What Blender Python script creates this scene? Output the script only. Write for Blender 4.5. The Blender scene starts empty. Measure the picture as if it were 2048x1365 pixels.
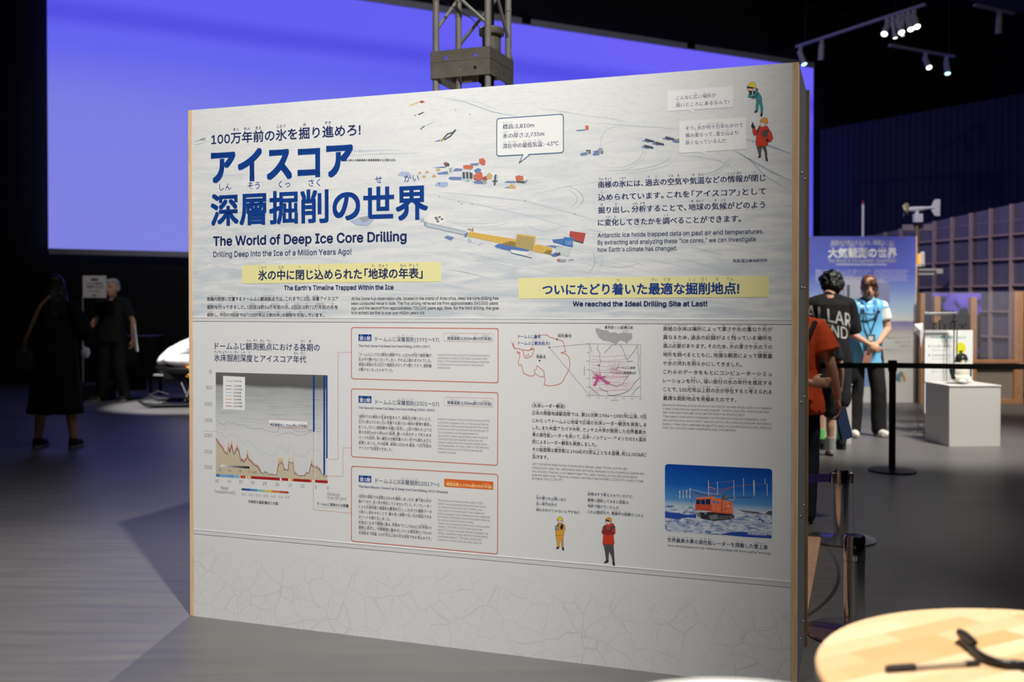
import bpy, bmesh, math, random
from mathutils import Vector, Matrix, noise
from mathutils.bvhtree import BVHTree
R = math.radians
S = bpy.context.scene
COL = S.collection
random.seed(7)

# ------------------------------------------------------------------ camera
F = 2048*35/36          # focal length in pixels of the 2048x1365 frame
CAMH = 1.28
TILT = math.atan(26/F)
cd = bpy.data.cameras.new('camera')
cd.lens = 35; cd.sensor_width = 36; cd.shift_y = -39.5/2048
cd.clip_start = 0.05; cd.clip_end = 100
cd.dof.use_dof = True; cd.dof.focus_distance = 3.85; cd.dof.aperture_fstop = 2.6
cam = bpy.data.objects.new('camera', cd); COL.objects.link(cam)
cam.location = (0, 0, CAMH); cam.rotation_euler = (math.pi/2-TILT, 0, 0)
S.camera = cam
# ------------------------------------------------------------------ colour management, world
S.view_settings.view_transform = 'Standard'; S.view_settings.look = 'None'
S.view_settings.exposure = 0.0; S.view_settings.gamma = 1.0
S.view_settings.use_curve_mapping = False
w = bpy.data.worlds.new('world'); S.world = w; w.use_nodes = True
w.node_tree.nodes['Background'].inputs[0].default_value = (.5, .55, .7, 1)
w.node_tree.nodes['Background'].inputs[1].default_value = 0.004

# ------------------------------------------------------------------ lights of the hall and added fills
def spot(name, loc, target, power, angle, blend=.5, size=.08, color=(1, .96, .9)):
    l = bpy.data.lights.new(name, 'SPOT'); l.energy = power; l.spot_size = R(angle); l.spot_blend = blend
    l.shadow_soft_size = size; l.color = color
    o = bpy.data.objects.new(name, l); COL.objects.link(o); o.location = loc
    o.rotation_euler = (Vector(target)-Vector(loc)).to_track_quat('-Z', 'Y').to_euler()
    return o
def area_fill(name, loc, power, size, color=(1, .97, .95)):
    l = bpy.data.lights.new(name, 'AREA'); l.energy = power; l.size = size; l.color = color
    o = bpy.data.objects.new(name, l); COL.objects.link(o); o.location = loc; return o
area_fill('fill_light', (-2.0, 5.0, 8.9), 30, 5); area_fill('fill_light', (5.0, 6.0, 8.9), 60, 5)  # unseen area fills added to lift the dim ambient level
spot('spot_panel_key', (.54, .78, 6.0), (-.80, 3.85, 1.35), 1950, 43, 1.0, .07, (1, .975, .94))
spot('spot_panel_fill', (-2.2, -.9, 6.0), (-1.3, 3.2, .0), 520, 50, .9, .12, (1, .975, .95))
spot('spot_behind_panel', (-1.0, 10.6, 6.2), (-1.9, 2.9, 0), 1400, 38, .9, .06, (1, .96, .92))
spot('spot_table', (1.3, 1.7, 4.8), (.75, 1.3, .7), 1250, 32, .6, .05, (1, .93, .88))
spot('spot_mast', (.7, .8, 7.0), (-.3, 5.3, 2.8), 900, 16, .6, .06, (1, .96, .9))
spot('spot_side', (4.6, 1.6, 6.0), (1.15, 3.9, .9), 650, 26, .8, .07, (1, .96, .92))
spot('spot_staff', (4.6, 7.0, 5.8), (3.5, 9.6, .9), 1300, 42, .8, .08, (1, .95, .88))
spot('spot_pedestal', (5.2, 6.6, 5.8), (4.3, 9.2, .4), 1350, 36, .8, .08, (1, .95, .88))
spot('spot_panel_far', (3.9, 9.4, 5.8), (3.2, 13.5, 1.5), 1500, 44, .8, .08, (1, .97, .94))
spot('spot_case', (5.6, 9.6, 5.8), (6.3, 13.3, .9), 1200, 36, .8, .08, (1, .93, .82))
spot('spot_mid', (2.8, 3.9, 5.8), (1.8, 6.0, 0.9), 380, 34, .9, .1, (1, .93, .85))
spot('spot_snowmobile', (-4.6, 10.4, 6.2), (-4.15, 13.0, .4), 4200, 22, .5, .06, (1, .97, .96))
spot('spot_rail_fill', (-1.0, 5.0, 8.6), (.5, 21, 4.8), 900, 74, .6, .1, (.88, .88, 1))  # added spill to brighten the screen's border rails; the picture emits by itself
spot('spot_attendant', (-6.2, 10.6, 6.0), (-5.6, 13.4, 1.5), 190, 22, .9, .08, (1, .93, .88))
spot('spot_blue_wall', (12.0, 12.0, 6.5), (9.4, 17.6, 3.4), 700, 60, .9, .2, (.10, .15, 1))
spot('spot_lattice', (3.8, 10.0, 6.6), (6.7, 14.6, 2.1), 1150, 40, .9, .1, (.86, .78, 1))

# ------------------------------------------------------------------ pixel rays of the photograph -> points of the place
def ray(px, py):
    f = Vector((0, math.cos(TILT), -math.sin(TILT))); u = Vector((0, math.sin(TILT), math.cos(TILT)))
    return f + Vector((1, 0, 0))*((px-1024)/F) + u*((643-py)/F)
CP = Vector((0, 0, CAMH))
def on_z(px, py, z=0.0):
    d = ray(px, py); return CP + d*((z-CAMH)/d.z)
def at(px, py, y):
    d = ray(px, py); return CP + d*(y/d.y)

# ------------------------------------------------------------------ materials
def lin(c):
    return tuple(((x/255)/12.92 if x/255 <= .04045 else ((x/255+.055)/1.055)**2.4) for x in c)
MATS = {}
def mat(name, rgb, rough=.6, metal=0.0, var=.06, scale=30, bump=0.0, spec=.5, emit=None, estr=1.0, coat=0.0, sheen=0.0):
    if name in MATS: return MATS[name]
    m = bpy.data.materials.new(name); m.use_nodes = True; nt = m.node_tree
    b = nt.nodes['Principled BSDF']; c = lin(rgb)
    b.inputs['Roughness'].default_value = rough; b.inputs['Metallic'].default_value = metal
    b.inputs['Specular IOR Level'].default_value = spec
    b.inputs['Coat Weight'].default_value = coat; b.inputs['Sheen Weight'].default_value = sheen
    b.inputs['Base Color'].default_value = (*c, 1)
    if var > 0 or bump > 0:
        tc = nt.nodes.new('ShaderNodeTexCoord'); n = nt.nodes.new('ShaderNodeTexNoise')
        n.inputs['Scale'].default_value = scale; n.inputs['Detail'].default_value = 4
        nt.links.new(tc.outputs['Object'], n.inputs['Vector'])
        if var > 0:
            mx = nt.nodes.new('ShaderNodeMix'); mx.data_type = 'RGBA'
            mx.inputs[6].default_value = (*[x*(1-var*1.6) for x in c], 1); mx.inputs[7].default_value = (*[min(1, x*(1+var*1.6)) for x in c], 1)
            nt.links.new(n.outputs['Fac'], mx.inputs[0]); nt.links.new(mx.outputs[2], b.inputs['Base Color'])
        if bump > 0:
            bp = nt.nodes.new('ShaderNodeBump'); bp.inputs['Strength'].default_value = bump; bp.inputs['Distance'].default_value = .01
            nt.links.new(n.outputs['Fac'], bp.inputs['Height']); nt.links.new(bp.outputs[0], b.inputs['Normal'])
    if emit is not None:
        b.inputs['Emission Color'].default_value = (*lin(emit), 1); b.inputs['Emission Strength'].default_value = estr
    MATS[name] = m; return m
def ink(name, rgb): return mat('ink_'+name, rgb, .55, var=0, spec=.3)
class NT:
    """small helper for writing node graphs"""
    def __init__(s, name, rough=.6, spec=.4):
        s.m = bpy.data.materials.new(name); s.m.use_nodes = True; s.t = s.m.node_tree; s.b = s.t.nodes['Principled BSDF']
        s.b.inputs['Roughness'].default_value = rough; s.b.inputs['Specular IOR Level'].default_value = spec
        s.tc = s.t.nodes.new('ShaderNodeTexCoord')
    def n(s, typ, **kw):
        nd = s.t.nodes.new(typ)
        for k, v in kw.items():
            if k.startswith('_'): nd.inputs[int(k[1:])].default_value = v
            elif hasattr(nd, k): setattr(nd, k, v)
            else: nd.inputs[k].default_value = v
        return nd
    def l(s, a, b): s.t.links.new(a, b)
    def mapping(s, scale=(1, 1, 1), rot=(0, 0, 0), loc=(0, 0, 0), src='Object'):
        mp = s.n('ShaderNodeMapping'); mp.inputs['Scale'].default_value = scale; mp.inputs['Rotation'].default_value = rot; mp.inputs['Location'].default_value = loc
        s.l(s.tc.outputs[src], mp.inputs['Vector']); return mp.outputs[0]
    def noise(s, vec, scale=5, detail=4, dist=0.0):
        nd = s.n('ShaderNodeTexNoise'); nd.inputs['Scale'].default_value = scale; nd.inputs['Detail'].default_value = detail; nd.inputs['Distortion'].default_value = dist
        s.l(vec, nd.inputs['Vector']); return nd.outputs['Fac']
    def ramp(s, fac, stops):
        nd = s.n('ShaderNodeValToRGB'); e = nd.color_ramp.elements
        while len(e) < len(stops): e.new(.5)
        for el, (p, c) in zip(e, stops):
            el.position = p; el.color = (*c, 1) if len(c) == 3 else c
        s.l(fac, nd.inputs[0]); return nd.outputs[0]
    def mix(s, fac, a, b, mode='MIX'):
        nd = s.n('ShaderNodeMix'); nd.data_type = 'RGBA'; nd.blend_type = mode
        for sock, v in ((0, fac), (6, a), (7, b)):
            if hasattr(v, 'is_linked') or hasattr(v, 'links'): s.l(v, nd.inputs[sock])
            elif sock == 0: nd.inputs[0].default_value = v
            else: nd.inputs[sock].default_value = (*v, 1)
        return nd.outputs[2]
    def math(s, op, a, b=0.0):
        nd = s.n('ShaderNodeMath'); nd.operation = op
        for i, v in enumerate((a, b)):
            if hasattr(v, 'links'): s.l(v, nd.inputs[i])
            else: nd.inputs[i].default_value = v
        return nd.outputs[0]
    def sep(s, vec=None):
        nd = s.n('ShaderNodeSeparateXYZ'); s.l(vec or s.tc.outputs['Object'], nd.inputs[0]); return nd.outputs
    def maprange(s, v, a, b, c=0.0, d=1.0):
        nd = s.n('ShaderNodeMapRange'); s.l(v, nd.inputs[0])
        for i, x in enumerate((a, b, c, d)): nd.inputs[i+1].default_value = x
        return nd.outputs[0]
    def color(s, sock): s.l(sock, s.b.inputs['Base Color']); return s.m
def wood(name, c1, c2, scale=(1, 1, 1), rough=.5, s2=14):
    if name in MATS: return MATS[name]
    n = NT(name, rough)
    v = n.mapping(scale)
    f = n.noise(v, s2, 5, .6)
    n.color(n.ramp(f, [(.3, lin(c1)), (.7, lin(c2))])); MATS[name] = n.m; return n.m

# ------------------------------------------------------------------ mesh building
class MB:
    def __init__(s): s.v = []; s.f = []; s.m = []
    def add(s, vs, fs, mi=0):
        o = len(s.v); s.v += [tuple(x) for x in vs]; s.f += [tuple(i+o for i in f) for f in fs]; s.m += [mi]*len(fs); return s
    def box(s, c, d, mi=0, rot=None):
        x, y, z = [k/2 for k in d]
        vs = [Vector((a*x, b*y, e*z)) for a in (-1, 1) for b in (-1, 1) for e in (-1, 1)]
        if rot: vs = [rot @ v for v in vs]
        vs = [v+Vector(c) for v in vs]
        return s.add(vs, [(0, 1, 3, 2), (4, 6, 7, 5), (0, 4, 5, 1), (2, 3, 7, 6), (0, 2, 6, 4), (1, 5, 7, 3)], mi)
    def tube(s, p0, p1, r0, r1=None, n=16, mi=0, cap=True):
        r1 = r0 if r1 is None else r1
        p0, p1 = Vector(p0), Vector(p1); d = (p1-p0).normalized()
        a = d.orthogonal().normalized(); b = d.cross(a)
        vs = []
        for p, r in ((p0, r0), (p1, r1)):
            vs += [p+(a*math.cos(2*math.pi*i/n)+b*math.sin(2*math.pi*i/n))*r for i in range(n)]
        fs = [(i, (i+1) % n, n+(i+1) % n, n+i) for i in range(n)]
        if cap: fs += [tuple(range(n-1, -1, -1)), tuple(range(n, 2*n))]
        return s.add(vs, fs, mi)
    def path(s, pts, r, n=10, mi=0, rs=None):
        pts = [Vector(p) for p in pts]; vs = []; prev = None
        for i, p in enumerate(pts):
            d = (pts[min(i+1, len(pts)-1)]-pts[max(i-1, 0)]).normalized()
            a = d.orthogonal().normalized() if prev is None else (prev-d*prev.dot(d)).normalized()
            prev = a; b = d.cross(a); rr = rs[i] if rs else r
            vs += [p+(a*math.cos(2*math.pi*k/n)+b*math.sin(2*math.pi*k/n))*rr for k in range(n)]
        fs = [(i*n+k, i*n+(k+1) % n, (i+1)*n+(k+1) % n, (i+1)*n+k) for i in range(len(pts)-1) for k in range(n)]
        fs += [tuple(range(n-1, -1, -1)), tuple(range((len(pts)-1)*n, len(pts)*n))]
        return s.add(vs, fs, mi)
    def lathe(s, prof, c=(0, 0, 0), n=32, mi=0):
        vs = []; c = Vector(c)
        for r, z in prof: vs += [c+Vector((r*math.cos(2*math.pi*k/n), r*math.sin(2*math.pi*k/n), z)) for k in range(n)]
        m = len(prof)
        fs = [(i*n+k, i*n+(k+1) % n, (i+1)*n+(k+1) % n, (i+1)*n+k) for i in range(m-1) for k in range(n)]
        fs += [tuple(range(n-1, -1, -1)), tuple(range((m-1)*n, m*n))]
        return s.add(vs, fs, mi)
    def sphere(s, c, r, n=16, m=10, mi=0, rot=None):
        if not hasattr(r, '__len__'): r = (r, r, r)
        vs = []
        for i in range(m+1):
            t = math.pi*i/m
            for k in range(n):
                q = Vector((r[0]*math.sin(t)*math.cos(2*math.pi*k/n), r[1]*math.sin(t)*math.sin(2*math.pi*k/n), r[2]*math.cos(t)))
                if rot: q = rot @ q
                vs.append(q+Vector(c))
        fs = [(i*n+k, (i+1)*n+k, (i+1)*n+(k+1) % n, i*n+(k+1) % n) for i in range(m) for k in range(n)]
        return s.add(vs, fs, mi)
    def prism(s, pts, ext, mi=0):
        """closed outline pts (3D) extruded by vector ext"""
        n = len(pts); pts = [Vector(p) for p in pts]; ext = Vector(ext)
        return s.add(pts+[p+ext for p in pts], [tuple(range(n-1, -1, -1)), tuple(range(n, 2*n))]+[(i, (i+1) % n, n+(i+1) % n, n+i) for i in range(n)], mi)
    def mesh(s, name, mats, smooth=35, clean=False):
        me = bpy.data.meshes.new(name); me.from_pydata(s.v, [], s.f)
        for m in (mats if isinstance(mats, (list, tuple)) else [mats]): me.materials.append(m)
        me.polygons.foreach_set('material_index', s.m)
        if clean:
            bm = bmesh.new(); bm.from_mesh(me); bmesh.ops.remove_doubles(bm, verts=bm.verts, dist=1e-5)
            bmesh.ops.recalc_face_normals(bm, faces=bm.faces); bm.to_mesh(me); bm.free()
        if smooth:
            me.polygons.foreach_set('use_smooth', [True]*len(me.polygons)); me.set_sharp_from_angle(angle=R(smooth))
        me.update(); return me
def link(name, me, parent=None, loc=None, rotz=0.0):
    o = bpy.data.objects.new(name, me); COL.objects.link(o)
    if parent: o.parent = parent
    if loc is not None: o.location = loc
    if rotz: o.rotation_euler = (0, 0, rotz)
    return o
def obj(name, mb, mats, parent=None, loc=None, rotz=0.0, bevel=0, smooth=35, clean=True, label=None):
    o = link(name, mb.mesh(name, mats, smooth, clean), parent, loc, rotz)
    if bevel:
        b = o.modifiers.new('bevel', 'BEVEL'); b.width = bevel; b.segments = 2; b.limit_method = 'ANGLE'; b.angle_limit = R(40)
    if label: o['label'] = label
    return o
def thing(name, label, cat, loc=(0, 0, 0), rotz=0.0, group=None):
    o = bpy.data.objects.new(name, None); COL.objects.link(o); o.empty_display_size = .1
    o.location = loc; o.rotation_euler = (0, 0, rotz); return tag(o, label, cat, group)
def tag(o, label, cat, group=None):
    o['label'] = label; o['category'] = cat
    if group: o['group'] = group
    return o
def struct(o): o['kind'] = 'structure'; return o

# ------------------------------------------------------------------ lettering
_tc = bpy.data.curves.new('glyphs', 'FONT'); _to = bpy.data.objects.new('glyphs', _tc); COL.objects.link(_to)
GL = {}; ADV = {}
_lc = bpy.data.curves.new('glyphs', 'FONT'); _lo = bpy.data.objects.new('glyphs', _lc); COL.objects.link(_lo); LK = 1.0
try:    # Latin letters: Blender's own bundled interface face; Japanese comes from its bundled CJK face
    import os
    _fp = os.path.join(bpy.utils.system_resource('DATAFILES', path='fonts'), 'Inter.woff2')
    if os.path.exists(_fp): _lc.font = bpy.data.fonts.load(_fp)
except Exception: pass
def _mesh(body, res):
    global LK
    cu, ob, k = (_lc, _lo, LK) if all(ord(c) < 0x250 or c in '–—“”’²' for c in body) else (_tc, _to, 1.0)
    cu.body = body; cu.resolution_u = res; cu.size = 20.0; k /= 20.0
    outline = len(body) == 1 and cu is _lc; cu.fill_mode = 'NONE' if outline else 'BOTH'
    dg = bpy.context.evaluated_depsgraph_get(); dg.update()
    e = ob.evaluated_get(dg); me = e.to_mesh()
    vs = [(v.co.x*k, v.co.y*k) for v in me.vertices]; fs = [tuple(p.vertices) for p in me.polygons]
    es = [tuple(x.vertices) for x in me.edges]; e.to_mesh_clear()
    if outline:     # chain the outline into loops and tessellate with holes
        nb = {}
        for p, q in es: nb.setdefault(p, []).append(q); nb.setdefault(q, []).append(p)
        seen = set(); loops = []
        for v0 in range(len(vs)):
            if v0 in seen or v0 not in nb: continue
            lp = [v0]; seen.add(v0)
            while True:
                nx = [q for q in nb[lp[-1]] if q not in seen]
                if not nx: break
                lp.append(nx[0]); seen.add(nx[0])
            loops.append(lp)
        def ar(lp): return sum(vs[p][0]*vs[q][1]-vs[q][0]*vs[p][1] for p, q in zip(lp, lp[1:]+lp[:1]))/2
        def bb(lp): xs = [vs[v][0] for v in lp]; ys = [vs[v][1] for v in lp]; return min(xs), max(xs), min(ys), max(ys)
        sg = 1 if ar(max(loops, key=lambda l: abs(ar(l)))) > 0 else -1
        outs = [[l] for l in loops if ar(l)*sg > 0]
        for l in loops:
            if ar(l)*sg > 0: continue
            b = bb(l); c = [o for o in outs if bb(o[0])[0] <= b[0] and bb(o[0])[1] >= b[1] and bb(o[0])[2] <= b[2] and bb(o[0])[3] >= b[3]]
            if c: min(c, key=lambda o: abs(ar(o[0]))).append(l)
        fs = []
        for o in outs:
            flat = [v for lp in o for v in lp]
            fs += [tuple(flat[t_] for t_ in t) for t in tessellate_polygon([[Vector((vs[v][0]*100, vs[v][1]*100, 0)) for v in lp] for lp in o])]
        vs_area[body] = abs(sum(ar(l) for l in loops))
    return vs, fs
vs_area = {}
from mathutils.geometry import tessellate_polygon
_base = {}
LK = .69/max(y for x, y in _mesh('H', 2)[0])
def width(b): v, _ = _mesh(b, 2); return max(x for x, y in v)-min(x for x, y in v)
SQ = {'「': (.55, -.45), '」': (.55, 0), '、': (.62, 0), '。': (.62, 0), '・': (.6, -.2), '〈': (.55, -.45), '〉': (.55, 0), '：': (.5, -.25)}
def glyph(c, res=2):
    if c in '人以次': res = max(res, 4)
    elif ord(c) < 0x250: res = 3
    elif c in 'の。っつ・う' and res < 2: res = 2
    if (c, res) in GL: return GL[(c, res)]
    cc = {'{': '[', '}': ']'}.get(c, c)
    if c in ' \u3000': vs, fs = [], []
    else: vs, fs = _mesh(cc, res)
    if c not in ADV:
        b = 'l' if ord(cc) < 0x250 or cc in '–—“”’²' else '口'
        if b not in _base: _base[b] = width(b+b)
        ADV[c] = width(b+cc+b)-_base[b]
    a = ADV[c]
    if c in SQ: a, dx = SQ[c]; vs = [(x+dx, y) for x, y in vs]
    GL[(c, res)] = (vs, fs, a); return GL[(c, res)]
def parse(s):
    out = []; i = 0          # [base|ruby] groups
    while i < len(s):
        if s[i] == '[':
            j = s.index(']', i); b, _, r = s[i+1:j].partition('|'); out.append((b, r)); i = j+1
        else: out.append((s[i], '')); i += 1
    return out
def layout(s, res=2, track=0.0):
    """glyph runs in em units: list of (char, x), ruby list (text, xmid), width"""
    x = 0.0; run = []; rub = []
    for b, r in parse(s):
        x0 = x
        for c in b:
            run.append((c, x)); x += glyph(c, res)[2]+track
        if r: rub.append((r, (x0+x-track)/2, x-x0))
    lo = min((p+min(v[0] for v in glyph(c, res)[0]) for c, p in run if glyph(c, res)[0]), default=0)
    hi = max((p+max(v[0] for v in glyph(c, res)[0]) for c, p in run if glyph(c, res)[0]), default=1)
    return run, rub, lo, hi
def lay_text(mb, s, u0, v0, em, u1=None, y=0.0, bold=0.0, res=2, ratio=.36, rgap=.06, center=False, mi=0, fat=4):
    """text on the local x/z plane at local y; baseline (u0,v0), em height, right end u1"""
    run, rub, lo, hi = layout(s, res)
    sx = em if u1 is None else (u1-u0)/max(1e-6, hi-lo)
    if center: u0 = u0-(hi-lo)*sx/2
    offs = [(0, 0)]
    if bold > 0:
        offs = [(bold*math.cos(2*math.pi*k/fat), bold*math.sin(2*math.pi*k/fat)) for k in range(fat)] if fat > 2 else [(-bold, 0), (bold, 0)]
        if fat == 8: offs = [(bold*x, bold*z) for x in (-1, 0, 1) for z in (-1, 0, 1)]
        elif fat > 4: offs.append((0, 0))
    def put(c, gx, gz, kx, kz, r_, offs):
        vs, fs, _ = glyph(c, r_)
        for k, (dx, dz) in enumerate(offs):
            mb.add([(gx+(x+dx)*kx, y-k*4e-7, gz+(z+dz)*kz) for x, z in vs], fs, mi)
    for c, x in run:
        if c != ' ': put(c, u0+(x-lo)*sx, v0, sx, em, res, offs)
    for r, xm, wd in rub:
        wr = sum(glyph(c, 1)[2] for c in r); k = ratio
        ksx = min(sx*k, sx*max(wd, .5)*1.25/wr)
        gx = u0+(xm-lo)*sx-wr*ksx/2
        for c in r:
            put(c, gx, v0+em*(.86+rgap), ksx, em*k, 1, [(0, 0)]); gx += glyph(c, 1)[2]*ksx

# ================================================================== the setting
def floor_mat():
    n = NT('floor_vinyl', .42, .5)
    v = n.mapping((1, 1, 1)); f = n.noise(n.mapping((.5, 6, 1)), 3, 5); g = n.noise(v, 1.3, 3)
    c = n.ramp(f, [(.25, lin((98, 97, 96))), (.75, lin((113, 111, 109)))])
    c2 = n.ramp(g, [(.3, (.86, .86, .86)), (.7, (1.0, 1.0, 1.0))])
    n.color(n.mix(1.0, c, c2, 'MULTIPLY'))
    n.l(n.maprange(f, .2, .8, .36, .50), n.b.inputs['Roughness'])
    return n.m
dark = mat('dark_wall', (17, 19, 20), .8, var=.1, scale=3)
SLx, SLy = at(98, 617, 17.0).x, 17.0
SRx, SRy = at(1625, 617, 25.1).x, 25.1
ES = Vector((SRx-SLx, SRy-SLy, 0)); SW = ES.length; ES.normalize(); EN = Vector((-ES.y, ES.x, 0))   # EN points away from the camera
WL = Vector((SLx, SLy, 0))+EN*.25
wa, wb = WL-ES*9.5, WL+ES*(SW+6)
struct(obj('floor', MB().box((0, 11, -.05), (34, 42, .1)), floor_mat(), smooth=0))
struct(obj('ceiling', MB().box((0, 11, 9.05), (34, 42, .1)), dark, smooth=0))
def wall(name, a, b, h=9.0, t=.1):
    a, b = Vector(a), Vector(b); d = (b-a).normalized(); n = Vector((-d.y, d.x, 0))*t
    struct(obj(name, MB().prism([(a.x, a.y, 0), (b.x, b.y, 0), (b.x, b.y, h), (a.x, a.y, h)], n), dark, smooth=0))
wall('wall_back', wa, wb)
wall('wall_right', wb, (13.6, -6, 0)); wall('wall_left', (wa.x, -6, 0), wa); wall('wall_front', (13.6, -6, 0), (wa.x, -6, 0))

# ---- the big projection screen
def screen_mat(w, h):
    n = NT('projected_image', .8, .2)
    x, y, z = n.sep()
    v = n.maprange(z, 0, h)                      # 0 bottom .. 1 top of the projected picture
    wob = n.noise(n.mapping((.12, 1, .35)), 1.4, 3)
    v2 = n.math('ADD', v, n.math('MULTIPLY', n.math('SUBTRACT', wob, .5), .16))
    base = n.ramp(v2, [(.10, lin((128, 130, 224))), (.50, lin((122, 124, 226))), (.70, lin((98, 102, 238))), (.88, lin((98, 94, 240)))])
    u = n.maprange(x, 0, w)
    right = n.ramp(v2, [(.1, lin((92, 96, 232))), (.6, lin((80, 80, 236))), (.9, lin((108, 98, 246)))])
    c = n.mix(n.maprange(u, .25, .75), base, right)
    band = n.math('ABSOLUTE', n.math('SUBTRACT', n.math('ADD', v, n.math('MULTIPLY', n.math('SUBTRACT', wob, .5), .05)), .815))
    k = n.maprange(band, .012, .06, .0, 1.0)
    c = n.mix(k, n.mix(1.0, c, lin((218, 218, 242)), 'MULTIPLY'), c)
    n.l(c, n.b.inputs['Emission Color']); n.b.inputs['Emission Strength'].default_value = 1.0
    n.b.inputs['Base Color'].default_value = (.02, .02, .02, 1); return n.m
sb = at(98, 497, 17.0).z; st = at(98, -93, 17.0).z; SH = st-sb
scr = thing('projection_screen', 'huge blue-violet projection screen on the dark back wall', 'screen', (SLx, SLy, sb), math.atan2(ES.y, ES.x))
obj('screen_surface', MB().box((SW/2, .03, SH/2), (SW, .06, SH)), screen_mat(SW, SH), scr, smooth=0)
grey = mat('screen_border_grey', (200, 198, 206), .7)
obj('frame_rail', MB().box((SW/2, .02, SH+.07), (SW, .12, .14)), grey, scr, bevel=.01)
obj('frame_rail', MB().box((SW/2, .02, -.05), (SW, .12, .10)), grey, scr, bevel=.01)
for k in range(12):
    if k in (3, 6, 9): obj('rail_bracket', MB().box((SW*(k+.35)/12, .05, SH+.12), (.22, .2, .2)), mat('black_metal', (22, 22, 24), .45, .4), scr, bevel=.01)

# ---- planked dark blue partition on the right
def px_line(pa, da, pb, db):
    a = at(pa, 617, da); b = at(pb, 617, db); return Vector((a.x, a.y, 0)), Vector((b.x, b.y, 0))
a, b = px_line(1640, 22.4, 2230, 17.3)
d = (b-a); L = d.length; d.normalize()
pt = thing('plank_partition', 'tall dark blue partition of vertical planks behind the lattice screen', 'partition', (a.x, a.y, 0), math.atan2(d.y, d.x))
mb = MB(); x = 0.0; zt = at(1875, 217, 20).z
while x < L:
    mb.box((x+.07, 0, zt/2), (.135, .04, zt)); x += .15
obj('planks', mb, mat('plank_blue', (26, 29, 42), .6, var=.2, scale=6), pt, smooth=0)
obj('backing', MB().box((L/2, .05, zt/2), (L, .04, zt)), mat('black_cloth', (9, 9, 10), .9), pt, smooth=0)

# ---- ceiling duct at the top right
da, db = on_z(1926, 0, 6.6), on_z(2120, 42, 6.6)
duct = thing('air_duct', 'dark grey ceiling duct cut off by the top right corner', 'duct', da)
dv_ = db-da; dv_.z = 0; dn_ = Vector((dv_.y, -dv_.x, 0)).normalized()*-1.2
if dn_.y > 0: dn_ = -dn_
obj('duct_body', MB().prism([(0, 0, 0), tuple(dv_), tuple(dv_+dn_), tuple(dn_)], (0, 0, .45)), mat('duct_grey', (96, 94, 98), .6), duct, bevel=.02)
for f_ in (.2, .8): obj('hanger', MB().tube(dv_*f_+dn_*.5+Vector((0, 0, .4)), dv_*f_+dn_*.5+Vector((0, 0, 2.4)), .012), mat('black_metal', (22, 22, 24), .45, .4), duct)

# ================================================================== the exhibition panel
P0 = on_z(380, 1232); P1 = on_z(1593, 1381)
EU = (P1-P0); PW = EU.length; EU.normalize(); PN = Vector((EU.y, -EU.x, 0))       # PN looks at the viewer
PANG = math.atan2(EU.y, EU.x)
def PP(px, py):
    d = ray(px, py); t = (P0-CP).dot(PN)/d.dot(PN); q = CP+d*t-P0
    return q.dot(EU), q.z
PH = (PP(376, 221)[1]+PP(1598, 124)[1])/2
panel = thing('exhibition_panel', 'large white freestanding panel about deep ice core drilling, wood edged', 'display panel', P0, PANG)
PD = .45
woodm = wood('ply_edge', (222, 184, 142), (238, 206, 166), (6, 6, .6), .55)
greym = mat('panel_grey_side', (112, 114, 118), .6, var=.05)
brown = wood('brown_ply', (140, 112, 82), (168, 138, 104), (6, 6, .6), .55)
SB = .020                                                   # side boards seen edge on
for x0 in (0, PW-SB):
    obj('side_board', MB().box((x0+SB/2, .02, PH/2), (SB, .04, PH)), woodm, panel, bevel=.001)
obj('side_cladding', MB().box((PW-.006, .04+(PD-.04)/2, PH/2+.0), (.012, PD-.04, PH)), greym, panel, bevel=.001, label='grey painted side face with small screws')
obj('side_cladding', MB().box((.006, .04+(PD-.04)/2, PH/2), (.012, PD-.04, PH)), greym, panel, bevel=.001)
obj('back_board', MB().box((PW/2, PD+.012, PH/2), (PW+.024, .022, PH)), brown, panel, bevel=.001, label='brown plywood back board')
obj('top_board', MB().box((PW/2, PD/2, PH-.012), (PW-.03, PD-.01, .018)), woodm, panel)
for z in (.12, .55, .95, 1.35, 1.75):
    for y in (.16, .36):
        obj('screw', MB().sphere((PW+.002, y, z+.01*y), .005, 8, 6), mat('screw_steel', (190, 190, 190), .3, .9), panel)

# sheets of the front
zs1t, zs1b = PP(384, 634)[1], PP(384, 644)[1]
zs2t, zs2b = PP(384, 1058)[1], PP(384, 1069)[1]
def snow_mat():
    n = NT('snow_print', .5, .3)
    x, y, z = n.sep()
    big = n.noise(n.mapping((.7, 1, 1.6), (0, R(14), 0)), 1.6, 4, .5)
    st = n.noise(n.mapping((1.1, 1, 9), (0, R(13), 0)), 4, 6, .7)
    fine = n.noise(n.mapping((5, 1, 26), (0, R(20), 0)), 6, 6, .4)
    wr = n.noise(n.mapping((1.0, 1, 14), (0, R(-16), 0), (3, 0, 1)), 3, 5, 1.4)
    low = n.maprange(z, zs1t+.12, zs1t+.85, 1.0, .10)       # the lower slope of the printed snowfield is bluer
    k = n.math('MULTIPLY', n.math('MULTIPLY', n.maprange(st, .36, .66), n.maprange(big, .28, .52)), low)
    k2 = n.math('MULTIPLY', n.maprange(fine, .48, .75), .35)
    k3 = n.math('MULTIPLY', n.math('MULTIPLY', n.maprange(wr, .55, .75), low), .35)
    c = n.mix(n.math('MULTIPLY', k, .62), lin((230, 230, 228)), lin((166, 182, 196)))
    c = n.mix(k2, c, lin((190, 197, 202))); c = n.mix(k3, c, lin((168, 184, 200)))
    n.color(c); return n.m
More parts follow.
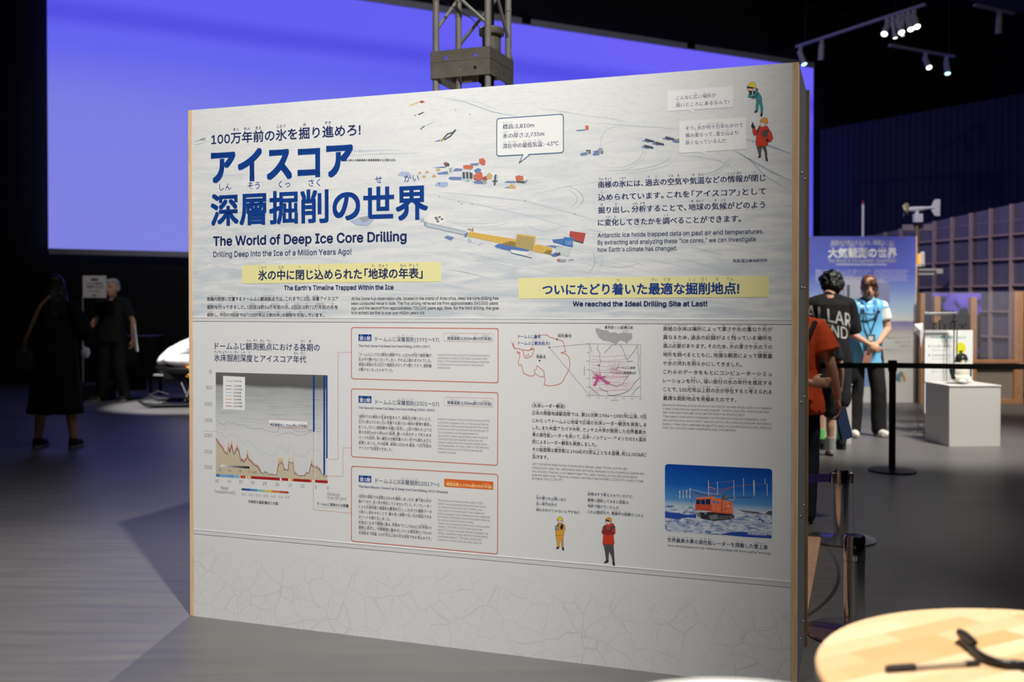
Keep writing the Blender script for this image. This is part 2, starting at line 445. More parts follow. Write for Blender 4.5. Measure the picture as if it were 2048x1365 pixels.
def crackle_mat():
    n = NT('crackle_print', .5, .3)
    v = n.mapping((1, 1, 1)); x, y, z = n.sep()
    nd = n.n('ShaderNodeTexNoise'); nd.inputs['Scale'].default_value = 6; n.l(v, nd.inputs['Vector'])
    ad = n.n('ShaderNodeVectorMath'); ad.operation = 'MULTIPLY_ADD'; n.l(nd.outputs['Color'], ad.inputs[0]); ad.inputs[1].default_value = (.09, 0, .09); n.l(v, ad.inputs[2])
    def cr(scale, w):
        fl = n.n('ShaderNodeVectorMath'); fl.operation = 'MULTIPLY'; n.l(ad.outputs[0], fl.inputs[0]); fl.inputs[1].default_value = (1, 0, 1)
        vo = n.n('ShaderNodeTexVoronoi'); vo.feature = 'DISTANCE_TO_EDGE'; vo.inputs['Scale'].default_value = scale
        n.l(fl.outputs[0], vo.inputs['Vector']); return n.maprange(vo.outputs['Distance'], .0, w, 1.0, 0.0)
    e = n.math('MAXIMUM', cr(10.5, .026), n.math('MULTIPLY', cr(21, .04), .4))
    g = n.noise(v, 5, 3)
    fade = n.maprange(n.math('ADD', z, n.math('MULTIPLY', n.math('SUBTRACT', g, .5), .14)), zs2b-.02, zs2b-.12, 0, 1)
    n.color(n.mix(n.math('MULTIPLY', n.math('MULTIPLY', e, fade), n.maprange(g, .3, .6, .3, .8)), lin((226, 226, 226)), lin((198, 200, 202)))); return n.m
plain = mat('sheet_white', (228, 228, 227), .5, var=.01, scale=2, spec=.3)
snowm = snow_mat()
def sheet(name, z0, z1, m, lab=None):
    return obj(name, MB().box((PW/2, .004, (z0+z1)/2), (PW-2*SB, .008, z1-z0)), m, panel, smooth=0, label=lab)
SU = sheet('upper_sheet', zs1t, PH, snowm, 'printed aerial photograph of a snowfield camp')
SM = sheet('middle_sheet', zs2t, zs1b, plain)
SLo = sheet('lower_sheet', 0, zs2b, crackle_mat(), 'white sheet printed with pale ice cracks')
jm = mat('joint_strip', (222, 222, 222), .35, var=0)
groove = mat('joint_groove', (120, 120, 122), .6, var=0)
for zt_, zb_ in ((zs1t, zs1b), (zs2t, zs2b)):
    j = obj('joint_strip', MB().box((PW/2, .004, (zt_+zb_)/2+.001), (PW-2*SB, .0078, zt_-zb_-.003)), jm, panel, smooth=0)
    obj('lip', MB().box((PW/2, .0035, zt_-.002), (PW-2*SB, .0085, .004)), mat('joint_lip', (240, 240, 240), .3, var=0), j, smooth=0)
    obj('groove', MB().box((PW/2, .0045, zb_+.0005), (PW-2*SB, .0075, .003)), groove, j, smooth=0)

# ---- printed matter: everything lies on the sheets, a fraction of a millimetre proud
DQ = 4e-6
class Art:
    """shapes given in photograph pixels, put on the panel's own plane"""
    def __init__(s, tf=None, depth=1): s.mb = MB(); s.mats = []; s.tf = tf or (lambda x, y: (x, y)); s.k = depth; s.st = .5
    def mi(s, m):
        if m not in s.mats: s.mats.append(m)
        return s.mats.index(m)
    def P(s, p): return PP(*s.tf(*p))
    def y(s): return -.00012-DQ*s.k
    def poly(s, pts, m, up=True):
        q = [s.P(p) for p in pts]
        s.mb.add([(u, s.y(), v) for u, v in q], [tuple(range(len(q)))], s.mi(m))
        if up: s.k += s.st
        return s
    def ribbon(s, pts, wpx, m, closed=False, dash=None, taper=False):
        q = [Vector(s.P(p)) for p in pts]
        if closed: q.append(q[0])
        e0 = s.tf(*pts[0]); s0 = Vector(PP(*e0)); w = (Vector(PP(e0[0], e0[1]+1))-s0).length*wpx/2
        if dash:
            L = []; 
            for a, b in zip(q, q[1:]):
                n_ = max(1, int((b-a).length/(dash*w*2))); 
                for i in range(n_): L.append((a+(b-a)*(i/n_), a+(b-a)*((i+.55)/n_)))
        else: L = list(zip(q, q[1:]))
        N = len(L)
        for i, (a, b) in enumerate(L):
            if (b-a).length < 1e-6: continue
            d = (b-a).normalized(); n = Vector((-d.y, d.x)); e = d*w*.5 if not dash else d*0
            wa_ = w*(1 if not taper else math.sin(math.pi*(i+.15)/(N+.3))); wb_ = w*(1 if not taper else math.sin(math.pi*(i+1.15)/(N+.3)))
            c = [a-e-n*wa_, b+e-n*wb_, b+e+n*wb_, a-e+n*wa_]
            s.mb.add([(p.x, s.y(), p.y) for p in c], [(0, 1, 2, 3)], s.mi(m))
        s.k += s.st; return s
    def dot(s, c, r, m, n=14, ry=None):
        ry = ry or r
        return s.poly([(c[0]+r*math.cos(2*math.pi*i/n), c[1]+ry*math.sin(2*math.pi*i/n)) for i in range(n)], m)
    def text(s, t, x0, yb, em, x1=None, m=None, bold=0, res=2, ratio=.36, rgap=.06, fat=4, center=False):
        u0, v0 = s.P((x0, yb)); e = s.P((x0, yb-em))[1]-v0
        u1 = None
        if x1 is not None:
            # same height on the panel: walk to the pixel column x1
            X1, Y0 = s.tf(x1, yb); u1 = u_at(X1, v0)
        lay_text(s.mb, t, u0, v0, e, u1, s.y(), bold, res, ratio, rgap, center, s.mi(m), fat); s.k += .2
        return s
    def done(s, name, parent=None, label=None):
        return obj(name, s.mb, s.mats, parent or panel, smooth=0, clean=False, label=label)
def u_at(px, v):
    """u on the panel seen at pixel column px and height v"""
    y = 600.0
    for _ in range(6):
        u, vv = PP(px, y); y2 = y+10; dv = PP(px, y2)[1]-vv; y += (v-vv)/dv*10
    return PP(px, y)[0]
def Zm(x0, y0, sc): return lambda x, y: (x/sc+x0, y/sc+y0)
navy = ink('navy', (28, 44, 96)); royal = ink('royal', (10, 62, 140)); black = ink('black', (52, 52, 56)); greyt = ink('grey', (138, 138, 142))
yel = ink('yellow', (236, 230, 166)); white = ink('white', (244, 244, 243)); salmon = ink('salmon', (206, 122, 104)); pink = ink('pink', (214, 176, 170))
slate = ink('slate', (86, 116, 146)); orange = ink('orange', (224, 104, 38)); cream = ink('cream', (250, 226, 160)); midgrey = ink('midgrey', (120, 120, 122))

# snowfield tracks and camp, printed in the upper sheet
tr = ink('track', (200, 208, 214)); tr2 = ink('track_dark', (172, 188, 202)); shd = ink('print_blue', (92, 118, 168)); dk = ink('print_dark', (70, 74, 82))
A = Art(None, 0); A.st = 0; random.seed(3)
def arc(cx, cy, rx, ry, a0, a1, n=26, sh=0): return [(cx+rx*math.cos(R(a0+(a1-a0)*i/n)), cy+ry*math.sin(R(a0+(a1-a0)*i/n))+sh*i/n) for i in range(n+1)]
for pts, wd, m in [
    ([(1492, 279), (1520, 286), (1550, 296), (1583, 308)], 5, tr2), ([(1466, 301), (1510, 325), (1545, 345), (1583, 362)], 4, tr2), ([(1470, 300), (1500, 320), (1530, 352), (1583, 384)], 2.5, tr2),
    ([(1359, 312), (1400, 314), (1440, 322), (1480, 345)], 3, tr), ([(1180, 245), (1240, 250), (1300, 254), (1358, 258)], 2.5, tr), ([(1180, 232), (1225, 238), (1262, 246)], 2, tr),
    ([(880, 195), (930, 204), (985, 224), (1060, 238)], 2, tr2), ([(1075, 216), (1130, 224), (1200, 236)], 2, tr), ([(900, 196), (960, 205), (1000, 222)], 1.2, tr),
    ([(870, 383), (960, 392), (1050, 402), (1150, 428), (1200, 445)], 3.5, tr), ([(880, 395), (960, 410), (1060, 432), (1140, 455)], 2.5, tr),
    ([(1060, 390), (1140, 372), (1190, 366)], 2, tr), ([(690, 312), (760, 308), (840, 306)], 3, tr), ([(640, 300), (720, 302), (800, 300)], 4, tr),
    ([(390, 345), (440, 352), (500, 348)], 2, tr), ([(386, 285), (398, 281), (412, 280)], 2, tr2), ([(386, 290), (400, 288), (415, 282)], 1.6, tr2)]:
    A.ribbon(pts, wd, m, taper=True)
for cx, cy, rx, ry, a0, a1, wd in [(1235, 285, 34, 32, 100, 330, 1.4), (1228, 300, 58, 36, -60, 120, 1.8), (1225, 302, 66, 40, -50, 120, 1.4), (1240, 305, 104, 36, 0, 110, 1.8), (1245, 306, 112, 40, 0, 100, 1.4), (1395, 305, 66, 44, 10, 90, 2.2), (1392, 305, 74, 50, 5, 85, 1.5),
                                   (1120, 398, 46, 26, -70, 60, 2.2), (1112, 398, 42, 22, -60, 60, 1.6), (1090, 440, 40, 22, 20, 180, 1.6), (1078, 452, 30, 26, 60, 200, 1.4), (1100, 470, 70, 36, 95, 200, 1.5), (1235, 505, 60, 30, 30, 160, 2), (1160, 520, 30, 30, -60, 80, 2), (1170, 520, 34, 36, -60, 80, 1.3),
                                   (960, 440, 60, 14, 0, 180, 1.4), (950, 430, 80, 18, 10, 170, 1.2)]:
    A.ribbon(arc(cx, cy, rx, ry, a0, a1), wd, tr, taper=True)
for i in range(70):                                        # wind ridges on the lower slope
    x0 = random.uniform(386, 560); y0 = random.uniform(400, 560); L = random.uniform(18, 70); up = random.choice([-1, 1])
    A.ribbon([(x0, y0), (x0+L*.5, y0-up*L*.22), (x0+L, y0-up*L*.36)], random.uniform(.5, 1.2), tr, taper=True)
for i in range(60):
    x0 = random.uniform(860, 1480); y0 = random.uniform(455, 545); L = random.uniform(30, 110)
    A.ribbon([(x0, y0), (x0+L*.5, y0+L*.10), (x0+L, y0+L*.24)], random.uniform(.5, 1.6), tr, taper=True)
for i in range(46):
    x0 = random.uniform(700, 1500); y0 = random.uniform(190, 420); L = random.uniform(8, 40)
    A.ribbon([(x0, y0), (x0+L, y0+L*random.uniform(-.25, .25))], random.uniform(.4, .9), tr, taper=True)
for i in range(26):
    x0 = random.uniform(1180, 1583); y0 = random.uniform(128, 230); L = random.uniform(6, 30)
    A.ribbon([(x0, y0), (x0+L, y0+L*random.uniform(-.1, .2))], random.uniform(.4, .8), tr, taper=True)
A.done('snow_tracks', SU)

# vehicles, huts and barrels of the printed camp
C = Art(Zm(780, 170, 4.876), 4)
mute = lambda v: tuple(int(x*.80+192*.20) for x in v)
col = {k: ink('camp_'+k, mute(v)) for k, v in dict(red=(206, 92, 66), red2=(168, 66, 52), tan=(206, 168, 104), tan2=(176, 138, 84), ylw=(226, 178, 66), ylw2=(198, 152, 56), olive=(176, 152, 84), blue=(78, 124, 180), blue2=(96, 122, 176), pale=(206, 214, 222), mint=(186, 206, 206), drk=(66, 68, 76), gry=(150, 156, 164)).items()}
def sh(pts): C.poly(pts, col['blue2'])
# upper slope items
C.poly([(185, 200), (285, 160), (290, 170), (195, 205)], col['ylw']); C.poly([(290, 160), (312, 150), (342, 166), (312, 178), (292, 174)], col['red2'])
C.poly([(235, 298), (262, 283), (240, 306)], col['drk']); C.poly([(270, 286), (330, 260), (325, 275), (280, 294)], col['drk'])
C.poly([(293, 430), (330, 398), (345, 400), (300, 436)], col['drk']); C.poly([(345, 396), (430, 354), (425, 368), (365, 398)], col['mint'])
C.poly([(425, 556), (490, 530), (485, 552)], col['blue2']); C.poly([(490, 535), (520, 520), (522, 545), (495, 555)], col['olive'])
C.ribbon([(520, 525), (560, 480), (610, 465), (640, 438)], 3, col['drk']); C.ribbon([(530, 535), (590, 500), (636, 446)], 3, col['drk'])
# middle cluster
sh([(780, 768), (865, 760), (865, 786), (790, 790)]); C.poly([(868, 722), (905, 712), (932, 735), (930, 770), (905, 782), (868, 768)], col['red']); C.poly([(880, 772), (908, 782), (930, 768), (928, 776), (905, 788)], col['drk'])
sh([(410, 808), (520, 795), (560, 805), (520, 812)]); C.poly([(520, 765), (545, 752), (580, 768), (578, 795), (540, 798)], col['drk']); C.poly([(530, 762), (548, 758), (556, 775), (538, 780)], col['red2'])
sh([(455, 860), (560, 840), (572, 872), (470, 875)]); C.poly([(572, 812), (610, 795), (625, 815), (612, 860), (580, 865)], col['pale']); C.poly([(575, 815), (600, 812), (600, 850), (580, 856)], col['gry'])
sh([(610, 845), (640, 812), (710, 820), (700, 840)]); C.poly([(712, 790), (740, 780), (806, 782), (812, 808), (790, 826), (716, 818)], col['red']); C.poly([(716, 818), (790, 826), (812, 808), (812, 818), (790, 836), (716, 826)], col['mint'])
sh([(565, 915), (590, 895), (700, 898), (720, 930), (600, 930)]); C.poly([(700, 850), (780, 848), (806, 862), (806, 925), (760, 944), (702, 925)], col['drk']); C.ribbon([(706, 925), (800, 925)], 4, col['mint']); C.ribbon([(735, 850), (740, 940)], 2.5, col['mint']); C.ribbon([(770, 850), (772, 940)], 2.5, col['mint']); C.ribbon([(702, 850), (704, 930)], 2.5, col['mint'])
C.poly([(820, 830), (860, 810), (890, 825), (885, 850), (830, 860)], col['blue']); C.poly([(812, 882), (860, 850), (898, 852), (905, 905), (870, 935), (815, 915)], col['red']); C.poly([(815, 915), (870, 935), (905, 905), (905, 916), (872, 944), (818, 926)], col['drk'])
sh([(805, 940), (900, 935), (905, 970), (830, 965)]); C.poly([(898, 905), (930, 888), (955, 900), (950, 930), (905, 938)], col['red2']); C.poly([(940, 880), (965, 855), (1000, 880), (985, 925), (945, 920)], col['tan']); C.poly([(900, 935), (940, 930), (945, 965), (905, 972)], col['gry'])
C.poly([(1000, 900), (1040, 870), (1062, 900), (1050, 960), (1010, 975)], col['pale']); C.ribbon([(1030, 880), (1020, 975)], 4, col['drk']); C.ribbon([(1000, 940), (1045, 940)], 3, col['drk'])
for x_, y_, s_ in [(290, 858, 18), (360, 850, 20), (330, 895, 20), (428, 890, 24), (468, 828, 26)]:
    C.poly([(x_-s_, y_+s_*.4), (x_-s_*.4, y_-s_*.6), (x_+s_*.7, y_-s_*.5), (x_+s_, y_+s_*.4), (x_, y_+s_*.6)], col['tan'])
C.poly([(70, 885), (110, 845), (180, 850), (210, 880), (150, 895)], ink('camp_ice', (176, 188, 214))); C.poly([(435, 985), (460, 950), (560, 945), (570, 985), (520, 1000)], ink('camp_ice2', (166, 186, 212))); C.poly([(470, 950), (490, 960), (480, 985)], col['blue'])
sh([(1110, 955), (1140, 938), (1225, 938), (1230, 958)]); C.poly([(1222, 892), (1250, 882), (1300, 890), (1300, 930), (1230, 938)], col['red']); C.poly([(1226, 936), (1320, 938), (1312, 962), (1240, 955)], col['drk']); C.ribbon([(1320, 955), (1336, 930)], 4, col['gry'])
sh([(1110, 1005), (1160, 988), (1170, 1008)]); C.poly([(1150, 995), (1190, 960), (1228, 995), (1225, 1014), (1160, 1010)], col['tan'])
C.poly([(1815, 440), (1905, 432), (1905, 446), (1820, 450)], col['blue2']); C.poly([(1905, 395), (1938, 398), (1936, 442), (1905, 436)], col['red'])
for x_ in (1855, 1975): C.poly([(x_, 668), (x_+60, 655), (x_+70, 685), (x_+5, 690)], col['blue2']); C.poly([(x_+58, 640), (x_+95, 640), (x_+95, 672), (x_+60, 675)], col['gry']); C.ribbon([(x_+58, 640), (x_+96, 640), (x_+96, 672)], 2.5, col['drk'])
for i in range(7): C.poly([(8+i*6, 735), (14+i*6, 728), (20+i*6, 740)], col['drk'])
for x_, y_ in ((470, 1080), (660, 1130), (690, 1150), (790, 1155), (630, 235), (770, 280)): C.poly([(x_, y_), (x_+18, y_+8), (x_+12, y_+20)], col['gry'])
C.poly([(355, 1290), (400, 1262), (500, 1270), (520, 1300), (420, 1330), (360, 1330)], ink('camp_snowhut', (232, 230, 226))); 
for x_, y_ in ((425, 1300), (455, 1285), (480, 1310), (445, 1316)): C.poly([(x_, y_), (x_+26, y_-8), (x_+30, y_+6), (x_+8, y_+10)], col['drk'])
# sledges in rows on the right
C.tf = Zm(1180, 120, 4.6545)
for x_, y_ in ((480, 752), (570, 780), (470, 810), (668, 732)):
    C.poly([(x_, y_), (x_+50, y_-14), (x_+112, y_+4), (x_+60, y_+18)], col['blue2'])
    for i in range(7): C.ribbon([(x_+38+i*12, y_-22+i*3), (x_+46+i*12, y_+6+i*2)], 1.4, ink('sledge', (58, 66, 74)))
    C.poly([(x_+30, y_-10), (x_+44, y_-14), (x_+122, y_+8), (x_+112, y_+16)], ink('sledge', (58, 66, 74)))
C.poly([(758, 752), (800, 735), (832, 735), (832, 772), (790, 772)], col['blue2']); C.poly([(800, 735), (832, 732), (832, 752), (808, 752)], col['olive'])
C.poly([(25, 852), (80, 838), (88, 860), (40, 866)], col['blue2']); C.poly([(78, 820), (118, 818), (120, 850), (84, 852)], col['gry'])
# the long yellow hut and the trench
C.tf = Zm(840, 420, 4.876)
C.poly([(60, 150), (75, 60), (120, 25), (240, 60), (260, 110), (180, 150)], ink('camp_snowhut', (232, 230, 226)))
for x_, y_ in ((140, 75), (175, 70), (200, 90), (160, 112), (150, 92)): C.poly([(x_, y_), (x_+24, y_-10), (x_+30, y_+6), (x_+6, y_+12)], col['drk'])
C.poly([(60, 130), (450, 215), (440, 245), (60, 160)], ink('trench', (186, 200, 206))); C.ribbon([(60, 125), (450, 212)], 1.5, col['gry']); C.ribbon([(60, 163), (440, 246)], 1.8, col['gry'])
C.poly([(0, 78), (40, 80), (45, 118), (0, 118)], ink('camp_ice', (176, 188, 214))); C.poly([(38, 118), (62, 112), (62, 160), (40, 158)], col['gry'])
C.poly([(235, 272), (262, 250), (335, 268), (305, 300)], col['blue2'])
C.poly([(425, 245), (465, 212), (470, 255), (440, 272)], col['blue2']); C.poly([(490, 205), (520, 168), (525, 212)], col['tan2']); C.poly([(455, 190), (500, 180), (490, 198)], col['blue2'])
C.poly([(456, 258), (480, 212), (950, 290), (940, 362), (800, 330)], col['ylw'])
for i in range(15): C.ribbon([(492+i*30, 218+i*5), (472+i*30, 262+i*4.8)], 1.0, col['ylw2'])
C.poly([(780, 335), (880, 305), (945, 318), (940, 362), (860, 350)], ink('camp_hutshade', (150, 128, 72)))
C.poly([(720, 352), (770, 330), (930, 362), (1075, 385), (1040, 420), (880, 402), (760, 375)], ink('camp_trenchblue', (88, 122, 182)))
C.poly([(945, 238), (1120, 262), (1110, 400), (930, 362)], col['olive']); C.ribbon([(948, 240), (1122, 266), (1110, 400)], 2.6, col['ylw'])
C.poly([(1110, 345), (1160, 338), (1292, 375), (1280, 440), (1105, 405)], col['ylw'])
for i in range(6): C.ribbon([(1130+i*24, 348+i*6), (1122+i*24, 402+i*5)], 1.0, col['ylw2'])
C.poly([(1205, 422), (1245, 390), (1288, 398), (1280, 442)], ink('camp_hutshade', (150, 128, 72)))
C.poly([(1225, 352), (1300, 345), (1390, 362), (1330, 375)], col['blue2'])
C.poly([(1465, 205), (1618, 228), (1595, 320), (1500, 295), (1455, 255)], ink('camp_container', (190, 88, 78))); C.poly([(1500, 290), (1595, 316), (1590, 330), (1500, 305)], col['drk'])
for i in range(7): C.ribbon([(1478+i*20, 212+i*3), (1472+i*19, 270+i*6)], 1.0, ink('camp_containerdk', (160, 66, 60)))
C.poly([(1290, 290), (1410, 280), (1400, 345), (1300, 318)], ink('camp_trenchblue', (88, 122, 182))); C.poly([(1405, 265), (1500, 275), (1490, 365), (1385, 345)], ink('camp_bluebox', (64, 122, 190)))
for i in range(4): C.ribbon([(1420+i*20, 300), (1436+i*20, 340)], 1.0, col['pale'])
C.poly([(1330, 360), (1480, 372), (1455, 452), (1325, 440)], ink('camp_mintbox', (196, 208, 206))); C.poly([(1275, 440), (1330, 410), (1350, 450), (1300, 460)], ink('camp_trenchblue', (88, 122, 182))); C.poly([(1325, 430), (1365, 412), (1372, 440), (1330, 452)], col['drk'])
C.poly([(1330, 490), (1360, 478), (1430, 486), (1420, 508), (1350, 510)], col['gry']); C.poly([(1445, 488), (1490, 478), (1500, 490), (1455, 498)], col['gry']); C.poly([(1340, 482), (1362, 480), (1360, 498), (1342, 500)], col['red2'])
for i in range(16):
    x_ = 440+random.uniform(0, 330); y_ = 275+(x_-440)*.22+random.uniform(-8, 26); C.poly([(x_, y_), (x_+22, y_+4), (x_+8, y_+18)], random.choice([col['pale'], ink('camp_ice2', (166, 186, 212)), white]))
C.poly([(880, 388), (905, 390), (1060, 410), (1045, 450), (900, 420)], ink('camp_snowhut', (232, 230, 226))); C.ribbon([(890, 420), (1090, 470)], 1.6, slate)
# small sled row behind the headline and a drift
C.tf = None; C.tf = lambda x, y: (x, y)
for i in range(22): x_ = 690+i*4.6; C.poly([(x_, 321-i*.15), (x_+3.4, 317.5), (x_+4.4, 321.5), (x_+1, 323)], random.choice([col['drk'], col['gry']]))
C.poly([(400, 278), (412, 275), (410, 280), (404, 281)], col['gry'])
C.poly([(700, 442), (722, 434), (748, 440), (735, 452), (712, 450)], ink('camp_ice', (176, 188, 214))); C.poly([(718, 436), (735, 432), (740, 440), (726, 446)], col['gry'])
C.done('printed_camp', SU, 'tiny red, yellow and blue camp vehicles and huts printed on the snow')

# ================================================================== lettering of the panel
H = Art(None, 112)
H.text('100[万|まん][年|ねん][前|まえ]の[氷|こおり]を[掘|ほ]り[進|すす]めろ!', 423, 288, 24, 721, navy, .018, 3, .30, .10)
H.done('kicker_text', SU)
H = Art(None, 112)
H.text('アイスコア', 424.3, 361.5, 73, 704, royal, .038, 5, fat=8)
H.text('[深|しん][層|そう][掘|くっ][削|さく]の[世|せ][界|かい]', 423, 446.3, 67.5, 854.5, royal, .024, 5, .24, .10, fat=8)
H.done('headline_text', SU)
H = Art(None, 112)
H.text('The World of Deep Ice Core Drilling', 427, 491.7, 25.8, 812.6, navy, .030, 3)
H.text('Drilling Deep into the Ice of a Million Years Ago!', 427, 514.5, 15.4, 702.7, navy, .010, 3)
H.done('subtitle_text', SU)
def yellow_band(corners, lines):
    B = Art(None, 108); B.poly(corners, yel); o = B.done('yellow_band', SU, 'pale yellow heading band')
    B = Art(None, 116)
    for l in lines: B.text(*l[0], **l[1])
    B.done('band_text', o); return o
yellow_band([(484, 567.7), (883, 563.5), (882, 523.7), (484, 531)], [(('[氷|こおり]の[中|なか]に[閉|と]じ[込|こ]められた「[地|ち][球|きゅう]の[年|ねん][表|ぴょう]」', 517, 559, 21.5, 845, navy), dict(bold=.028, res=3, ratio=.34, rgap=.1, fat=6))])
yellow_band([(1037, 598), (1538, 594.6), (1538, 552), (1037, 556.5)], [(('ついにたどり[着|つ]いた[最|さい][適|てき]な[掘|くっ][削|さく][地|ち][点|てん]!', 1085.5, 588.6, 24, 1478, royal), dict(bold=.032, res=3, ratio=.32, rgap=.12, fat=6))])
H = Art(None, 112)
H.text("The Earth's Timeline Trapped Within the Ice", 568.5, 580.8, 13, 787, navy, .03, 2)
H.done('band_caption', SU)
H = Art(None, 112)
H.text('We reached the Ideal Drilling Site at Last!', 1146, 612.8, 13.6, 1414, navy, .04, 2)
H.done('band_caption', SU)
def block(name, parent, lines, em, m, bold=.008, ratio=.34, rgap=.08, depth=116, res=1, tf=None):
    B = Art(tf, depth)
    for s, x0, y, x1 in lines: B.text(s, x0, y, em, x1, m, bold, res, ratio, rgap, 2)
    return B.done(name, parent)
block('body_text', SU, [
    ('[南極内陸部|なんきょくないりくぶ]に[位置|いち]するドームふじ[観測拠点|かんそくきょてん]では、これまでに2[回|かい]、[深層|しんそう]アイスコア', 414.5, 601.8, 677),
    ('[掘削|くっさく]を[行|おこな]ってきました。1[回目|かいめ]は[約|やく]34[万年前|まんねんまえ]の[氷|こおり]、2[回目|かいめ]は[約|やく]72[万年前|まんねんまえ]の[氷|こおり]を', 414.5, 618, 676),
    ('[掘削|くっさく]し、[今回|こんかい]の3[回目|かいめ]では「100[万年以上前|まんねんいじょうまえ]の[氷|こおり]」の[掘削|くっさく]を[目指|めざ]しています。', 414.5, 633.6, 648)], 9.0, black, .014)
block('body_text', SU, [
    ('At the Dome Fuji observation site, located in the inland of Antarctica, deep ice core drilling has', 703, 600.5, 997),
    ('been conducted twice to date. The first drilling retrieved ice from approximately 340,000 years', 703, 610, 996),
    ('ago, and the second from approximately 720,000 years ago. Now, for the third drilling, the goal', 703, 619.3, 998),
    ('is to extract ice that is over one million years old.', 703, 628.6, 850)], 8.6, black, .014)
block('body_text', SU, [
    ('[南|なん][極|きょく]の[氷|こおり]には、[過|か][去|こ]の[空|くう][気|き]や[気|き][温|おん]などの[情|じょう][報|ほう]が[閉|と]じ', 1196.4, 375.0, 1531),
    ('[込|こ]められています。これを「アイスコア」として', 1196.4, 400.5, 1531.6),
    ('[掘|ほ]り[出|だ]し、[分|ぶん][析|せき]することで、[地|ち][球|きゅう]の[気|き][候|こう]がどのよう', 1196.4, 426, 1530),
    ('に[変|へん][化|か]してきたかを[調|しら]べることができます。', 1196.4, 451, 1482)], 14.4, navy, .022, .36, .16, res=2)
block('body_text', SU, [
    ('Antarctic ice holds trapped data on past air and temperatures.', 1195.4, 475.2, 1527.6),
    ('By extracting and analyzing these “ice cores,” we can investigate', 1195.4, 489.6, 1511.7),
    ("how Earth's climate has changed.", 1195.4, 503.8, 1354.5)], 12.4, navy, .012, res=2)
block('photo_credit', SU, [('写真:国立極地研究所', 1465.8, 525, 1535)], 7.4, navy, .01)

# ---- speech bubbles on the snowfield
def bubble(name, body, tail, fill, lines, em, border=None, tf=None, bold=.012):
    B = Art(tf, 110); B.poly(body, fill); B.poly(tail, fill)
    if border:
        m, wpx = border; B.ribbon(body, wpx, m, True); B.k += .5
        B.poly([(tail[0][0]+1.2, tail[0][1]-2.5), tail[1], (tail[2][0]-1.2, tail[2][1]-2.5)], fill); B.ribbon(tail, wpx, m)
    o = B.done(name, SU)
    block('bubble_text', o, lines, em, navy, bold, .36, .1, 120, 2); return o
def rrect(c, r, n=4):
    """rounded quad from 4 corner points (tl, tr, br, bl)"""
    out = []
    for i in range(4):
        p, a, b = Vector(c[i]), Vector(c[i-1]), Vector(c[(i+1) % 4])
        da = (a-p).normalized()*r; db = (b-p).normalized()*r
        for k in range(n+1):
            t = k/n; out.append(tuple(p+da*(1-t)**2+db*t*t))
    return out
bubble('speech_bubble', rrect([(993.7, 237.7), (1126.6, 228.4), (1127, 305.4), (993.7, 312.5)], 6), [(1046.2, 309.6), (1038.5, 326), (1061, 308.6)], ink('bubble', (238, 238, 236)), [
    ('[標|ひょう][高|こう]:3,810m', 1005.6, 258.2, 1068), ('[氷|こおり]の[厚|あつ]さ:2,735m', 1005.6, 276.6, 1088.2), ('[滞|たい][在|ざい][中|ちゅう]の[最|さい][低|てい][気|き][温|おん]:-43℃', 1005.6, 297, 1117.4)], 11, (slate, 2.0), bold=.018)
pale = ink('bubble_pale', (242, 242, 242))
bubble('speech_bubble', [(1334.7, 182.3), (1465.7, 172.2), (1466.4, 214.5), (1335, 222.7)], [(1374, 220), (1392, 227.5), (1385, 219)], pale, [('こんなに[広|ひろ]い[場|ば][所|しょ]が', 1352.5, 199.8, 1431.8), ('[高|たか]いところにあるなんて!', 1352, 214.3, 1458)], 9, bold=.006)
bubble('speech_bubble', [(1358.8, 242.5), (1492, 235), (1492, 298.3), (1358.8, 306.5)], [(1400, 304), (1417, 312), (1410, 303)], pale, [('そう、[氷|こおり]が[何|なん][十|じゅう][万|まん][年|ねん]もかけて', 1371.2, 260.5, 1486), ('[積|つ]み[重|かさ]なって、[富|ふ][士|じ][山|さん]より', 1371.2, 275, 1476), ('[高|たか]くなっているんだ', 1371.2, 289.5, 1452.4)], 9.2, bold=.006)

# ---- middle sheet: left heading
block('chart_title', SM, [('ドームふじ[観|かん][測|そく][拠|きょ][点|てん]における[各|かく][期|き]の', 430, 698.2, 639.7), ('[氷|ひょう][床|しょう][掘|くっ][削|さく][深|しん][度|ど]とアイスコア[年|ねん][代|だい]', 428.6, 721.6, 612.7)], 15.6, navy, .010, .36, .14, res=2)

# ---- the depth chart
def radar_mat():
    n = NT('radar_print', .55, .3); x, y, z = n.sep()
    zt = PP(432, 745)[1]; zb = PP(432, 948)[1]
    t = n.maprange(z, zt, zb)
    st = n.noise(n.mapping((2.0, 1, 60), (0, 0, 0)), 4, 6, .25); gr = n.noise(n.mapping((60, 1, 160)), 5, 2)
    wob = n.noise(n.mapping((3, 1, 3)), 2, 3)
    t2 = n.math('ADD', t, n.math('MULTIPLY', n.math('SUBTRACT', wob, .5), .05))
    base = n.ramp(t2, [(.0, lin((104, 104, 102))), (.115, lin((96, 96, 95))), (.15, lin((168, 170, 170))), (.36, lin((196, 198, 198))), (.58, lin((216, 217, 217))), (.8, lin((216, 217, 216)))])
    amp = n.ramp(t, [(.13, (0, 0, 0)), (.18, (.75, .75, .75)), (.42, (.55, .55, .55)), (.6, (0, 0, 0))])
    c = n.mix(n.math('MULTIPLY', n.maprange(st, .5, .72), amp), base, lin((140, 142, 142)))
    c = n.mix(n.math('MULTIPLY', n.maprange(gr, .55, .8), .12), c, lin((120, 120, 120)))
    n.color(c); return n.m
tz = Zm(370, 660, 3.411)
Ch = Art(tz, 30); Ch.poly([(210, 985), (972, 1030), (972, 310), (210, 290)], radar_mat()); chart = Ch.done('depth_chart', SM, 'grey radar depth chart with brown bedrock')
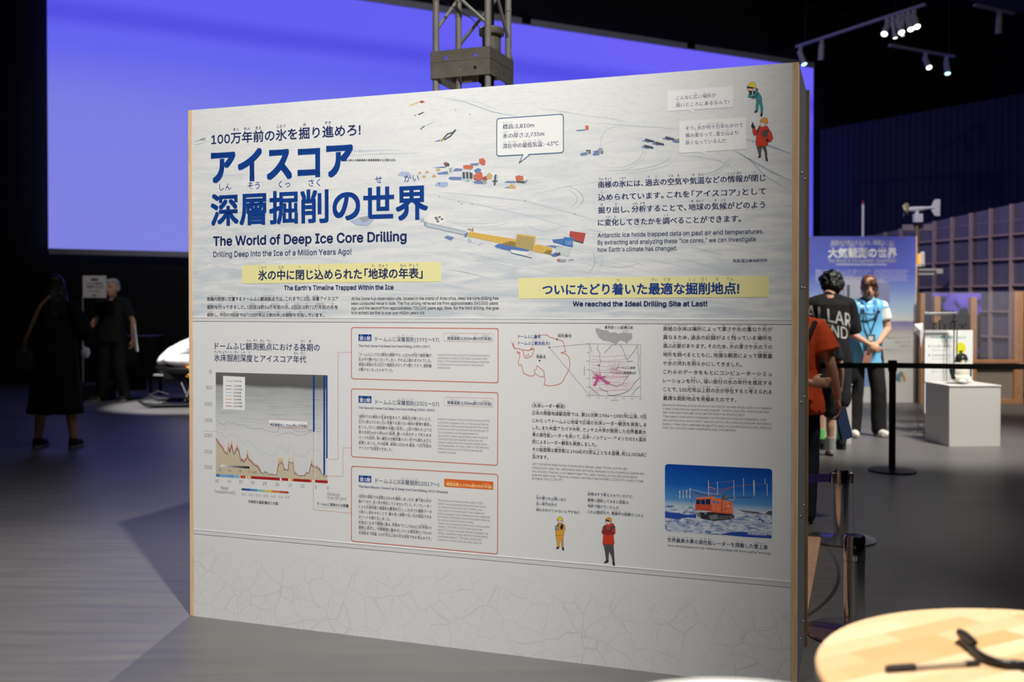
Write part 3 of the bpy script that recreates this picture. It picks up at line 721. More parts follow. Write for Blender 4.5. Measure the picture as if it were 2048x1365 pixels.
beige = ink('bedrock', (202, 190, 164)); lw = ink('layer', (150, 152, 154)); lo_ = ink('layer_light', (194, 200, 204)); bl = ink('layer_blue', (170, 176, 196))
G = Art(Zm(420, 860, 7.314), 36)
bed = [(88, 140), (120, 185), (150, 235), (180, 262), (210, 330), (255, 362), (268, 255), (290, 335), (318, 225), (340, 340), (355, 362), (375, 320), (398, 268), (425, 330), (455, 460), (470, 440), (490, 478), (535, 430), (548, 365), (565, 440), (600, 465), (620, 490), (650, 525), (680, 530), (710, 560), (745, 630), (785, 640), (812, 612), (850, 645), (875, 660), (905, 645), (930, 662), (975, 660), (1000, 520), (1040, 478), (1075, 520), (1085, 590), (1105, 580), (1140, 600), (1155, 470), (1218, 490), (1235, 650), (1255, 635), (1290, 668), (1320, 678), (1350, 668), (1385, 672), (1410, 625), (1445, 640), (1480, 500), (1500, 540), (1560, 555), (1600, 580), (1625, 630), (1670, 682), (1720, 675)]
G.poly([(88, 648)]+[(1720, 745)]+bed[::-1], beige)
G.ribbon(bed, 1.3, ink('bedline', (86, 84, 84)))
for dy, m_, k_ in ((-16, ink('chart_red', (200, 104, 96)), .8), (-30, ink('chart_rose', (216, 150, 140)), .7), (-44, ink('chart_orange', (226, 190, 150)), .7)):
    for a_, b_ in ((0, 26), (32, 38), (40, 43), (49, 54)):
        G.ribbon([(x, y+dy*(1.4 if 6 < i < 14 or i in (18, 33, 34, 39, 40, 49) else .8)) for i, (x, y) in enumerate(bed)][a_:b_], k_, m_)
for x_ in (275, 318, 398, 548, 1010, 1040, 1065, 1160, 1215, 1490):
    y_ = min(y for x, y in bed if abs(x-x_) < 34); G.ribbon([(x_, y_-5), (x_, y_-62)], 1.6, ink('flare', (224, 168, 104))); G.ribbon([(x_+6, y_-50), (x_+6, y_-84)], 1.3, ink('flare_yellow', (230, 214, 150)))
top = [(88, 30), (160, 50), (230, 130), (265, 90), (320, 80), (400, 75), (450, 175), (500, 195), (550, 155), (640, 215), (700, 290), (760, 365), (820, 345), (880, 380), (970, 375), (1010, 240), (1070, 235), (1090, 320), (1140, 325), (1155, 235), (1215, 240), (1235, 365), (1300, 385), (1400, 395), (1470, 275), (1610, 310), (1640, 420)]
G.ribbon(top, 1.0, lo_)
up = [(88, -95), (140, -55), (210, -25), (250, -75), (300, -40), (360, -60), (430, -15), (480, -30), (560, 10), (640, 40), (730, 20), (830, 60), (930, 80), (990, 80), (1010, 20), (1100, 15), (1200, 15), (1240, 60), (1350, 75), (1480, 60), (1520, 18), (1640, 35)]
G.ribbon([(x, y-45) for x, y in up], 1.1, bl)
G.ribbon([(985, 95), (1050, 62), (1120, 50), (1200, 48), (1290, 90), (1380, 80), (1460, 40), (1500, 25), (1560, 18), (1630, 40)], 1.3, lw, dash=4)
G.k += 1
for x_, y1_, wd in ((1519, 25, 4.0), (1672, 655, 4.0), (1710, 415, 3.2)):
    yt = -790 if x_ < 1600 else -785
    G.ribbon([(x_, yt), (x_, y1_)], wd, royal)
strip = [(88, 145, (74, 122, 178)), (145, 240, (122, 172, 208)), (240, 318, (110, 166, 206)), (318, 335, (80, 130, 186)), (335, 435, (132, 186, 216)), (447, 476, (196, 60, 44)), (476, 500, (214, 84, 50)), (500, 520, (196, 60, 44)), (540, 556, (130, 190, 190)), (556, 580, (230, 206, 110)), (580, 602, (232, 176, 84)), (602, 1022, (170, 34, 38)), (1050, 1145, (170, 34, 38)), (1165, 1185, (232, 214, 130)), (1185, 1205, (232, 176, 84)), (1205, 1222, (214, 140, 70)), (1222, 1470, (170, 34, 38)), (1470, 1492, (224, 130, 50)), (1538, 1722, (170, 34, 38))]
for x0_, x1_, c_ in strip:
    f_ = lambda x: 648+(x-88)*(745-648)/1632
    G.poly([(x0_, f_(x0_)+38), (x1_, f_(x1_)+40), (x1_, f_(x1_)), (x0_, f_(x0_))], ink('strip_%d_%d_%d' % c_, c_))
bar = [(490, 590, (56, 92, 156)), (590, 690, (78, 142, 186)), (690, 795, (134, 186, 196)), (795, 905, (222, 202, 84)), (905, 1020, (222, 118, 66)), (1020, 1125, (200, 74, 56))]
for x0_, x1_, c_ in bar:
    f_ = lambda x: 857+(x-490)*(902-857)/635
    G.poly([(x0_, f_(x0_)+30), (x1_, f_(x1_)+30), (x1_, f_(x1_)), (x0_, f_(x0_))], ink('bar_%d_%d_%d' % c_, c_))
G.poly([(452, 870), (490, 890), (490, 855)], ink('bar_navy', (34, 46, 100))); G.poly([(1125, 936), (1160, 920), (1125, 900)], ink('bar_maroon', (110, 36, 40)))
for i in range(14):
    g_ = int(232-i*15); G.poly([(158+i*30, 542+i*2), (189+i*30, 544+i*2), (189+i*30, 512+i*2), (158+i*30, 510+i*2)], ink('ramp_%d' % g_, (g_, g_, g_)))
G.done('chart_plot', chart)
LG = Art(None, 46)
LG.tf = Zm(420, 740, 8.192)
LG.poly([(215, 650), (572, 662), (575, 118), (215, 100)], ink('legend', (238, 238, 236)))
for i, c_ in enumerate([(88, 92, 112), (110, 112, 134), (130, 180, 214), (222, 180, 150), (212, 130, 96), (202, 96, 80), (150, 70, 66)]):
    y_ = 262+i*55.5; LG.ribbon([(258, y_), (355, y_+2)], 1.2, ink('leg_%d' % i, c_)); LG.text(['2.1万年前', '12.8万年前', '30万年前', '50万年前', '72万年前', '100万年前', '150万年前'][i], 383, y_+16, 34, 512 if i not in (1, 5, 6) else 528, black, .02, 1)
LG.text('アイスコア年代分布', 265, 198, 34, 518, black, .012, 1)
LG.poly([(962, 930), (1595, 945), (1600, 848), (962, 818)], pale); LG.ribbon([(962, 930), (1595, 945), (1600, 848), (962, 818)], .8, pink, True); LG.ribbon([(1110, 950), (1580, 970), (1655, 998)], .8, salmon); LG.dot((1652, 995), 10, navy, 10)
LG.text('[現在掘進点|げんざいくっしんてん]:1,783m([約|やく]13[万年前|まんねんまえ])', 980, 918, 50, 1592, navy, .03, 1)
LG.done('chart_legend', chart)
AX = Art(None, 46)
for s, x, y, x1 in [('0', 418.5, 747, 423.5), ('500', 412.5, 779, 424.5), ('1000', 409, 811.5, 424.5), ('1500', 409, 844, 424.5), ('2000', 409, 874.5, 424.5), ('2500', 409, 907, 424.5), ('3000', 409, 938, 424.5)]: AX.text(s, x, y, 10, x1, midgrey, 0, 1)
for s, x, y, x1 in [('45', 431, 965, 437.5), ('40', 455, 966, 461.5), ('35', 478, 967, 485), ('30', 502, 969, 509), ('25', 526, 970.5, 533.5), ('20', 551, 972.5, 558.5), ('15', 577, 974, 583.5), ('10', 601.5, 975.5, 609), ('5', 630, 978, 633.5), ('0', 654, 979.5, 658)]: AX.text(s, x, y, 9, x1, midgrey, 0, 1)
for s, x, y, x1 in [('Basal', 442, 979, 457), ('Temperature{K}', 429.5, 986.5, 470.5), ('Distance', 655, 991.5, 680), ('from DF {km}', 655, 999, 692.5)]: AX.text(s, x, y, 9, x1, midgrey, 0, 1)
for i, s in enumerate(['-10.0', '-5.0', '-3.0', '-2.5', '-1.5', '-1.0', '-0.0']): AX.text(s, 481+i*14.6, 991+i*1.0, 6.2, 481+i*14.6+10.6, midgrey, 0, 1)
for s, x, y, x1 in [('20', 437.5, 942.5, 443.5), ('24', 456, 943.5, 463), ('28', 476, 944.8, 483), ('32', 496, 946, 502), ('{dB}', 504, 947.5, 514.5)]:
    AX.text(s, x, y, 7, x1, ink('axis_dark', (96, 90, 78)), 0, 1)
AX.text('氷床底の温度(融点との差)', 497, 1006, 7, 557, black, .03, 1, fat=2); AX.text('ドームふじ基地からの距離', 635, 1010.5, 7, 697, black, .03, 1, fat=2)
AX.ribbon([(404, 862.5), (432, 863)], .7, lo_)
AX.done('axis_labels', chart)
DT = Art(None, 50); dotm = ink('dotted_red', (214, 150, 140))
for pts in ([(702, 705), (676, 705), (676, 919), (656, 919)], [(702, 896.5), (686, 896), (686, 953.5), (656, 952.5)], [(702, 1027), (627, 1020), (627, 962), (627, 864)]):
    DT.ribbon(pts, 1.5, dotm, dash=2)
DT.ribbon([(630.5, 862), (630.5, 960)], .6, pale); DT.ribbon([(634, 1014), (698, 1017)], .6, lo_)
DT.done('dotted_leader', SM)

# ---- three text boxes
def textbox(corners, fill_tag, badge, tagq, tagline, title, en, body, enbody, k):
    B = Art(None, 40); rr = rrect(corners, 5); B.ribbon(rr, 1.8, salmon, True)
    o = B.done('text_box', SM, fill_tag)
    B = Art(None, 44)
    B.poly(badge, royal); B.k += 2
    x0, yb = badge[3][0], badge[0][1]-1.6
    B.text('[第|だい]%d[期|き]' % k, badge[0][0]+2.2, yb-.2, 9.0, badge[1][0]-2.2, white, .02, 1, .3, .1, fat=2)
    B.done('number_badge', o)
    B = Art(None, 44); og = k == 3
    if og: B.poly(rrect(tagq, 2), orange)
    else: B.ribbon(rrect(tagq, 3), .8, pink, True)
    B.k += 2; B.text(tagline[0], tagline[1], tagline[2], 7.8, tagline[3], cream if og else navy, .026, 1, .36, .1, fat=2)
    B.done('depth_tag', o, 'orange depth tag' if og else None)
    B = Art(None, 44); B.text(title[0], 751, title[1], 10.6, 878, navy, .006, 2, .32, .1, fat=2); B.text(en[0], 717.3, en[1], 6.4, en[2], navy, .022, 1, fat=2)
    B.done('box_title', o)
    block('box_text', o, [(s, 717.4, y, x) for s, y, x in body], 7.3, black, .010, .34, .08, 46, 1)
    block('box_text', o, [(s, 875.5, y, x) for s, y, x in enbody], 6.2, greyt, 0, depth=46)
textbox([(703, 655.5), (996.3, 657.6), (996.3, 766.2), (703, 758)], 'salmon outlined box for the first period', [(717, 682.3), (743, 682.6), (743, 669.2), (717, 669)], [(888, 666.4), (986.6, 667.8), (986.6, 684.8), (888, 682.5)],
    ('[到達深度|とうたつしんど]:2,503m([約|やく]30[万年前|まんねんまえ])', 894.8, 680, 983), ('ドームふじ[深|しん][層|そう][掘|くっ][削|さく](1991～97)', 682.6), ('The First: Dome Fuji Deep Ice Core Drilling (1991–1997)', 694.2, 859.7),
    [('「ドームふじ」での1[期目|きめ]の[掘削|くっさく]では、2,503m[付近|ふきん]で[掘削機|くっさくき]が', 711.8, 863), ('[孔|あな]の[中|なか]で[動|うご]けなくなってしまい、それ[以上|いじょう][掘|ほ]れませんでした。', 721.8, 863), ('[原因|げんいん]は[周囲|しゅうい]の[氷|こおり]の[圧力|あつりょく]で[掘削孔|くっさくこう]が[少|すこ]しずつ[閉|と]じてきて、[掘削機|くっさくき]', 732, 863), ('が[動|うご]けなくなったためでした。', 742.3, 786)],
    [('During the first drilling at Dome Fuji, the drill became stuck in', 712, 979), ('the borehole at a depth of 2,503 meters, preventing further', 718.4, 975), ('drilling. This was because the borehole gradually closed due', 724.6, 978.5), ('to the pressure of the surrounding ice, making the drill', 731.2, 967.6), ('unable to move.', 737.5, 901)], 1)
textbox([(703, 778), (996, 786), (995, 931.4), (703, 914)], 'salmon outlined box for the second period', [(717, 806), (743, 806.8), (743, 793), (717, 792)], [(888, 794.7), (987, 797.4), (987, 815), (888, 811)],
    ('[到達深度|とうたつしんど]:3,035m([約|やく]72[万年前|まんねんまえ])', 894.8, 808.6, 983), ('ドームふじ[深|しん][層|そう][掘|くっ][削|さく](2001～07)', 808.4), ('The Second: Dome Fuji Deep Ice Core Drilling (2001–2007)', 817.8, 869),
    [('2[期目|きめ]では1[期目|きめ]の[反省|はんせい]を[踏|ふ]まえて、[掘削孔|くっさくこう]が[閉|と]じないよう、', 835.8, 863), ('[圧力|あつりょく]に[耐|た]えるために[孔|あな]に[充填|じゅうてん]する[凍|こお]らない[液体|えきたい]の[管理|かんり]を[徹底|てってい]し', 846.4, 863), ('ました。さらに[掘削機|くっさくき]を[大幅|おおはば]に[改良|かいりょう]し、1[回|かい]で[採|と]れるコアの', 857, 863), ('[長|なが]さを[約|やく]2mから[約|やく]4mに[延長|えんちょう]、[掘|ほ]った[氷|こおり]のチップをためる', 867.4, 863), ('パーツを[改良|かいりょう]、[深|ふか]い[場所|ばしょ]の[比較的柔|ひかくてきやわ]らかい[氷|こおり]でも[掘|ほ]れる[刃|は]に', 878, 863), ('[変更|へんこう]しました。その[結果|けっか]、[深度|しんど]3,035mを[達成|たっせい]、72[万年前|まんねんまえ]の', 888.4, 863), ('アイスコアを[採取|さいしゅ]できました。', 899, 785)],
    [('Building on the lessons from the first drilling, the second drilling', 840.4, 979), ('involved strict management of the non-freezing liquid filled into', 847.4, 977), ('the borehole to withstand pressure and prevent it from closing.', 853.8, 978), ('Furthermore, the drill was significantly improved: the length of', 860.4, 976), ('the core retrieved at one time was extended from', 867, 957), ('approximately 2 meters to approximately 4 meters, the parts for', 873.6, 977), ('collecting ice chips were upgraded, and the cutter was', 880.2, 966), ('changed to enable drilling even through the relatively soft ice', 886.7, 974), ('found at great depths. As a result, a depth of 3,035 meters was', 893.2, 978), ('achieved, and an ice core from 720,000 years ago was', 899.8, 965), ('successfully recovered.', 906.5, 912)], 2)
textbox([(703, 933), (995.7, 949.5), (995, 1109), (703, 1083)], 'salmon outlined box for the third period', [(717.6, 964.6), (742.8, 965.8), (742.8, 952.6), (717.6, 951.2)], [(888.5, 958), (986.6, 964), (986.6, 980.4), (888.5, 974)],
    ('[到達目標|とうたつもくひょう]:2,735m([約|やく]100[万年前|まんねんまえ])', 892.5, 971.6, 984), ('ドームふじⅡ[深|しん][層|そう][掘|くっ][削|さく](2017～)', 965.6), ('The Next Mission: Dome Fuji II Deep Ice Core Drilling (2017–Present)', 975.6, 896),
    [('2[回目|かいめ]の[掘削|くっさく]では[深度|しんど]3,035mを[達成|たっせい]しましたが、[最下部|さいかぶ]は[氷|こおり]が', 995.4, 863), ('[融|と]けており、[古|ふる]い[氷|こおり]が[存在|そんざい]していませんでした。そこでレーダー', 1005.8, 863), ('による[氷床内部|ひょうしょうないぶ]と[基盤岩|きばんがん]の[観測|かんそく]を[行|おこな]い、これまでの[掘削|くっさく]データ', 1016.4, 863), ('と[照|て]らし[合|あ]わせることで、[最|もっと]も[良|よ]い[状態|じょうたい]で[古|ふる]い[氷|こおり]が[採取|さいしゅ]できる', 1026.8, 863), ('ポイントを[割|わ]り[出|だ]しました。', 1037, 781), ('[計画|けいかく]はこれまで[順調|じゅんちょう]に[進|すす]み、[昨期|さっき]までに1,783m(13[万年前|まんねんまえ])の', 1047.6, 863), ('[掘削|くっさく]に[成功|せいこう]し、[今期順調|こんきじゅんちょう]に[進|すす]めばいよいよ[推定約|すいていやく]2,735mの', 1058, 863), ('[氷床底|ひょうしょうてい]まで[到達|とうたつ]、100[万年以上前|まんねんいじょうまえ]の[氷|こおり]を[採取|さいしゅ]できる[見込|みこ]みです。', 1068.6, 863)],
    [('Although the second drilling reached a depth of 3,035', 1003, 966), ('meters, it was discovered that the ice at the very bottom', 1009.7, 972), ('was melted and old ice did not exist. Therefore, radar', 1016.3, 965), ('observations of the internal layers in the ice sheet and', 1022.9, 968), ('bedrock topography were conducted and cross-referenced', 1029.5, 980), ('with previous drilling data to pinpoint the location where old', 1035.8, 979), ('ice could be collected in the best condition.', 1042.3, 948), ('The plan has progressed smoothly so far, with successful', 1048.8, 980), ('drilling to 1,783 meters (130,000 years ago) by last', 1055.4, 964), ('season. If progress continues smoothly this season, the', 1062, 976), ('drilling is expected to finally reach the ice sheet base at', 1068.6, 975), ('an estimated depth of 2,735 meters, enabling the', 1075.2, 962), ('collection of ice that is over one million years old.', 1081.8, 964)], 3)

# ---- map of the continent and the survey map
mz = Zm(1000, 640, 4.55)
M = Art(mz, 40); coast = ink('coast', (206, 116, 88))
M.ribbon([(370, 137), (425, 138), (460, 160), (490, 168), (520, 180), (560, 188), (575, 200), (585, 240), (597, 290), (555, 298), (560, 304), (600, 310), (630, 345), (636, 400), (630, 450), (612, 480), (605, 500), (588, 520), (580, 550), (555, 578), (520, 592), (460, 602), (420, 596), (400, 590), (412, 550), (400, 500), (403, 480), (380, 450), (335, 418), (330, 450), (312, 462), (320, 490), (305, 510), (270, 512), (215, 488), (195, 410), (170, 415), (165, 385), (180, 335), (178, 312)], 1.3, coast)
M.ribbon([(400, 520), (360, 516), (325, 492)], 1.0, coast); M.ribbon([(370, 137), (330, 152), (305, 182), (298, 220), (285, 262)], .9, coast)
M.ribbon([(120, 205), (114, 225), (125, 250), (135, 264), (170, 262), (205, 275), (215, 300), (217, 330), (238, 352), (292, 330), (312, 262), (285, 262), (262, 280), (240, 276), (205, 275)], 1.3, coast)
M.poly([(118, 212), (112, 228), (124, 252), (134, 266), (140, 258), (128, 244), (128, 224)], coast); M.poly([(145, 285), (182, 292), (186, 312), (160, 308)], ink('coast_fill', (216, 150, 128)))
M.ribbon([(232, 340), (240, 318), (248, 332), (258, 312), (268, 330)], .9, coast); M.ribbon([(262, 280), (286, 272), (300, 268)], 1.4, coast); M.ribbon([(102, 180), (106, 214)], .6, coast)
for c_, m_ in (((519, 178), black), ((448, 251), royal), ((361, 372), black)): M.dot(c_, 8, m_)
M.ribbon([(448, 251), (815, 218)], .7, greyt); M.ribbon([(448, 251), (815, 688)], .7, greyt)
M.text('ドームふじ[基|き][地|ち]', 165, 166, 37, 370, royal, .012, 2, .34, .1); M.text('ドームふじ[観|かん][測|そく][拠|きょ][点|てん]Ⅱ', 165, 226, 37, 455, royal, .012, 2, .34, .1)
M.text('[昭|しょう][和|わ][基|き][地|ち]', 528, 158, 34, 650, black, .012, 2, .34, .12); M.text('[南|なん][極|きょく][点|てん]', 330, 349, 34, 415, black, .012, 2, .34, .12)
M.done('continent_map', SM, 'orange coastline map')
M = Art(mz, 40); g1 = ink('map_grey', (172, 172, 174)); g2 = ink('map_line', (150, 144, 148)); mg = ink('magenta', (206, 84, 150)); mg2 = ink('magenta_pale', (222, 178, 200))
M.poly([(868, 82), (890, 75), (930, 92), (985, 98), (1000, 118), (1050, 112), (1075, 128), (1120, 115), (1180, 122), (1200, 120), (1205, 165), (1190, 185), (1165, 195), (1155, 222), (1140, 200), (1100, 185), (1080, 195), (1050, 240), (1040, 215), (985, 195), (945, 190), (900, 160), (870, 100)][::-1], g1)
M.text('[東京都|とうきょうと]との[面積比較|めんせきひかく]', 952, 82, 31, 1213, black, .008, 1, .36, .1); M.ribbon([(1112, 100), (1168, 103)], .7, greyt)
fr = [(815, 218), (1278, 228), (1278, 700), (815, 688)]; M.ribbon(fr, .7, g2, True)
for i in range(7):
    t = i/6; M.ribbon([(806, 218+470*t), (815, 218+470*t)], .7, g2); M.ribbon([(1278, 228+472*t), (1286, 228+472*t)], .6, g2)
    M.text('%d' % (-500+i*50) if i % 2 else '%d' % (150+i*50), 782, 224+470*t, 14, 808, greyt, 0, 1); M.text('%d' % (600+i*50), 806+463*t, 712+12*t, 14, 830+463*t, greyt, 0, 1)
M.text('Easting (km)', 1010, 736, 15, 1080, greyt, .01, 1); M.ribbon([(768, 420), (768, 505)], 1.2, lw)
random.seed(5)
for i in range(28):
    x_ = 960+i*10; yb_ = 640-abs(x_-1080)*.1; yt_ = 470+random.uniform(-40, 40) if x_ < 1180 else 560; M.ribbon([(x_, yt_), (x_+random.uniform(-3, 3), yb_)], .5, mg2)
for i in range(8): M.ribbon([(822+i*10, 640), (824+i*10, 685)], .5, mg2)
for i in range(13):
    y_ = 330+i*26; M.ribbon([(830, y_), (960, y_+random.uniform(-10, 30)), (1170, y_+random.uniform(-20, 20))], .5, mg2)
for i in range(54):
    a_ = random.uniform(0, 6.28); r_ = random.uniform(20, 66); M.ribbon([(900+random.uniform(-12, 12), 525+random.uniform(-12, 12)), (900+r_*math.cos(a_), 525+r_*math.sin(a_)*.8)], .7, mg)
for i in range(16): M.ribbon([(895, 540), (850+random.uniform(-4, 30), 600+random.uniform(-16, 6))], .8, mg)
for i in range(14): M.ribbon([(920, 535), (985+random.uniform(-20, 26), 580+random.uniform(-14, 12))], .7, mg)
M.dot((898, 412), 9, mg); M.dot((1044, 450), 8, ink('plum', (120, 30, 70)))
for i in range(26):
    a_ = random.uniform(0, 6.28); r_ = random.uniform(20, 95); M.ribbon([(1044, 450), (1044+r_*.6*math.cos(a_), 450+r_*.5*math.sin(a_)), (1050+r_*math.cos(a_+.2), 430+r_*1.3*math.sin(a_))], .5, mg2)
for pts in ([(895, 222), (885, 260), (910, 300), (905, 340), (915, 380), (905, 430), (905, 490), (940, 540), (1000, 585), (1060, 608), (1120, 580), (1150, 530), (1190, 480)], [(1090, 222), (1120, 270), (1140, 330), (1165, 380), (1200, 375), (1206, 382)], [(1245, 228), (1258, 260), (1250, 300), (1268, 340), (1255, 400), (1266, 450), (1272, 500)], [(825, 455), (850, 480), (870, 500)],
            [(815, 608), (850, 640), (905, 688)], [(900, 610), (940, 640), (980, 655), (985, 688), (1050, 685), (1120, 670), (1180, 640), (1220, 580), (1278, 520)], [(1278, 600), (1230, 640), (1195, 694)], [(950, 300), (1000, 250), (1030, 222)], [(1160, 360), (1210, 300), (1250, 240)], [(815, 218), (840, 300)]):
    M.ribbon(pts, .9, g2)
M.text('ドームふじ基地', 1070, 443, 25, 1230, black, .02, 1, fat=2); M.text('ドームふじ観測拠点Ⅱ', 1005, 488, 25, 1238, black, .02, 1, fat=2)
M.done('survey_map', SM, 'small square survey map with magenta survey lines')

block('body_text', SM, [
    ('〈[氷床|ひょうしょう]レーダー[観測|かんそく]〉', 1063.7, 814.6, 1130.8), ('[日|に][本|ほん]の[南|なん][極|きょく][地|ち][域|いき][観|かん][測|そく][隊|たい]では、[第|だい]26[次隊|じたい](1984～1985[年|ねん])[以|い][来|らい]、9[回|かい]', 1064.8, 829.4, 1292.7),
    ('にわたってドームふじ[地|ち][域|いき]で[広|こう][域|いき]の[氷床|ひょうしょう]レーダー[観|かん][測|そく]を[実|じっ][施|し]しま', 1064.8, 844.6, 1292.7), ('した。また[米|べい][国|こく]アラバマ[大|だい][学|がく]、カンサス[大|だい][学|がく]が[開|かい][発|はつ]した[世|せ][界|かい][最|さい][高|こう][水|すい]', 1064.8, 858.8, 1292.7),
    ('[準|じゅん]の[高|こう][性|せい][能|のう]レーダーを[用|もち]いて、[日|に][本|ほん]・ノルウェー・アメリカの3ヵ[国|こく][共|きょう]', 1064.8, 873, 1292.7), ('[同|どう]によるレーダー[観|かん][測|そく]も[実|じっ][施|し]しました。', 1064.8, 887.2, 1193.4),
    ('その[総|そう][面|めん][積|せき]は[東京都|とうきょうと](2,194㎢)の5[倍|ばい][以|い][上|じょう]となる[面|めん][積|せき]、[約|やく]12,000㎢に', 1064.8, 902.4, 1292.7), ('[及|およ]びます。', 1064.8, 917, 1096.7)], 8.8, black, .010, .36, .08)
block('body_text', SM, [('Joint International Radar Survey: A Collaboration Between Japan, Norway, and the USA.', 1064.3, 930, 1255), ('Utilizing world-class, high-performance radar technology developed by the University of Alabama and', 1064.3, 937.6, 1288), ('the University of Kansas, a joint research team from Japan, Norway, and the USA conducted an', 1064.3, 945, 1274.8), ('extensive radar survey. The survey covered a vast area of approximately 12,000 km²—roughly 5 times', 1064.3, 952.2, 1287), ('as large as Tokyo (2,194 km²).', 1064.3, 959, 1126)], 6.6, greyt, 0)
block('speech_text', SM, [('[氷|こおり]が[厚|あつ]ければ[厚|あつ]いほど', 1072.2, 999, 1132.7), ('[古|ふる]い[年|ねん][代|だい]の[氷|こおり]が', 1072.2, 1010.4, 1113.9), ('[採|と]れるわけじゃないんですね!?', 1072.2, 1022.4, 1158.7)], 7.2, navy, .008, .36, .1)
block('speech_text', SM, [('[当|とう][時|じ]はそう[考|かんが]えられていたけど、', 1175.4, 991, 1266.9), ('[実|じっ][際|さい]に[掘|くっ][削|さく]してみると[底|てい][面|めん]は', 1175.4, 1003.2, 1256.7), ('[地|ち][熱|ねつ]で[融|と]けていたんだ', 1175.4, 1014.8, 1237.9), ('これは[想|そう][定|てい][外|がい]で、[衝|しょう][撃|げき][的|てき]な[結|けっ][果|か]だったよ', 1175.4, 1026.8, 1287)], 7.2, navy, .008, .36, .1)
block('body_text', SM, [
    ('[南|なん][極|きょく]の[氷|ひょう][床|しょう]は[場|ば][所|しょ]によって[厚|あつ]さや[氷|こおり]の[重|かさ]なり[方|かた]が', 1326.4, 661.4, 1544.6), ('[異|こと]なるため、[過|か][去|こ]の[記|き][録|ろく]がよく[残|のこ]っている[場|ば][所|しょ]を', 1326.4, 678.3, 1544.2),
    ('[選|えら]ぶ[必|ひつ][要|よう]があります。そのため、[氷|こおり]の[厚|あつ]さや[氷|こおり]の[下|した]の', 1326.4, 695.4, 1544.6), ('[地|ち][形|けい]を[調|しら]べるとともに、[地|じ][道|みち]な[観|かん][測|そく]によって[積|せき][雪|せつ][量|りょう]', 1326.4, 712.8, 1544.4),
    ('や[氷|こおり]の[流|なが]れを[明|あき]らかにしてきました。', 1326.4, 730.2, 1484), ('これらのデータをもとにコンピューターシミュ', 1326.4, 747.4, 1544), ('レーションを[行|おこな]い、[深|ふか]い[部|ぶ][分|ぶん]の[氷|こおり]の[年|ねん][代|だい]を[推|すい][定|てい]する', 1326.4, 765, 1544),
    ('ことで、100[万|まん][年|ねん][以|い][上|じょう][前|まえ]の[氷|こおり]が[存|そん][在|ざい]すると[考|かんが]えられる', 1326.4, 782.2, 1544), ('[最|さい][適|てき]な[掘|くっ][削|さく][地|ち][点|てん]を[見|み][極|きわ]めたのです。', 1326.4, 799.8, 1472.5)], 9.6, black, .012, .36, .12)
block('body_text', SM, [('Because the thickness and layer structure of the Antarctic ice sheet vary by location, it is necessary', 1325.3, 812, 1544), ('to select a site where past records are well preserved. Therefore, since 1984, extensive ice-sheet', 1325.3, 819.5, 1538.5), ('radar observations have been conducted nine times in the Dome Fuji region.', 1325.3, 826.8, 1491), ('These steady observations investigated ice thickness and subglacial topography, while', 1325.3, 834.6, 1533), ('also clarifying snow accumulation rates and ice flow. By conducting computer simulations', 1325.3, 842.3, 1541), ('based on these data to estimate the age of the deep ice, the optimal drilling site, where ice', 1325.3, 850, 1543), ('older than one million years is believed to exist, was identified.', 1325.3, 857.4, 1472.5)], 6.4, greyt, 0)

# ---- printed photograph of the tracked vehicle
def photo_mat():
    n = NT('photo_print', .45, .3); x, y, z = n.sep()
    zt = PP(1330, 928)[1]; zb = PP(1330, 1063)[1]
    t = n.maprange(z, zt, zb)
    nz = n.noise(n.mapping((8, 1, 22), (0, R(8), 0)), 5, 6, .8)
    sky = n.ramp(t, [(.0, lin((0, 66, 158))), (.3, lin((20, 98, 186))), (.52, lin((84, 148, 206))), (.6, lin((176, 198, 214)))])
    snow = n.ramp(nz, [(.35, lin((92, 118, 172))), (.5, lin((186, 196, 212))), (.65, lin((226, 228, 232)))])
    n.color(n.mix(n.maprange(t, .60, .625), sky, snow)); return n.m
pz = Zm(1300, 900, 5.459)
V = Art(pz, 36); V.poly(rrect([(163, 155), (1335, 210), (1335, 972), (163, 890)], 42, 6)[::-1], photo_mat()); ph = V.done('photo_print', SM, 'printed photo of an orange tracked snow vehicle under blue sky')
V = Art(pz, 42); c_ = lambda k, v: ink('veh_'+k, v); bs = c_('shadow', (40, 76, 168)); vo = c_('orange', (238, 124, 84)); vd = c_('dorange', (206, 84, 58)); vk = c_('dark', (44, 48, 54)); vg = c_('grey', (120, 126, 130)); vw = c_('mast', (196, 208, 222)); vr = c_('rod', (150, 100, 120))
V.poly([(164, 745), (290, 760), (420, 740), (505, 750), (505, 700), (420, 715), (290, 690), (164, 680)], bs); V.poly([(770, 925), (1000, 950), (1325, 970), (1332, 940), (1260, 925), (1000, 895), (880, 900)], bs)
V.poly([(164, 650), (350, 655), (340, 635), (164, 630)], c_('far', (196, 206, 214))); V.poly([(985, 672), (1130, 700), (1240, 705), (1180, 680), (1010, 662)], c_('farsled', (112, 96, 108))); V.poly([(1255, 705), (1334, 712), (1334, 668), (1290, 672)], c_('farbox', (74, 78, 88)))
V.poly([(500, 690), (560, 755), (700, 778), (890, 765), (925, 735), (900, 700), (660, 680)], vk); V.poly([(640, 720), (735, 705), (740, 760), (660, 765)], vg); V.poly([(505, 688), (545, 690), (560, 745), (520, 735)], vg)
for i in range(5): V.dot((760+i*32, 742), 20, vg, 12); V.dot((760+i*32, 742), 12, vk, 10)
V.dot((905, 733), 20, vg, 12); V.dot((905, 733), 12, vk, 10)
V.poly([(494, 660), (670, 672), (672, 512), (500, 522)], vo); V.poly([(494, 660), (670, 672), (670, 600), (496, 598)], vd); V.poly([(668, 680), (905, 698), (905, 575), (672, 508)], vo); V.poly([(670, 672), (905, 696), (905, 706), (668, 684)], vd)
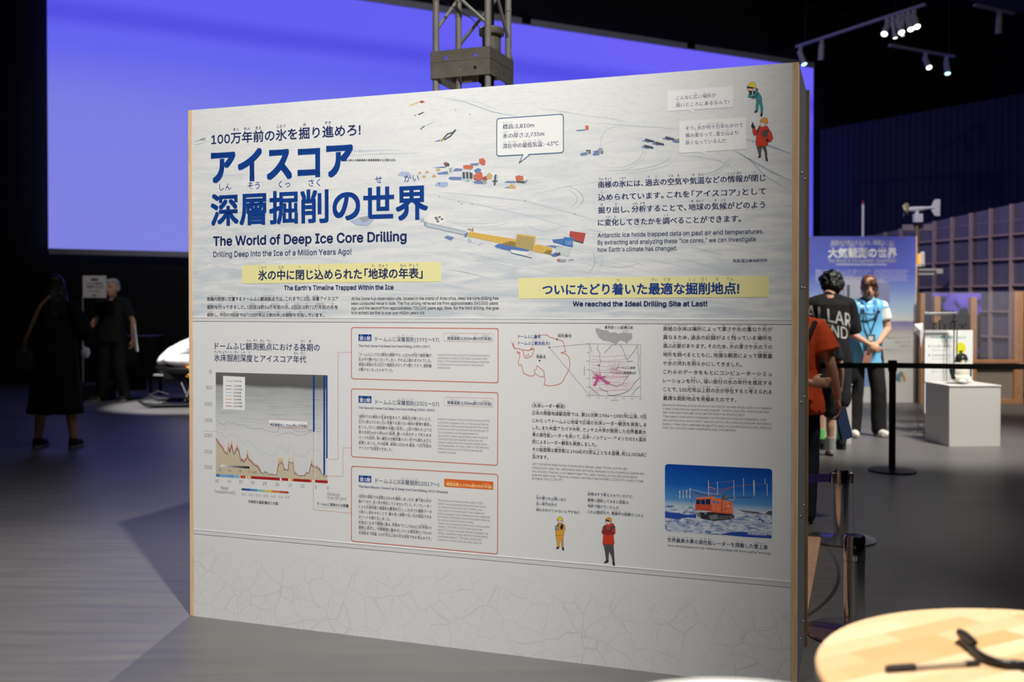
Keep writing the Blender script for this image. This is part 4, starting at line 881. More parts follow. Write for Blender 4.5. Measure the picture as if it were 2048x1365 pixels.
V.poly([(502, 596), (660, 600), (660, 540), (504, 545)], c_('glass', (26, 44, 92)))
for x_ in (552, 604): V.ribbon([(x_, 542), (x_, 598)], 1.0, vo)
V.poly([(690, 585), (712, 588), (712, 555), (690, 552)], c_('pane', (70, 120, 200))); V.poly([(732, 590), (752, 592), (752, 565), (732, 562)], c_('pane', (70, 120, 200)))
for x_ in (676, 720, 772, 818, 860): V.ribbon([(x_, 530+(x_-676)*.2), (x_, 680+(x_-676)*.07)], .8, vd)
V.poly([(850, 640), (872, 610), (866, 600), (848, 620)], c_('decal', (226, 226, 232))); V.ribbon([(790, 520), (785, 680)], 1.1, vk); V.ribbon([(900, 565), (850, 640), (780, 660)], .9, vk)
V.poly([(780, 545), (845, 550), (848, 500), (800, 492), (785, 505)], c_('engine', (92, 96, 98))); V.poly([(820, 530), (846, 530), (846, 500), (822, 498)], vg)
for pts, wd, m_ in (([(320, 475), (480, 480), (560, 495), (700, 480), (900, 405), (1130, 380)], 1.1, vr), ([(540, 495), (640, 500), (760, 490), (900, 400), (1020, 395)], .9, vr), ([(490, 470), (560, 495), (640, 498)], .9, vk), ([(640, 380), (740, 360), (920, 340)], .8, vr), ([(560, 392), (660, 372)], .7, vk), ([(640, 450), (740, 435), (900, 410)], .8, vr), ([(840, 525), (930, 522), (1110, 522)], .9, vk), ([(860, 540), (900, 560), (930, 515)], .9, vw), ([(640, 405), (715, 430)], 1.8, c_('flag', (214, 130, 130))), ([(1010, 390), (1270, 370)], .8, vr), ([(440, 430), (600, 470), (760, 488)], .8, vw), ([(740, 500), (850, 430), (905, 405)], 1.0, vr), ([(450, 545), (455, 580)], .9, vk)):
    V.ribbon(pts, wd, m_)
for x_, y0_, y1_ in ((325, 445, 540), (362, 440, 535), (400, 435, 530), (435, 420, 535), (638, 335, 505), (737, 350, 490), (915, 335, 510), (1020, 315, 500), (1130, 330, 500), (1140, 340, 495), (1255, 320, 372), (1278, 372, 500)): V.ribbon([(x_, y0_), (x_+2, y1_)], 1.2, vw)
for x_, y_ in ((325, 512), (362, 515), (400, 508), (435, 512), (325, 465), (400, 455), (435, 440)): V.dot((x_, y_), 8, vw, 8, 14)
V.ribbon([(595, 668), (597, 705)], 1.0, vw); V.ribbon([(612, 668), (614, 705)], 1.0, vw)
V.text('写真:国立極地研究所', 1062, 925, 27, 1275, white, .01, 1)
V.done('vehicle_picture', ph)
block('photo_caption', SM, [('[世|せ][界|かい][最|さい][高|こう][水|すい][準|じゅん]の[高|こう][性|せい][能|のう]レーダーを[搭|とう][載|さい]した[雪上車|せつじょうしゃ]', 1334.8, 1083.5, 1535.4)], 9.6, navy, .014, .34, .12)
block('photo_caption', SM, [('Snow Vehicle Equipped with High-Performance Ice Radar with World-Leading Technology', 1335.7, 1093.2, 1542)], 5.6, navy, .004)

# ---- four drawn expedition members
fk = lambda k, v: ink('fig_'+k, v)
teal, tealD, red, redD, ylh, oc, ochD, blk, skin, hairb, dgr, lgr = fk('teal', (62, 148, 158)), fk('tealD', (44, 112, 124)), fk('red', (206, 62, 40)), fk('redD', (150, 44, 34)), fk('yellow', (226, 208, 66)), fk('ochre', (224, 160, 62)), fk('ochreD', (176, 120, 44)), fk('black', (50, 50, 54)), fk('skin', (228, 200, 180)), fk('hair', (150, 90, 76)), fk('dgrey', (84, 80, 86)), fk('lgrey', (150, 152, 156))
def fig(tf, shapes, lab, parent):
    B = Art(tf, 112)
    for pts, m in shapes:
        B.poly(pts, m); B.ribbon(pts, .55, blk, True)
    return B.done('drawn_figure', parent, lab)
fz = Zm(1480, 150, 7.583)
def P_(pts): return pts[::-1]
fig(fz, [(P_([(238, 200), (275, 210), (270, 240), (240, 235)]), hairb), (P_([(250, 400), (240, 470), (240, 540), (272, 540), (290, 420)]), teal), (P_([(290, 405), (312, 500), (315, 585), (345, 590), (352, 500), (330, 395)]), teal),
         (P_([(218, 560), (240, 538), (270, 540), (262, 560), (228, 574)]), blk), (P_([(312, 585), (342, 585), (340, 625), (318, 632), (310, 615)]), blk),
         (P_([(200, 240), (262, 240), (300, 290), (335, 350), (330, 385), (250, 402), (235, 340), (200, 290)]), teal), (P_([(130, 290), (180, 300), (215, 330), (240, 345), (190, 345), (150, 345), (122, 330)]), teal), (P_([(180, 330), (240, 310), (260, 270), (290, 280), (250, 340), (195, 362)]), tealD),
         (P_([(135, 250), (165, 240), (185, 255), (180, 292), (145, 290)]), blk), (P_([(210, 250), (240, 262), (215, 295), (195, 280)]), blk), (P_([(110, 210), (125, 240), (190, 240), (212, 200), (130, 190)]), skin), (P_([(108, 190), (125, 135), (170, 105), (220, 115), (243, 160), (240, 195), (170, 200)]), ylh), (P_([(106, 176), (122, 176), (205, 190), (200, 208), (110, 200)]), blk)], 'drawing of a person in a teal suit and yellow helmet', SU)
fig(fz, [(P_([(250, 1080), (275, 1160), (290, 1225), (315, 1230), (330, 1090)]), dgr), (P_([(330, 1085), (375, 1165), (385, 1255), (412, 1260), (410, 1170), (390, 1080)]), dgr), (P_([(275, 1250), (292, 1222), (318, 1225), (308, 1255)]), blk), (P_([(385, 1255), (412, 1252), (425, 1300), (400, 1312)]), blk),
         (P_([(290, 770), (340, 795), (410, 770), (440, 820), (480, 880), (500, 960), (470, 1015), (425, 1020), (425, 1060), (380, 1085), (300, 1085), (240, 1060), (245, 950), (255, 850)]), red), (P_([(188, 815), (232, 815), (252, 850), (258, 905), (215, 920), (195, 880)]), red),
         (P_([(345, 850), (420, 830), (435, 845), (405, 945), (335, 930)]), dgr), (P_([(262, 830), (292, 800), (280, 880), (258, 900)]), dgr), (P_([(170, 770), (185, 750), (182, 720), (195, 722), (210, 760), (232, 800), (205, 815), (180, 800)]), blk), (P_([(395, 975), (425, 965), (440, 1000), (420, 1015), (392, 1000)]), blk),
         (P_([(308, 715), (305, 770), (325, 795), (365, 785), (392, 730), (360, 715)]), skin), (P_([(303, 698), (330, 660), (372, 648), (412, 662), (424, 705), (415, 745), (360, 715), (310, 708)]), oc)], 'drawing of a pointing person in a red parka and orange helmet', SU)
yz = Zm(1040, 910, 5.686)
fig(yz, [(P_([(408, 915), (420, 1000), (425, 1050), (448, 1050), (452, 960), (462, 960), (475, 1050), (495, 1055), (492, 915)]), oc), (P_([(410, 1070), (425, 1048), (446, 1052), (440, 1070)]), blk), (P_([(478, 1058), (496, 1055), (502, 1085), (486, 1090)]), blk), (P_([(430, 785), (490, 785), (512, 810), (518, 850), (500, 872), (500, 915), (405, 918), (405, 870), (415, 810)]), oc),
         (P_([(455, 830), (470, 795), (492, 795), (490, 840), (470, 855)]), blk), (P_([(425, 800), (432, 786), (440, 810), (428, 820)]), blk), (P_([(396, 812), (430, 805), (446, 850), (410, 862)]), lgr), (P_([(400, 830), (410, 862), (402, 858)]), blk), (P_([(432, 745), (434, 775), (460, 782), (485, 765), (488, 745)]), skin), (P_([(420, 740), (428, 715), (455, 704), (482, 716), (490, 745), (455, 748)]), ylh)], 'drawing of a person in an ochre suit and yellow helmet holding a clipboard', SM)
fig(yz, [(P_([(948, 1015), (970, 1110), (980, 1200), (1005, 1205), (1012, 1110), (1015, 1100), (1040, 1150), (1055, 1225), (1075, 1225), (1070, 1110), (1060, 1015)]), dgr), (P_([(955, 1228), (985, 1200), (1008, 1205), (1008, 1220), (975, 1235)]), blk), (P_([(1050, 1225), (1075, 1222), (1082, 1260), (1060, 1265)]), blk),
         (P_([(960, 805), (1000, 795), (1060, 780), (1082, 820), (1085, 890), (1062, 915), (1072, 1010), (1065, 1025), (940, 1022), (948, 910), (930, 885), (940, 830)]), red), (P_([(930, 870), (990, 855), (1070, 880), (1070, 905), (1000, 915), (935, 895)]), redD), (P_([(950, 820), (975, 806), (985, 850), (955, 860)]), dgr), (P_([(1030, 815), (1068, 808), (1072, 830), (1040, 870), (1018, 860)]), dgr),
         (P_([(972, 745), (980, 785), (1005, 800), (1030, 785), (1040, 750)]), skin), (P_([(968, 742), (985, 720), (1010, 712), (1035, 722), (1045, 750), (1040, 778), (1020, 752), (985, 738)]), oc), (P_([(975, 742), (1018, 752), (1016, 764), (978, 756)]), blk)], 'drawing of a person in a red parka with folded arms', SM)

# ================================================================== steel drill mast on its plywood platform
steel = mat('galvanised', (172, 171, 166), .45, .2, var=.12, scale=14, bump=.15)
steel_d = mat('steel_plate', (134, 131, 124), .5, .15, var=.18, scale=18, bump=.2)
Bc = at(980, 92, 5.2); Ac = at(862, 104, 5.2*1.023); 
Bc = Vector((Bc.x, Bc.y, 0)); Ac = Vector((Ac.x, Ac.y, 0))
ax = (Ac-Bc); MS = ax.length; ax.normalize(); ay = Vector((-ax.y, ax.x, 0)); ay = ay if ay.y > 0 else -ay
mc = Bc+ax*MS/2+ay*MS/2
# platform behind the panel
pf = on_z(1653, 1075, .05); pn = on_z(1613, 1239, .05)
fwd = Vector((-PN.x, -PN.y, 0)); ply = wood('ply_sheet', (196, 152, 116), (214, 172, 138), (3, 3, 3), .5, 5)
c0 = Vector((pf.x-.03, pf.y, 0)); W_, D_ = 2.3, 1.58
pl = thing('plywood_platform', 'low plywood platform on the floor behind the big panel', 'platform', c0, PANG)
obj('deck', MB().box((-W_/2, -D_/2, .041), (W_, D_, .018)), ply, pl, bevel=.001)
for y_ in (-.03, -D_+.03): obj('joist', MB().box((-W_/2, y_, .016), (W_-.02, .04, .032)), woodm, pl)
for x_ in (-.03, -W_+.03): obj('joist', MB().box((x_, -D_/2, .016), (.04, D_-.14, .032)), woodm, pl)
mast = thing('drill_mast', 'grey steel lattice drilling mast rising behind the panel', 'mast', (mc.x, mc.y, .05), math.atan2(-ax.y, -ax.x))
h2 = MS/2; pr = .0175; MT = 4.6
ztop = at(980, 92, 5.2).z-.05; zbot = ztop-.145; zback = at(925, 163, 5.58).z-.05
corners = [(-h2+.02, -h2+.02), (h2-.02, -h2+.02), (h2-.02, h2-.02), (-h2+.02, h2-.02)]
for cx, cy in corners:
    mb = MB().tube((cx, cy, .0), (cx, cy, MT), pr, n=20)
    for z in (ztop-.55, ztop+.27, ztop+.35, ztop+1.1): mb.tube((cx, cy, z), (cx, cy, z+.006), pr*1.12, n=20)
    obj('leg', mb, steel, mast)
def brace(a, b, r=.0095): obj('brace', MB().tube(a, b, r, n=12), steel, mast)
Dl = dict(A=5.32, B=5.2, C=5.49, D=5.61); Ck = dict(A=corners[0], B=corners[1], C=corners[2], D=corners[3])
def lz(k_, py): return at(980, py, Dl[k_]).z-.05
for (k0, y0), (k1, y1) in ((('A', 60), ('D', -2)), (('D', 92), ('C', -32)), (('A', -48), ('B', 45)), (('B', -83), ('C', 78)), (('A', -52), ('D', -4)), (('B', -90), ('A', -180)), (('C', -90), ('D', -190)), (('C', -40), ('B', -190))):
    brace((*Ck[k0], lz(k0, y0)), (*Ck[k1], lz(k1, y1)))
for i in range(3):
    for k in range(4):
        a, b = corners[k], corners[(k+1) % 4]
        if (i+k) % 2: a, b = b, a
        brace((a[0], a[1], .12+.63*i), (b[0], b[1], .75+.63*i))
for z in (.12, 1.38, MT-.05):
    for k in range(4):
        a, b = corners[k], corners[(k+1) % 4]; brace((a[0], a[1], z), (b[0], b[1], z), .008)
# plate box with holes
def plate(name, p, q, z0, z1, holes, t=.006):
    """upright plate from p to q (xy) with round holes (u, v, r)"""
    bm = bmesh.new(); p = Vector((*p, 0)); q = Vector((*q, 0)); L = (q-p).length; d = (q-p)/L; n = Vector((d.y, -d.x, 0))
    # grid cells cut by holes: build cell-wise rings
    us = sorted({0, L}|{h[0]-2*h[2] for h in holes}|{h[0]+2*h[2] for h in holes}); vs = sorted({0, z1-z0}|{h[1]-2*h[2] for h in holes}|{h[1]+2*h[2] for h in holes})
    mb = MB()
    def P3(u, v, o): r = p+d*u+n*o; return (r.x, r.y, z0+v)
    for i in range(len(us)-1):
        for j in range(len(vs)-1):
            u0, u1, v0, v1 = us[i], us[i+1], vs[j], vs[j+1]
            hh = [h for h in holes if u0-1e-6 <= h[0]-2*h[2] and h[0]+2*h[2] <= u1+1e-6 and v0-1e-6 <= h[1]-2*h[2] and h[1]+2*h[2] <= v1+1e-6]
            if hh:
                h = hh[0]; N = 16; ring = []; sq = []
                for k in range(N):
                    a = 2*math.pi*k/N+math.pi/4; c, s_ = math.cos(a), math.sin(a); m = max(abs(c), abs(s_))
                    ring.append((h[0]+h[2]*c, h[1]+h[2]*s_)); sq.append((h[0]+c/m*(u1-u0)/2, h[1]+s_/m*(v1-v0)/2))
                vsx = [P3(*x, t/2) for x in ring]+[P3(*x, t/2) for x in sq]+[P3(*x, -t/2) for x in ring]+[P3(*x, -t/2) for x in sq]
                fs = []
                for k in range(N):
                    l = (k+1) % N; fs += [(k, l, N+l, N+k), (2*N+k, 3*N+k, 3*N+l, 2*N+l), (k, 2*N+k, 2*N+l, l)]
                mb.add(vsx, fs)
            else:
                mb.add([P3(u0, v0, t/2), P3(u1, v0, t/2), P3(u1, v1, t/2), P3(u0, v1, t/2), P3(u0, v0, -t/2), P3(u1, v0, -t/2), P3(u1, v1, -t/2), P3(u0, v1, -t/2)], [(0, 1, 2, 3), (7, 6, 5, 4)])
    bm.free(); return mb
hs = .0095
H4 = ztop-zbot
front = plate('', (-h2, -h2), (h2, -h2), zbot, ztop, [(.085, H4-.04, hs), (.255, H4-.04, hs), (.255, H4-.105, hs), (.17, H4-.105, hs)])
obj('front_plate', front, steel_d, mast, smooth=0)
obj('side_plate', plate('', (h2, -h2), (h2, h2), zbot, ztop, [(.08, .04, hs), (.2, .04, hs)]), steel_d, mast, smooth=0)
obj('side_plate', plate('', (-h2, h2), (-h2, -h2), zbot, ztop, [(.08, .05, hs), (.2, .05, hs)]), steel_d, mast, smooth=0)
obj('back_plate', plate('', (h2, h2), (-h2, h2), zback, ztop-.03, [(.08, .04, hs), (.17, .03, hs), (.17, .085, hs), (.26, .1, hs)]), steel_d, mast, smooth=0)
obj('flange', MB().prism([(-h2-.004, -h2-.004, zbot+.085), (h2+.004, -h2-.004, zbot+.085), (h2+.004, h2, zbot+.085), (-h2-.004, h2, zbot+.085), (-h2-.004, -h2+.02, zbot+.085), (-h2+.03, -h2+.02, zbot+.085), (-h2+.03, h2-.03, zbot+.085), (h2-.03, h2-.03, zbot+.085), (h2-.03, -h2+.02, zbot+.085), (-h2-.004, -h2+.019, zbot+.085)], (0, 0, .006)), steel_d, mast, smooth=0)
gus = MB()
for sx in (-1, 1): gus.prism([(sx*(h2-.004), -h2+.01, zbot), (sx*(h2-.004), h2-.01, zbot), (sx*(h2-.004), h2-.01, zback)], (sx*.004, 0, 0))
obj('gusset', gus, steel_d, mast, smooth=0)
rp = (h2-.055, -.01)
obj('guide_roller', MB().lathe([(.03, -.05), (.05, -.05), (.05, .045), (.066, .05), (.068, .055), (.068, .082), (.062, .088), (.03, .09)], (rp[0], rp[1], at(987, 95, 5.42).z-.05), 28), steel_d, mast)
obj('drill_pipe', MB().tube((rp[0], rp[1], .02), (rp[0], rp[1], MT+.1), .013, n=14), mat('black_metal', (22, 22, 24), .45, .4), mast, label='dark drill pipe inside the mast')
obj('clamp', MB().box((h2-.05, -h2+.05, zbot-.01), (.05, .05, .05)).box((h2-.05, -h2+.05, zbot-.05), (.03, .03, .06)), mat('black_metal', (22, 22, 24), .45, .4), mast, bevel=.004)
obj('cable', MB().path([(-h2+.05, -h2+.03, ztop+.28), (0, 0, ztop+.20), (rp[0]-.05, rp[1], ztop+.12)], .002, 6).box((-h2+.045, -h2+.03, ztop+.285), (.035, .02, .02)), mat('black_metal', (22, 22, 24), .45, .4), mast)
obj('top_plate', MB().box((0, 0, MT+.01), (MS+.02, MS+.02, .02)), steel_d, mast)
obj('foot_plate', MB().box((0, 0, .006), (MS+.06, MS+.06, .012)), steel_d, mast)

# ================================================================== foreground tables
TC = (.878, 1.527); TR = .393
tbl = thing('wooden_table', 'round light wood table in the foreground with a pen on it', 'table', (TC[0], TC[1], 0))
def butcher():
    n = NT('butcher_block', .42, .4)
    br = n.n('ShaderNodeTexBrick'); br.offset = .37
    n.l(n.mapping((1, 1, 1), (0, 0, R(-28))), br.inputs['Vector'])
    for k_, v_ in (('Scale', 1.0), ('Brick Width', .21), ('Row Height', .045), ('Mortar Size', 0.0), ('Bias', -.1)): br.inputs[k_].default_value = v_
    br.inputs['Color1'].default_value = (*lin((240, 212, 172)), 1); br.inputs['Color2'].default_value = (*lin((210, 160, 100)), 1)
    g = n.noise(n.mapping((2, 30, 2), (0, 0, R(-28))), 4, 5, .3)
    c = n.mix(n.maprange(g, .3, .75, 0, .35), br.outputs['Color'], lin((220, 180, 120))); n.color(c); return n.m
obj('table_top', MB().lathe([(.02, .675), (TR-.004, .675), (TR, .679), (TR, .696), (TR-.004, .7), (.02, .7)], n=96), butcher(), tbl, smooth=40)
blackm = mat('black_metal', (22, 22, 24), .45, .4)
obj('edge_band', MB().lathe([(TR-.03, .660), (TR-.006, .660), (TR-.003, .668), (TR-.003, .676), (TR-.03, .676)], n=96), mat('dark_edge', (60, 46, 36), .5), tbl)
obj('column', MB().tube((0, 0, .02), (0, 0, .662), .035, n=24), blackm, tbl); obj('base', MB().lathe([(.01, 0), (.24, 0), (.24, .008), (.05, .022), (.01, .022)], n=48), blackm, tbl)
# pen on the table
pa = on_z(1773, 1338, .706); pb = on_z(1960, 1325, .706)
L = (pb-pa).length; pen = thing('ballpoint_pen', 'clear ballpoint pen with a black cap lying on the wooden table', 'pen', (pa.x, pa.y, .7055), math.atan2(pb.y-pa.y, pb.x-pa.x))
plast = mat('black_plastic', (44, 42, 46), .35)
def clear():
    m = bpy.data.materials.new('clear_plastic'); m.use_nodes = True; b = m.node_tree.nodes['Principled BSDF']
    b.inputs['Base Color'].default_value = (.95, .92, .86, 1); b.inputs['Roughness'].default_value = .15; b.inputs['Transmission Weight'].default_value = .85; b.inputs['IOR'].default_value = 1.2; return m
clr = clear()
obj('cap', MB().tube((0, 0, 0), (L*.30, 0, 0), .0052, .0058, 20).tube((-.002, 0, 0), (0, 0, 0), .003, .0052, 20), plast, pen); obj('clip', MB().box((L*.15, .0, .0055), (L*.27, .003, .0015)), plast, pen, bevel=.0005)
obj('barrel', MB().tube((L*.30, 0, 0), (L*.84, 0, 0), .0042, n=16), clr, pen); obj('ink_tube', MB().tube((L*.30, 0, 0), (L*.84, 0, 0), .0014, n=8), mat('ink_black_tube', (150, 138, 120), .4), pen)
obj('end_plug', MB().tube((L*.84, 0, 0), (L, 0, 0), .0045, .0042, 16), plast, pen)
# black cable with a hooked end
cb = thing('black_cable', 'thick black cable with a bent plug end lying on the wooden table', 'cable', (0, 0, 0))
pts = [on_z(x, y, .708) for x, y in ((1923, 1272), (1928, 1280), (1938, 1291), (1952, 1306), (1970, 1317), (1992, 1325), (2016, 1329), (2040, 1328), (2060, 1336), (2085, 1356))]
fine = []
for i in range(len(pts)-1):
    for k in range(4): fine.append(pts[i].lerp(pts[i+1], k/4))
fine.append(pts[-1])
for _ in range(3): fine = [fine[0]]+[(fine[i-1]+fine[i]*2+fine[i+1])/4 for i in range(1, len(fine)-1)]+[fine[-1]]
obj('cord', MB().path(fine, .0068, 12), mat('rubber_black', (30, 29, 30), .38), cb)
h0 = [on_z(x, y, .720) for x, y in ((1920, 1266), (1930, 1271), (1942, 1281), (1950, 1287))]
obj('plug', MB().path([fine[0]]+h0, .0062, 12, rs=[.006, .0068, .007, .0068, .005]), mat('rubber_black', (30, 29, 30), .38), cb)
# white round table top, cut by the lower edge
wc = at(1430, 1356, 1.12); wr_ = .19
wt = thing('white_stand', 'small white round stand cut off by the bottom edge of the photo', 'stand', (wc.x, wc.y-wr_, 0))
wz = on_z(1430, 1356, wc.z).z
obj('top', MB().lathe([(.01, wz-.02), (wr_-.004, wz-.02), (wr_, wz-.015), (wr_, wz-.004), (wr_-.004, wz), (.01, wz)], n=64), mat('white_laminate', (238, 238, 234), .4), wt)
obj('column', MB().tube((0, 0, .012), (0, 0, wz-.018), .03, n=20), blackm, wt); obj('base', MB().lathe([(.01, 0), (.17, 0), (.17, .008), (.04, .016), (.01, .016)], n=40), blackm, wt)

# ================================================================== stanchions
chrome = mat('chrome', (222, 220, 218), .12, 1.0, var=0)
purple = mat('belt_purple', (58, 48, 128), .6)
def low_post(px, pyb, label, H=.392):
    p = on_z(px, pyb); t = thing('low_stanchion', label, 'stanchion', (p.x, p.y, 0), 0, 'chrome barrier posts')
    obj('base', MB().lathe([(.02, 0), (.18, 0), (.184, .004), (.182, .012), (.06, .02), (.042, .03), (.02, .03)], n=56), mat('satin_base', (176, 176, 178), .28, .85), t)
    obj('post', MB().tube((0, 0, .02), (0, 0, H-.10), .040, n=32), chrome, t)
    obj('belt_head', MB().lathe([(.02, H-.098), (.0415, H-.098), (.0415, H-.008), (.036, H), (.02, H)], n=32), chrome, t)
    return t
n1 = low_post(1708, 1270, 'nearer chrome barrier post beside the wooden table')
n2 = low_post(1682, 1081, 'farther chrome barrier post with purple belts behind the plywood platform')
p1, p2 = n1.location, n2.location
for s_ in (-1, 1): obj('belt_clip', MB().box((s_*.05, -.01, .345), (.022, .03, .062)), chrome, n2, bevel=.004)
def belt(name, parent, pts, h, m, t=.002):
    mb = MB(); pts = [Vector(p) for p in pts]
    for a, b in zip(pts, pts[1:]):
        d = (b-a); n = Vector((-d.y, d.x, 0)).normalized()*t/2
        mb.prism([a-n, a+n, a+n+Vector((0, 0, h)), a-n+Vector((0, 0, h))], d)
    return obj(name, mb, m, parent, smooth=30)
belt('belt', n2, [(-.05, 0, .322), (-.3, .01, .318), (-.62, .02, .318), (-.95, .03, .322)], .045, purple)
dv = Vector((p1.x-p2.x, p1.y-p2.y, 0))
belt('belt', n2, [Vector((.062, -.01, .32))*(1-t)+Vector((dv.x+.03, dv.y+.045, .32))*t-Vector((0, 0, .22*4*t*(1-t))) for t in [i/12 for i in range(13)]], .022, purple)
blackst = mat('black_powder', (20, 20, 21), .45, .2)
def tall_post(loc, label):
    t = thing('belt_stanchion', label, 'stanchion', loc)
    obj('base', MB().lathe([(.01, 0), (.18, 0), (.18, .012), (.05, .024), (.01, .024)], n=48), blackst, t)
    obj('post', MB().tube((0, 0, .02), (0, 0, .80), .026, n=24), blackst, t)
    obj('belt_head', MB().lathe([(.01, .775), (.027, .775), (.034, .80), (.034, .865), (.03, .872), (.01, .872)], n=24), blackst, t)
    return t
p = on_z(1784, 943)
ts = tall_post((p.x, p.y, 0), 'black belt stanchion standing in front of the staff member and pedestal')
belt('belt', ts, [(-.03, 0, .81), (-.7, .0, .808), (-1.45, .0, .806)], .042, mat('belt_black', (14, 14, 15), .8)); belt('belt', ts, [(.03, 0, .81), (.7, 0, .80), (1.5, 0, .80)], .042, MATS['belt_black'])

# ================================================================== pedestals, penguin, sign
pedw = mat('pedestal_white', (206, 204, 200), .5, var=.02)
def pedestal(loc, rot, label, h=.568):
    t = thing('pedestal', label, 'pedestal', loc, rot, 'white display pedestals')
    obj('box', MB().box((.2425, .2425, h/2-.004), (.485, .485, h-.008)), pedw, t, bevel=.002); obj('top', MB().box((.2425, .2425, h-.008), (.495, .495, .016)), pedw, t, bevel=.003); return t
a = on_z(1898, 894); b = on_z(2000, 893.4)
pr_ = math.atan2(b.y-a.y, b.x-a.x)
pedestal((a.x, a.y, 0), pr_, 'white pedestal with a toy penguin on top behind the black belt')
c = on_z(1703, 889.5); pedestal((c.x-.485, c.y, 0), 0, 'white pedestal half hidden behind the person in the black t-shirt')
o = thing('paper_roll', 'small pale rolled paper on the half hidden white pedestal', 'paper', (c.x-.06, c.y+.10, .568))
obj('roll', MB().tube((-.075, .0, .026), (.05, .0, .026), .024, n=20), mat('paper_cream', (226, 216, 196), .7), o); obj('wrapper', MB().tube((-.10, .05, .042), (-.02, .06, .042), .04, n=18), mat('paper_blue_white', (206, 216, 240), .6), o)

sg = at(1849, 661, 10.0); sg2 = at(1946, 661, 10.0); SWd = sg2.x-sg.x; szt = sg.z; szb = .22
sign = thing('sign_board', 'white sign board with teal heading and yellow dot behind the penguin pedestal', 'sign', (sg.x, sg.y, 0))
signm = mat('sign_white', (236, 238, 236), .5, var=.01)
obj('board', MB().box((SWd/2, .006, (szt+szb)/2), (SWd, .012, szt-szb)), signm, sign, bevel=.002)
for s_ in (.12, .88): obj('leg', MB().tube((SWd*s_, .02, 0), (SWd*s_, .02, szt-.1), .008).box((SWd*s_, .02, .006), (.03, .26, .012)), MATS['black_metal'], sign)
mb = MB(); sxm = SWd/97
def st(s, x, yb, em, x1, mi, bold=.02): lay_text(mb, s, (x-1849)*sxm, szt-(yb-661)*sxm, em*sxm, (x1-1849)*sxm, -.0006, bold, 1, mi=mi, fat=2)
st('ペンギン観察に挑戦してみよう!', 1862, 678, 7, 1931, 0, .03); st('Let’s try observing penguins', 1880, 683.5, 3, 1912, 1, 0)
for y_, s1, x1, s2, x2 in ((695, 'ボタンを押すと装置が動きます', 1908, 'Press the button', 1893), (713, '氷の中の空気を調べてみよう', 1903, '探してみよう 数えてみよう', 1897)):
    mb.box(((1858.5-1849)*sxm, -.0006, szt-(y_-2-661)*sxm), (.016, .0004, .016), 0); st(s1, 1864, y_, 5, x1, 1, .02); st(s2, 1864, y_+7, 4, x2, 1, 0)
st('触らないでください', 1864, 745, 4, 1896, 1, 0)
dt = (1921.5-1849)*sxm
mb.add([(dt+.052*math.cos(2*math.pi*i/28), -.0007, szt-(696.5-661)*sxm+.057*math.sin(2*math.pi*i/28)) for i in range(28)], [tuple(range(28))], 2)
mb.add([(dt-.02, -.0007, szt-.21), (dt+.01, -.0007, szt-.25), (dt+.02, -.0007, szt-.2)], [(0, 1, 2)], 2)
obj('sign_print', mb, [ink('teal_text', (40, 158, 140)), greyt, ink('lime', (226, 222, 48))], sign, smooth=0, clean=False)

# chrome gate rack with a black rod, in front of the sign
ra = at(1849, 627, 9.86); rb = at(1914, 628, 9.86); RW = rb.x-ra.x; rz = ra.z
rk = thing('chrome_rack', 'thin chrome gate rack with a hanging black rod beside the sign board', 'rack', (ra.x, ra.y, 0))
chr2 = mat('satin_steel', (206, 206, 208), .25, .9)
obj('top_bar', MB().tube((0, 0, rz), (RW, 0, rz), .013, n=14), chr2, rk)
for x_ in (0, RW): obj('leg', MB().tube((x_, 0, .01), (x_, 0, rz), .006, n=10).box((x_, .0, .005), (.03, .14, .01)), chr2, rk)
obj('rod', MB().tube((RW-.03, -.004, rz), (RW-.03, -.004, rz-.62), .006, n=10).sphere((RW-.03, -.004, rz-.03), .014).sphere((RW-.03, -.004, rz-.075), .02, rot=None), blackst, rk, label='black rod with a round knob')
obj('cable', MB().path([(RW-.03, -.004, rz-.3), (RW-.05, -.004, rz-.42), (RW-.055, -.004, rz-.6)], .003, 6), mat('white_cable', (220, 220, 220), .5), rk)

def remesh(mb, name, mats, voxel, smooth=5, pick=None, disp=None, cap=None):
    me = mb.mesh('tmp', [], 0); o = bpy.data.objects.new('tmp', me); COL.objects.link(o)
    r = o.modifiers.new('r', 'REMESH'); r.mode = 'VOXEL'; r.voxel_size = voxel
    if smooth:
        s_ = o.modifiers.new('s', 'SMOOTH'); s_.factor = .5; s_.iterations = smooth
    dg = bpy.context.evaluated_depsgraph_get(); dg.update()
    n = bpy.data.meshes.new_from_object(o.evaluated_get(dg)); bpy.data.objects.remove(o); bpy.data.meshes.remove(me)
    n.name = name; n.materials.clear()
    for m in (mats if isinstance(mats, (list, tuple)) else [mats]): n.materials.append(m)
    if disp:
        for v in n.vertices: v.co += v.normal*disp(v.co)
    if pick:
        for p in n.polygons: p.material_index = pick(p.center)
    else: n.polygons.foreach_set('material_index', [0]*len(n.polygons))
    n.polygons.foreach_set('use_smooth', [True]*len(n.polygons)); n.update(); return n

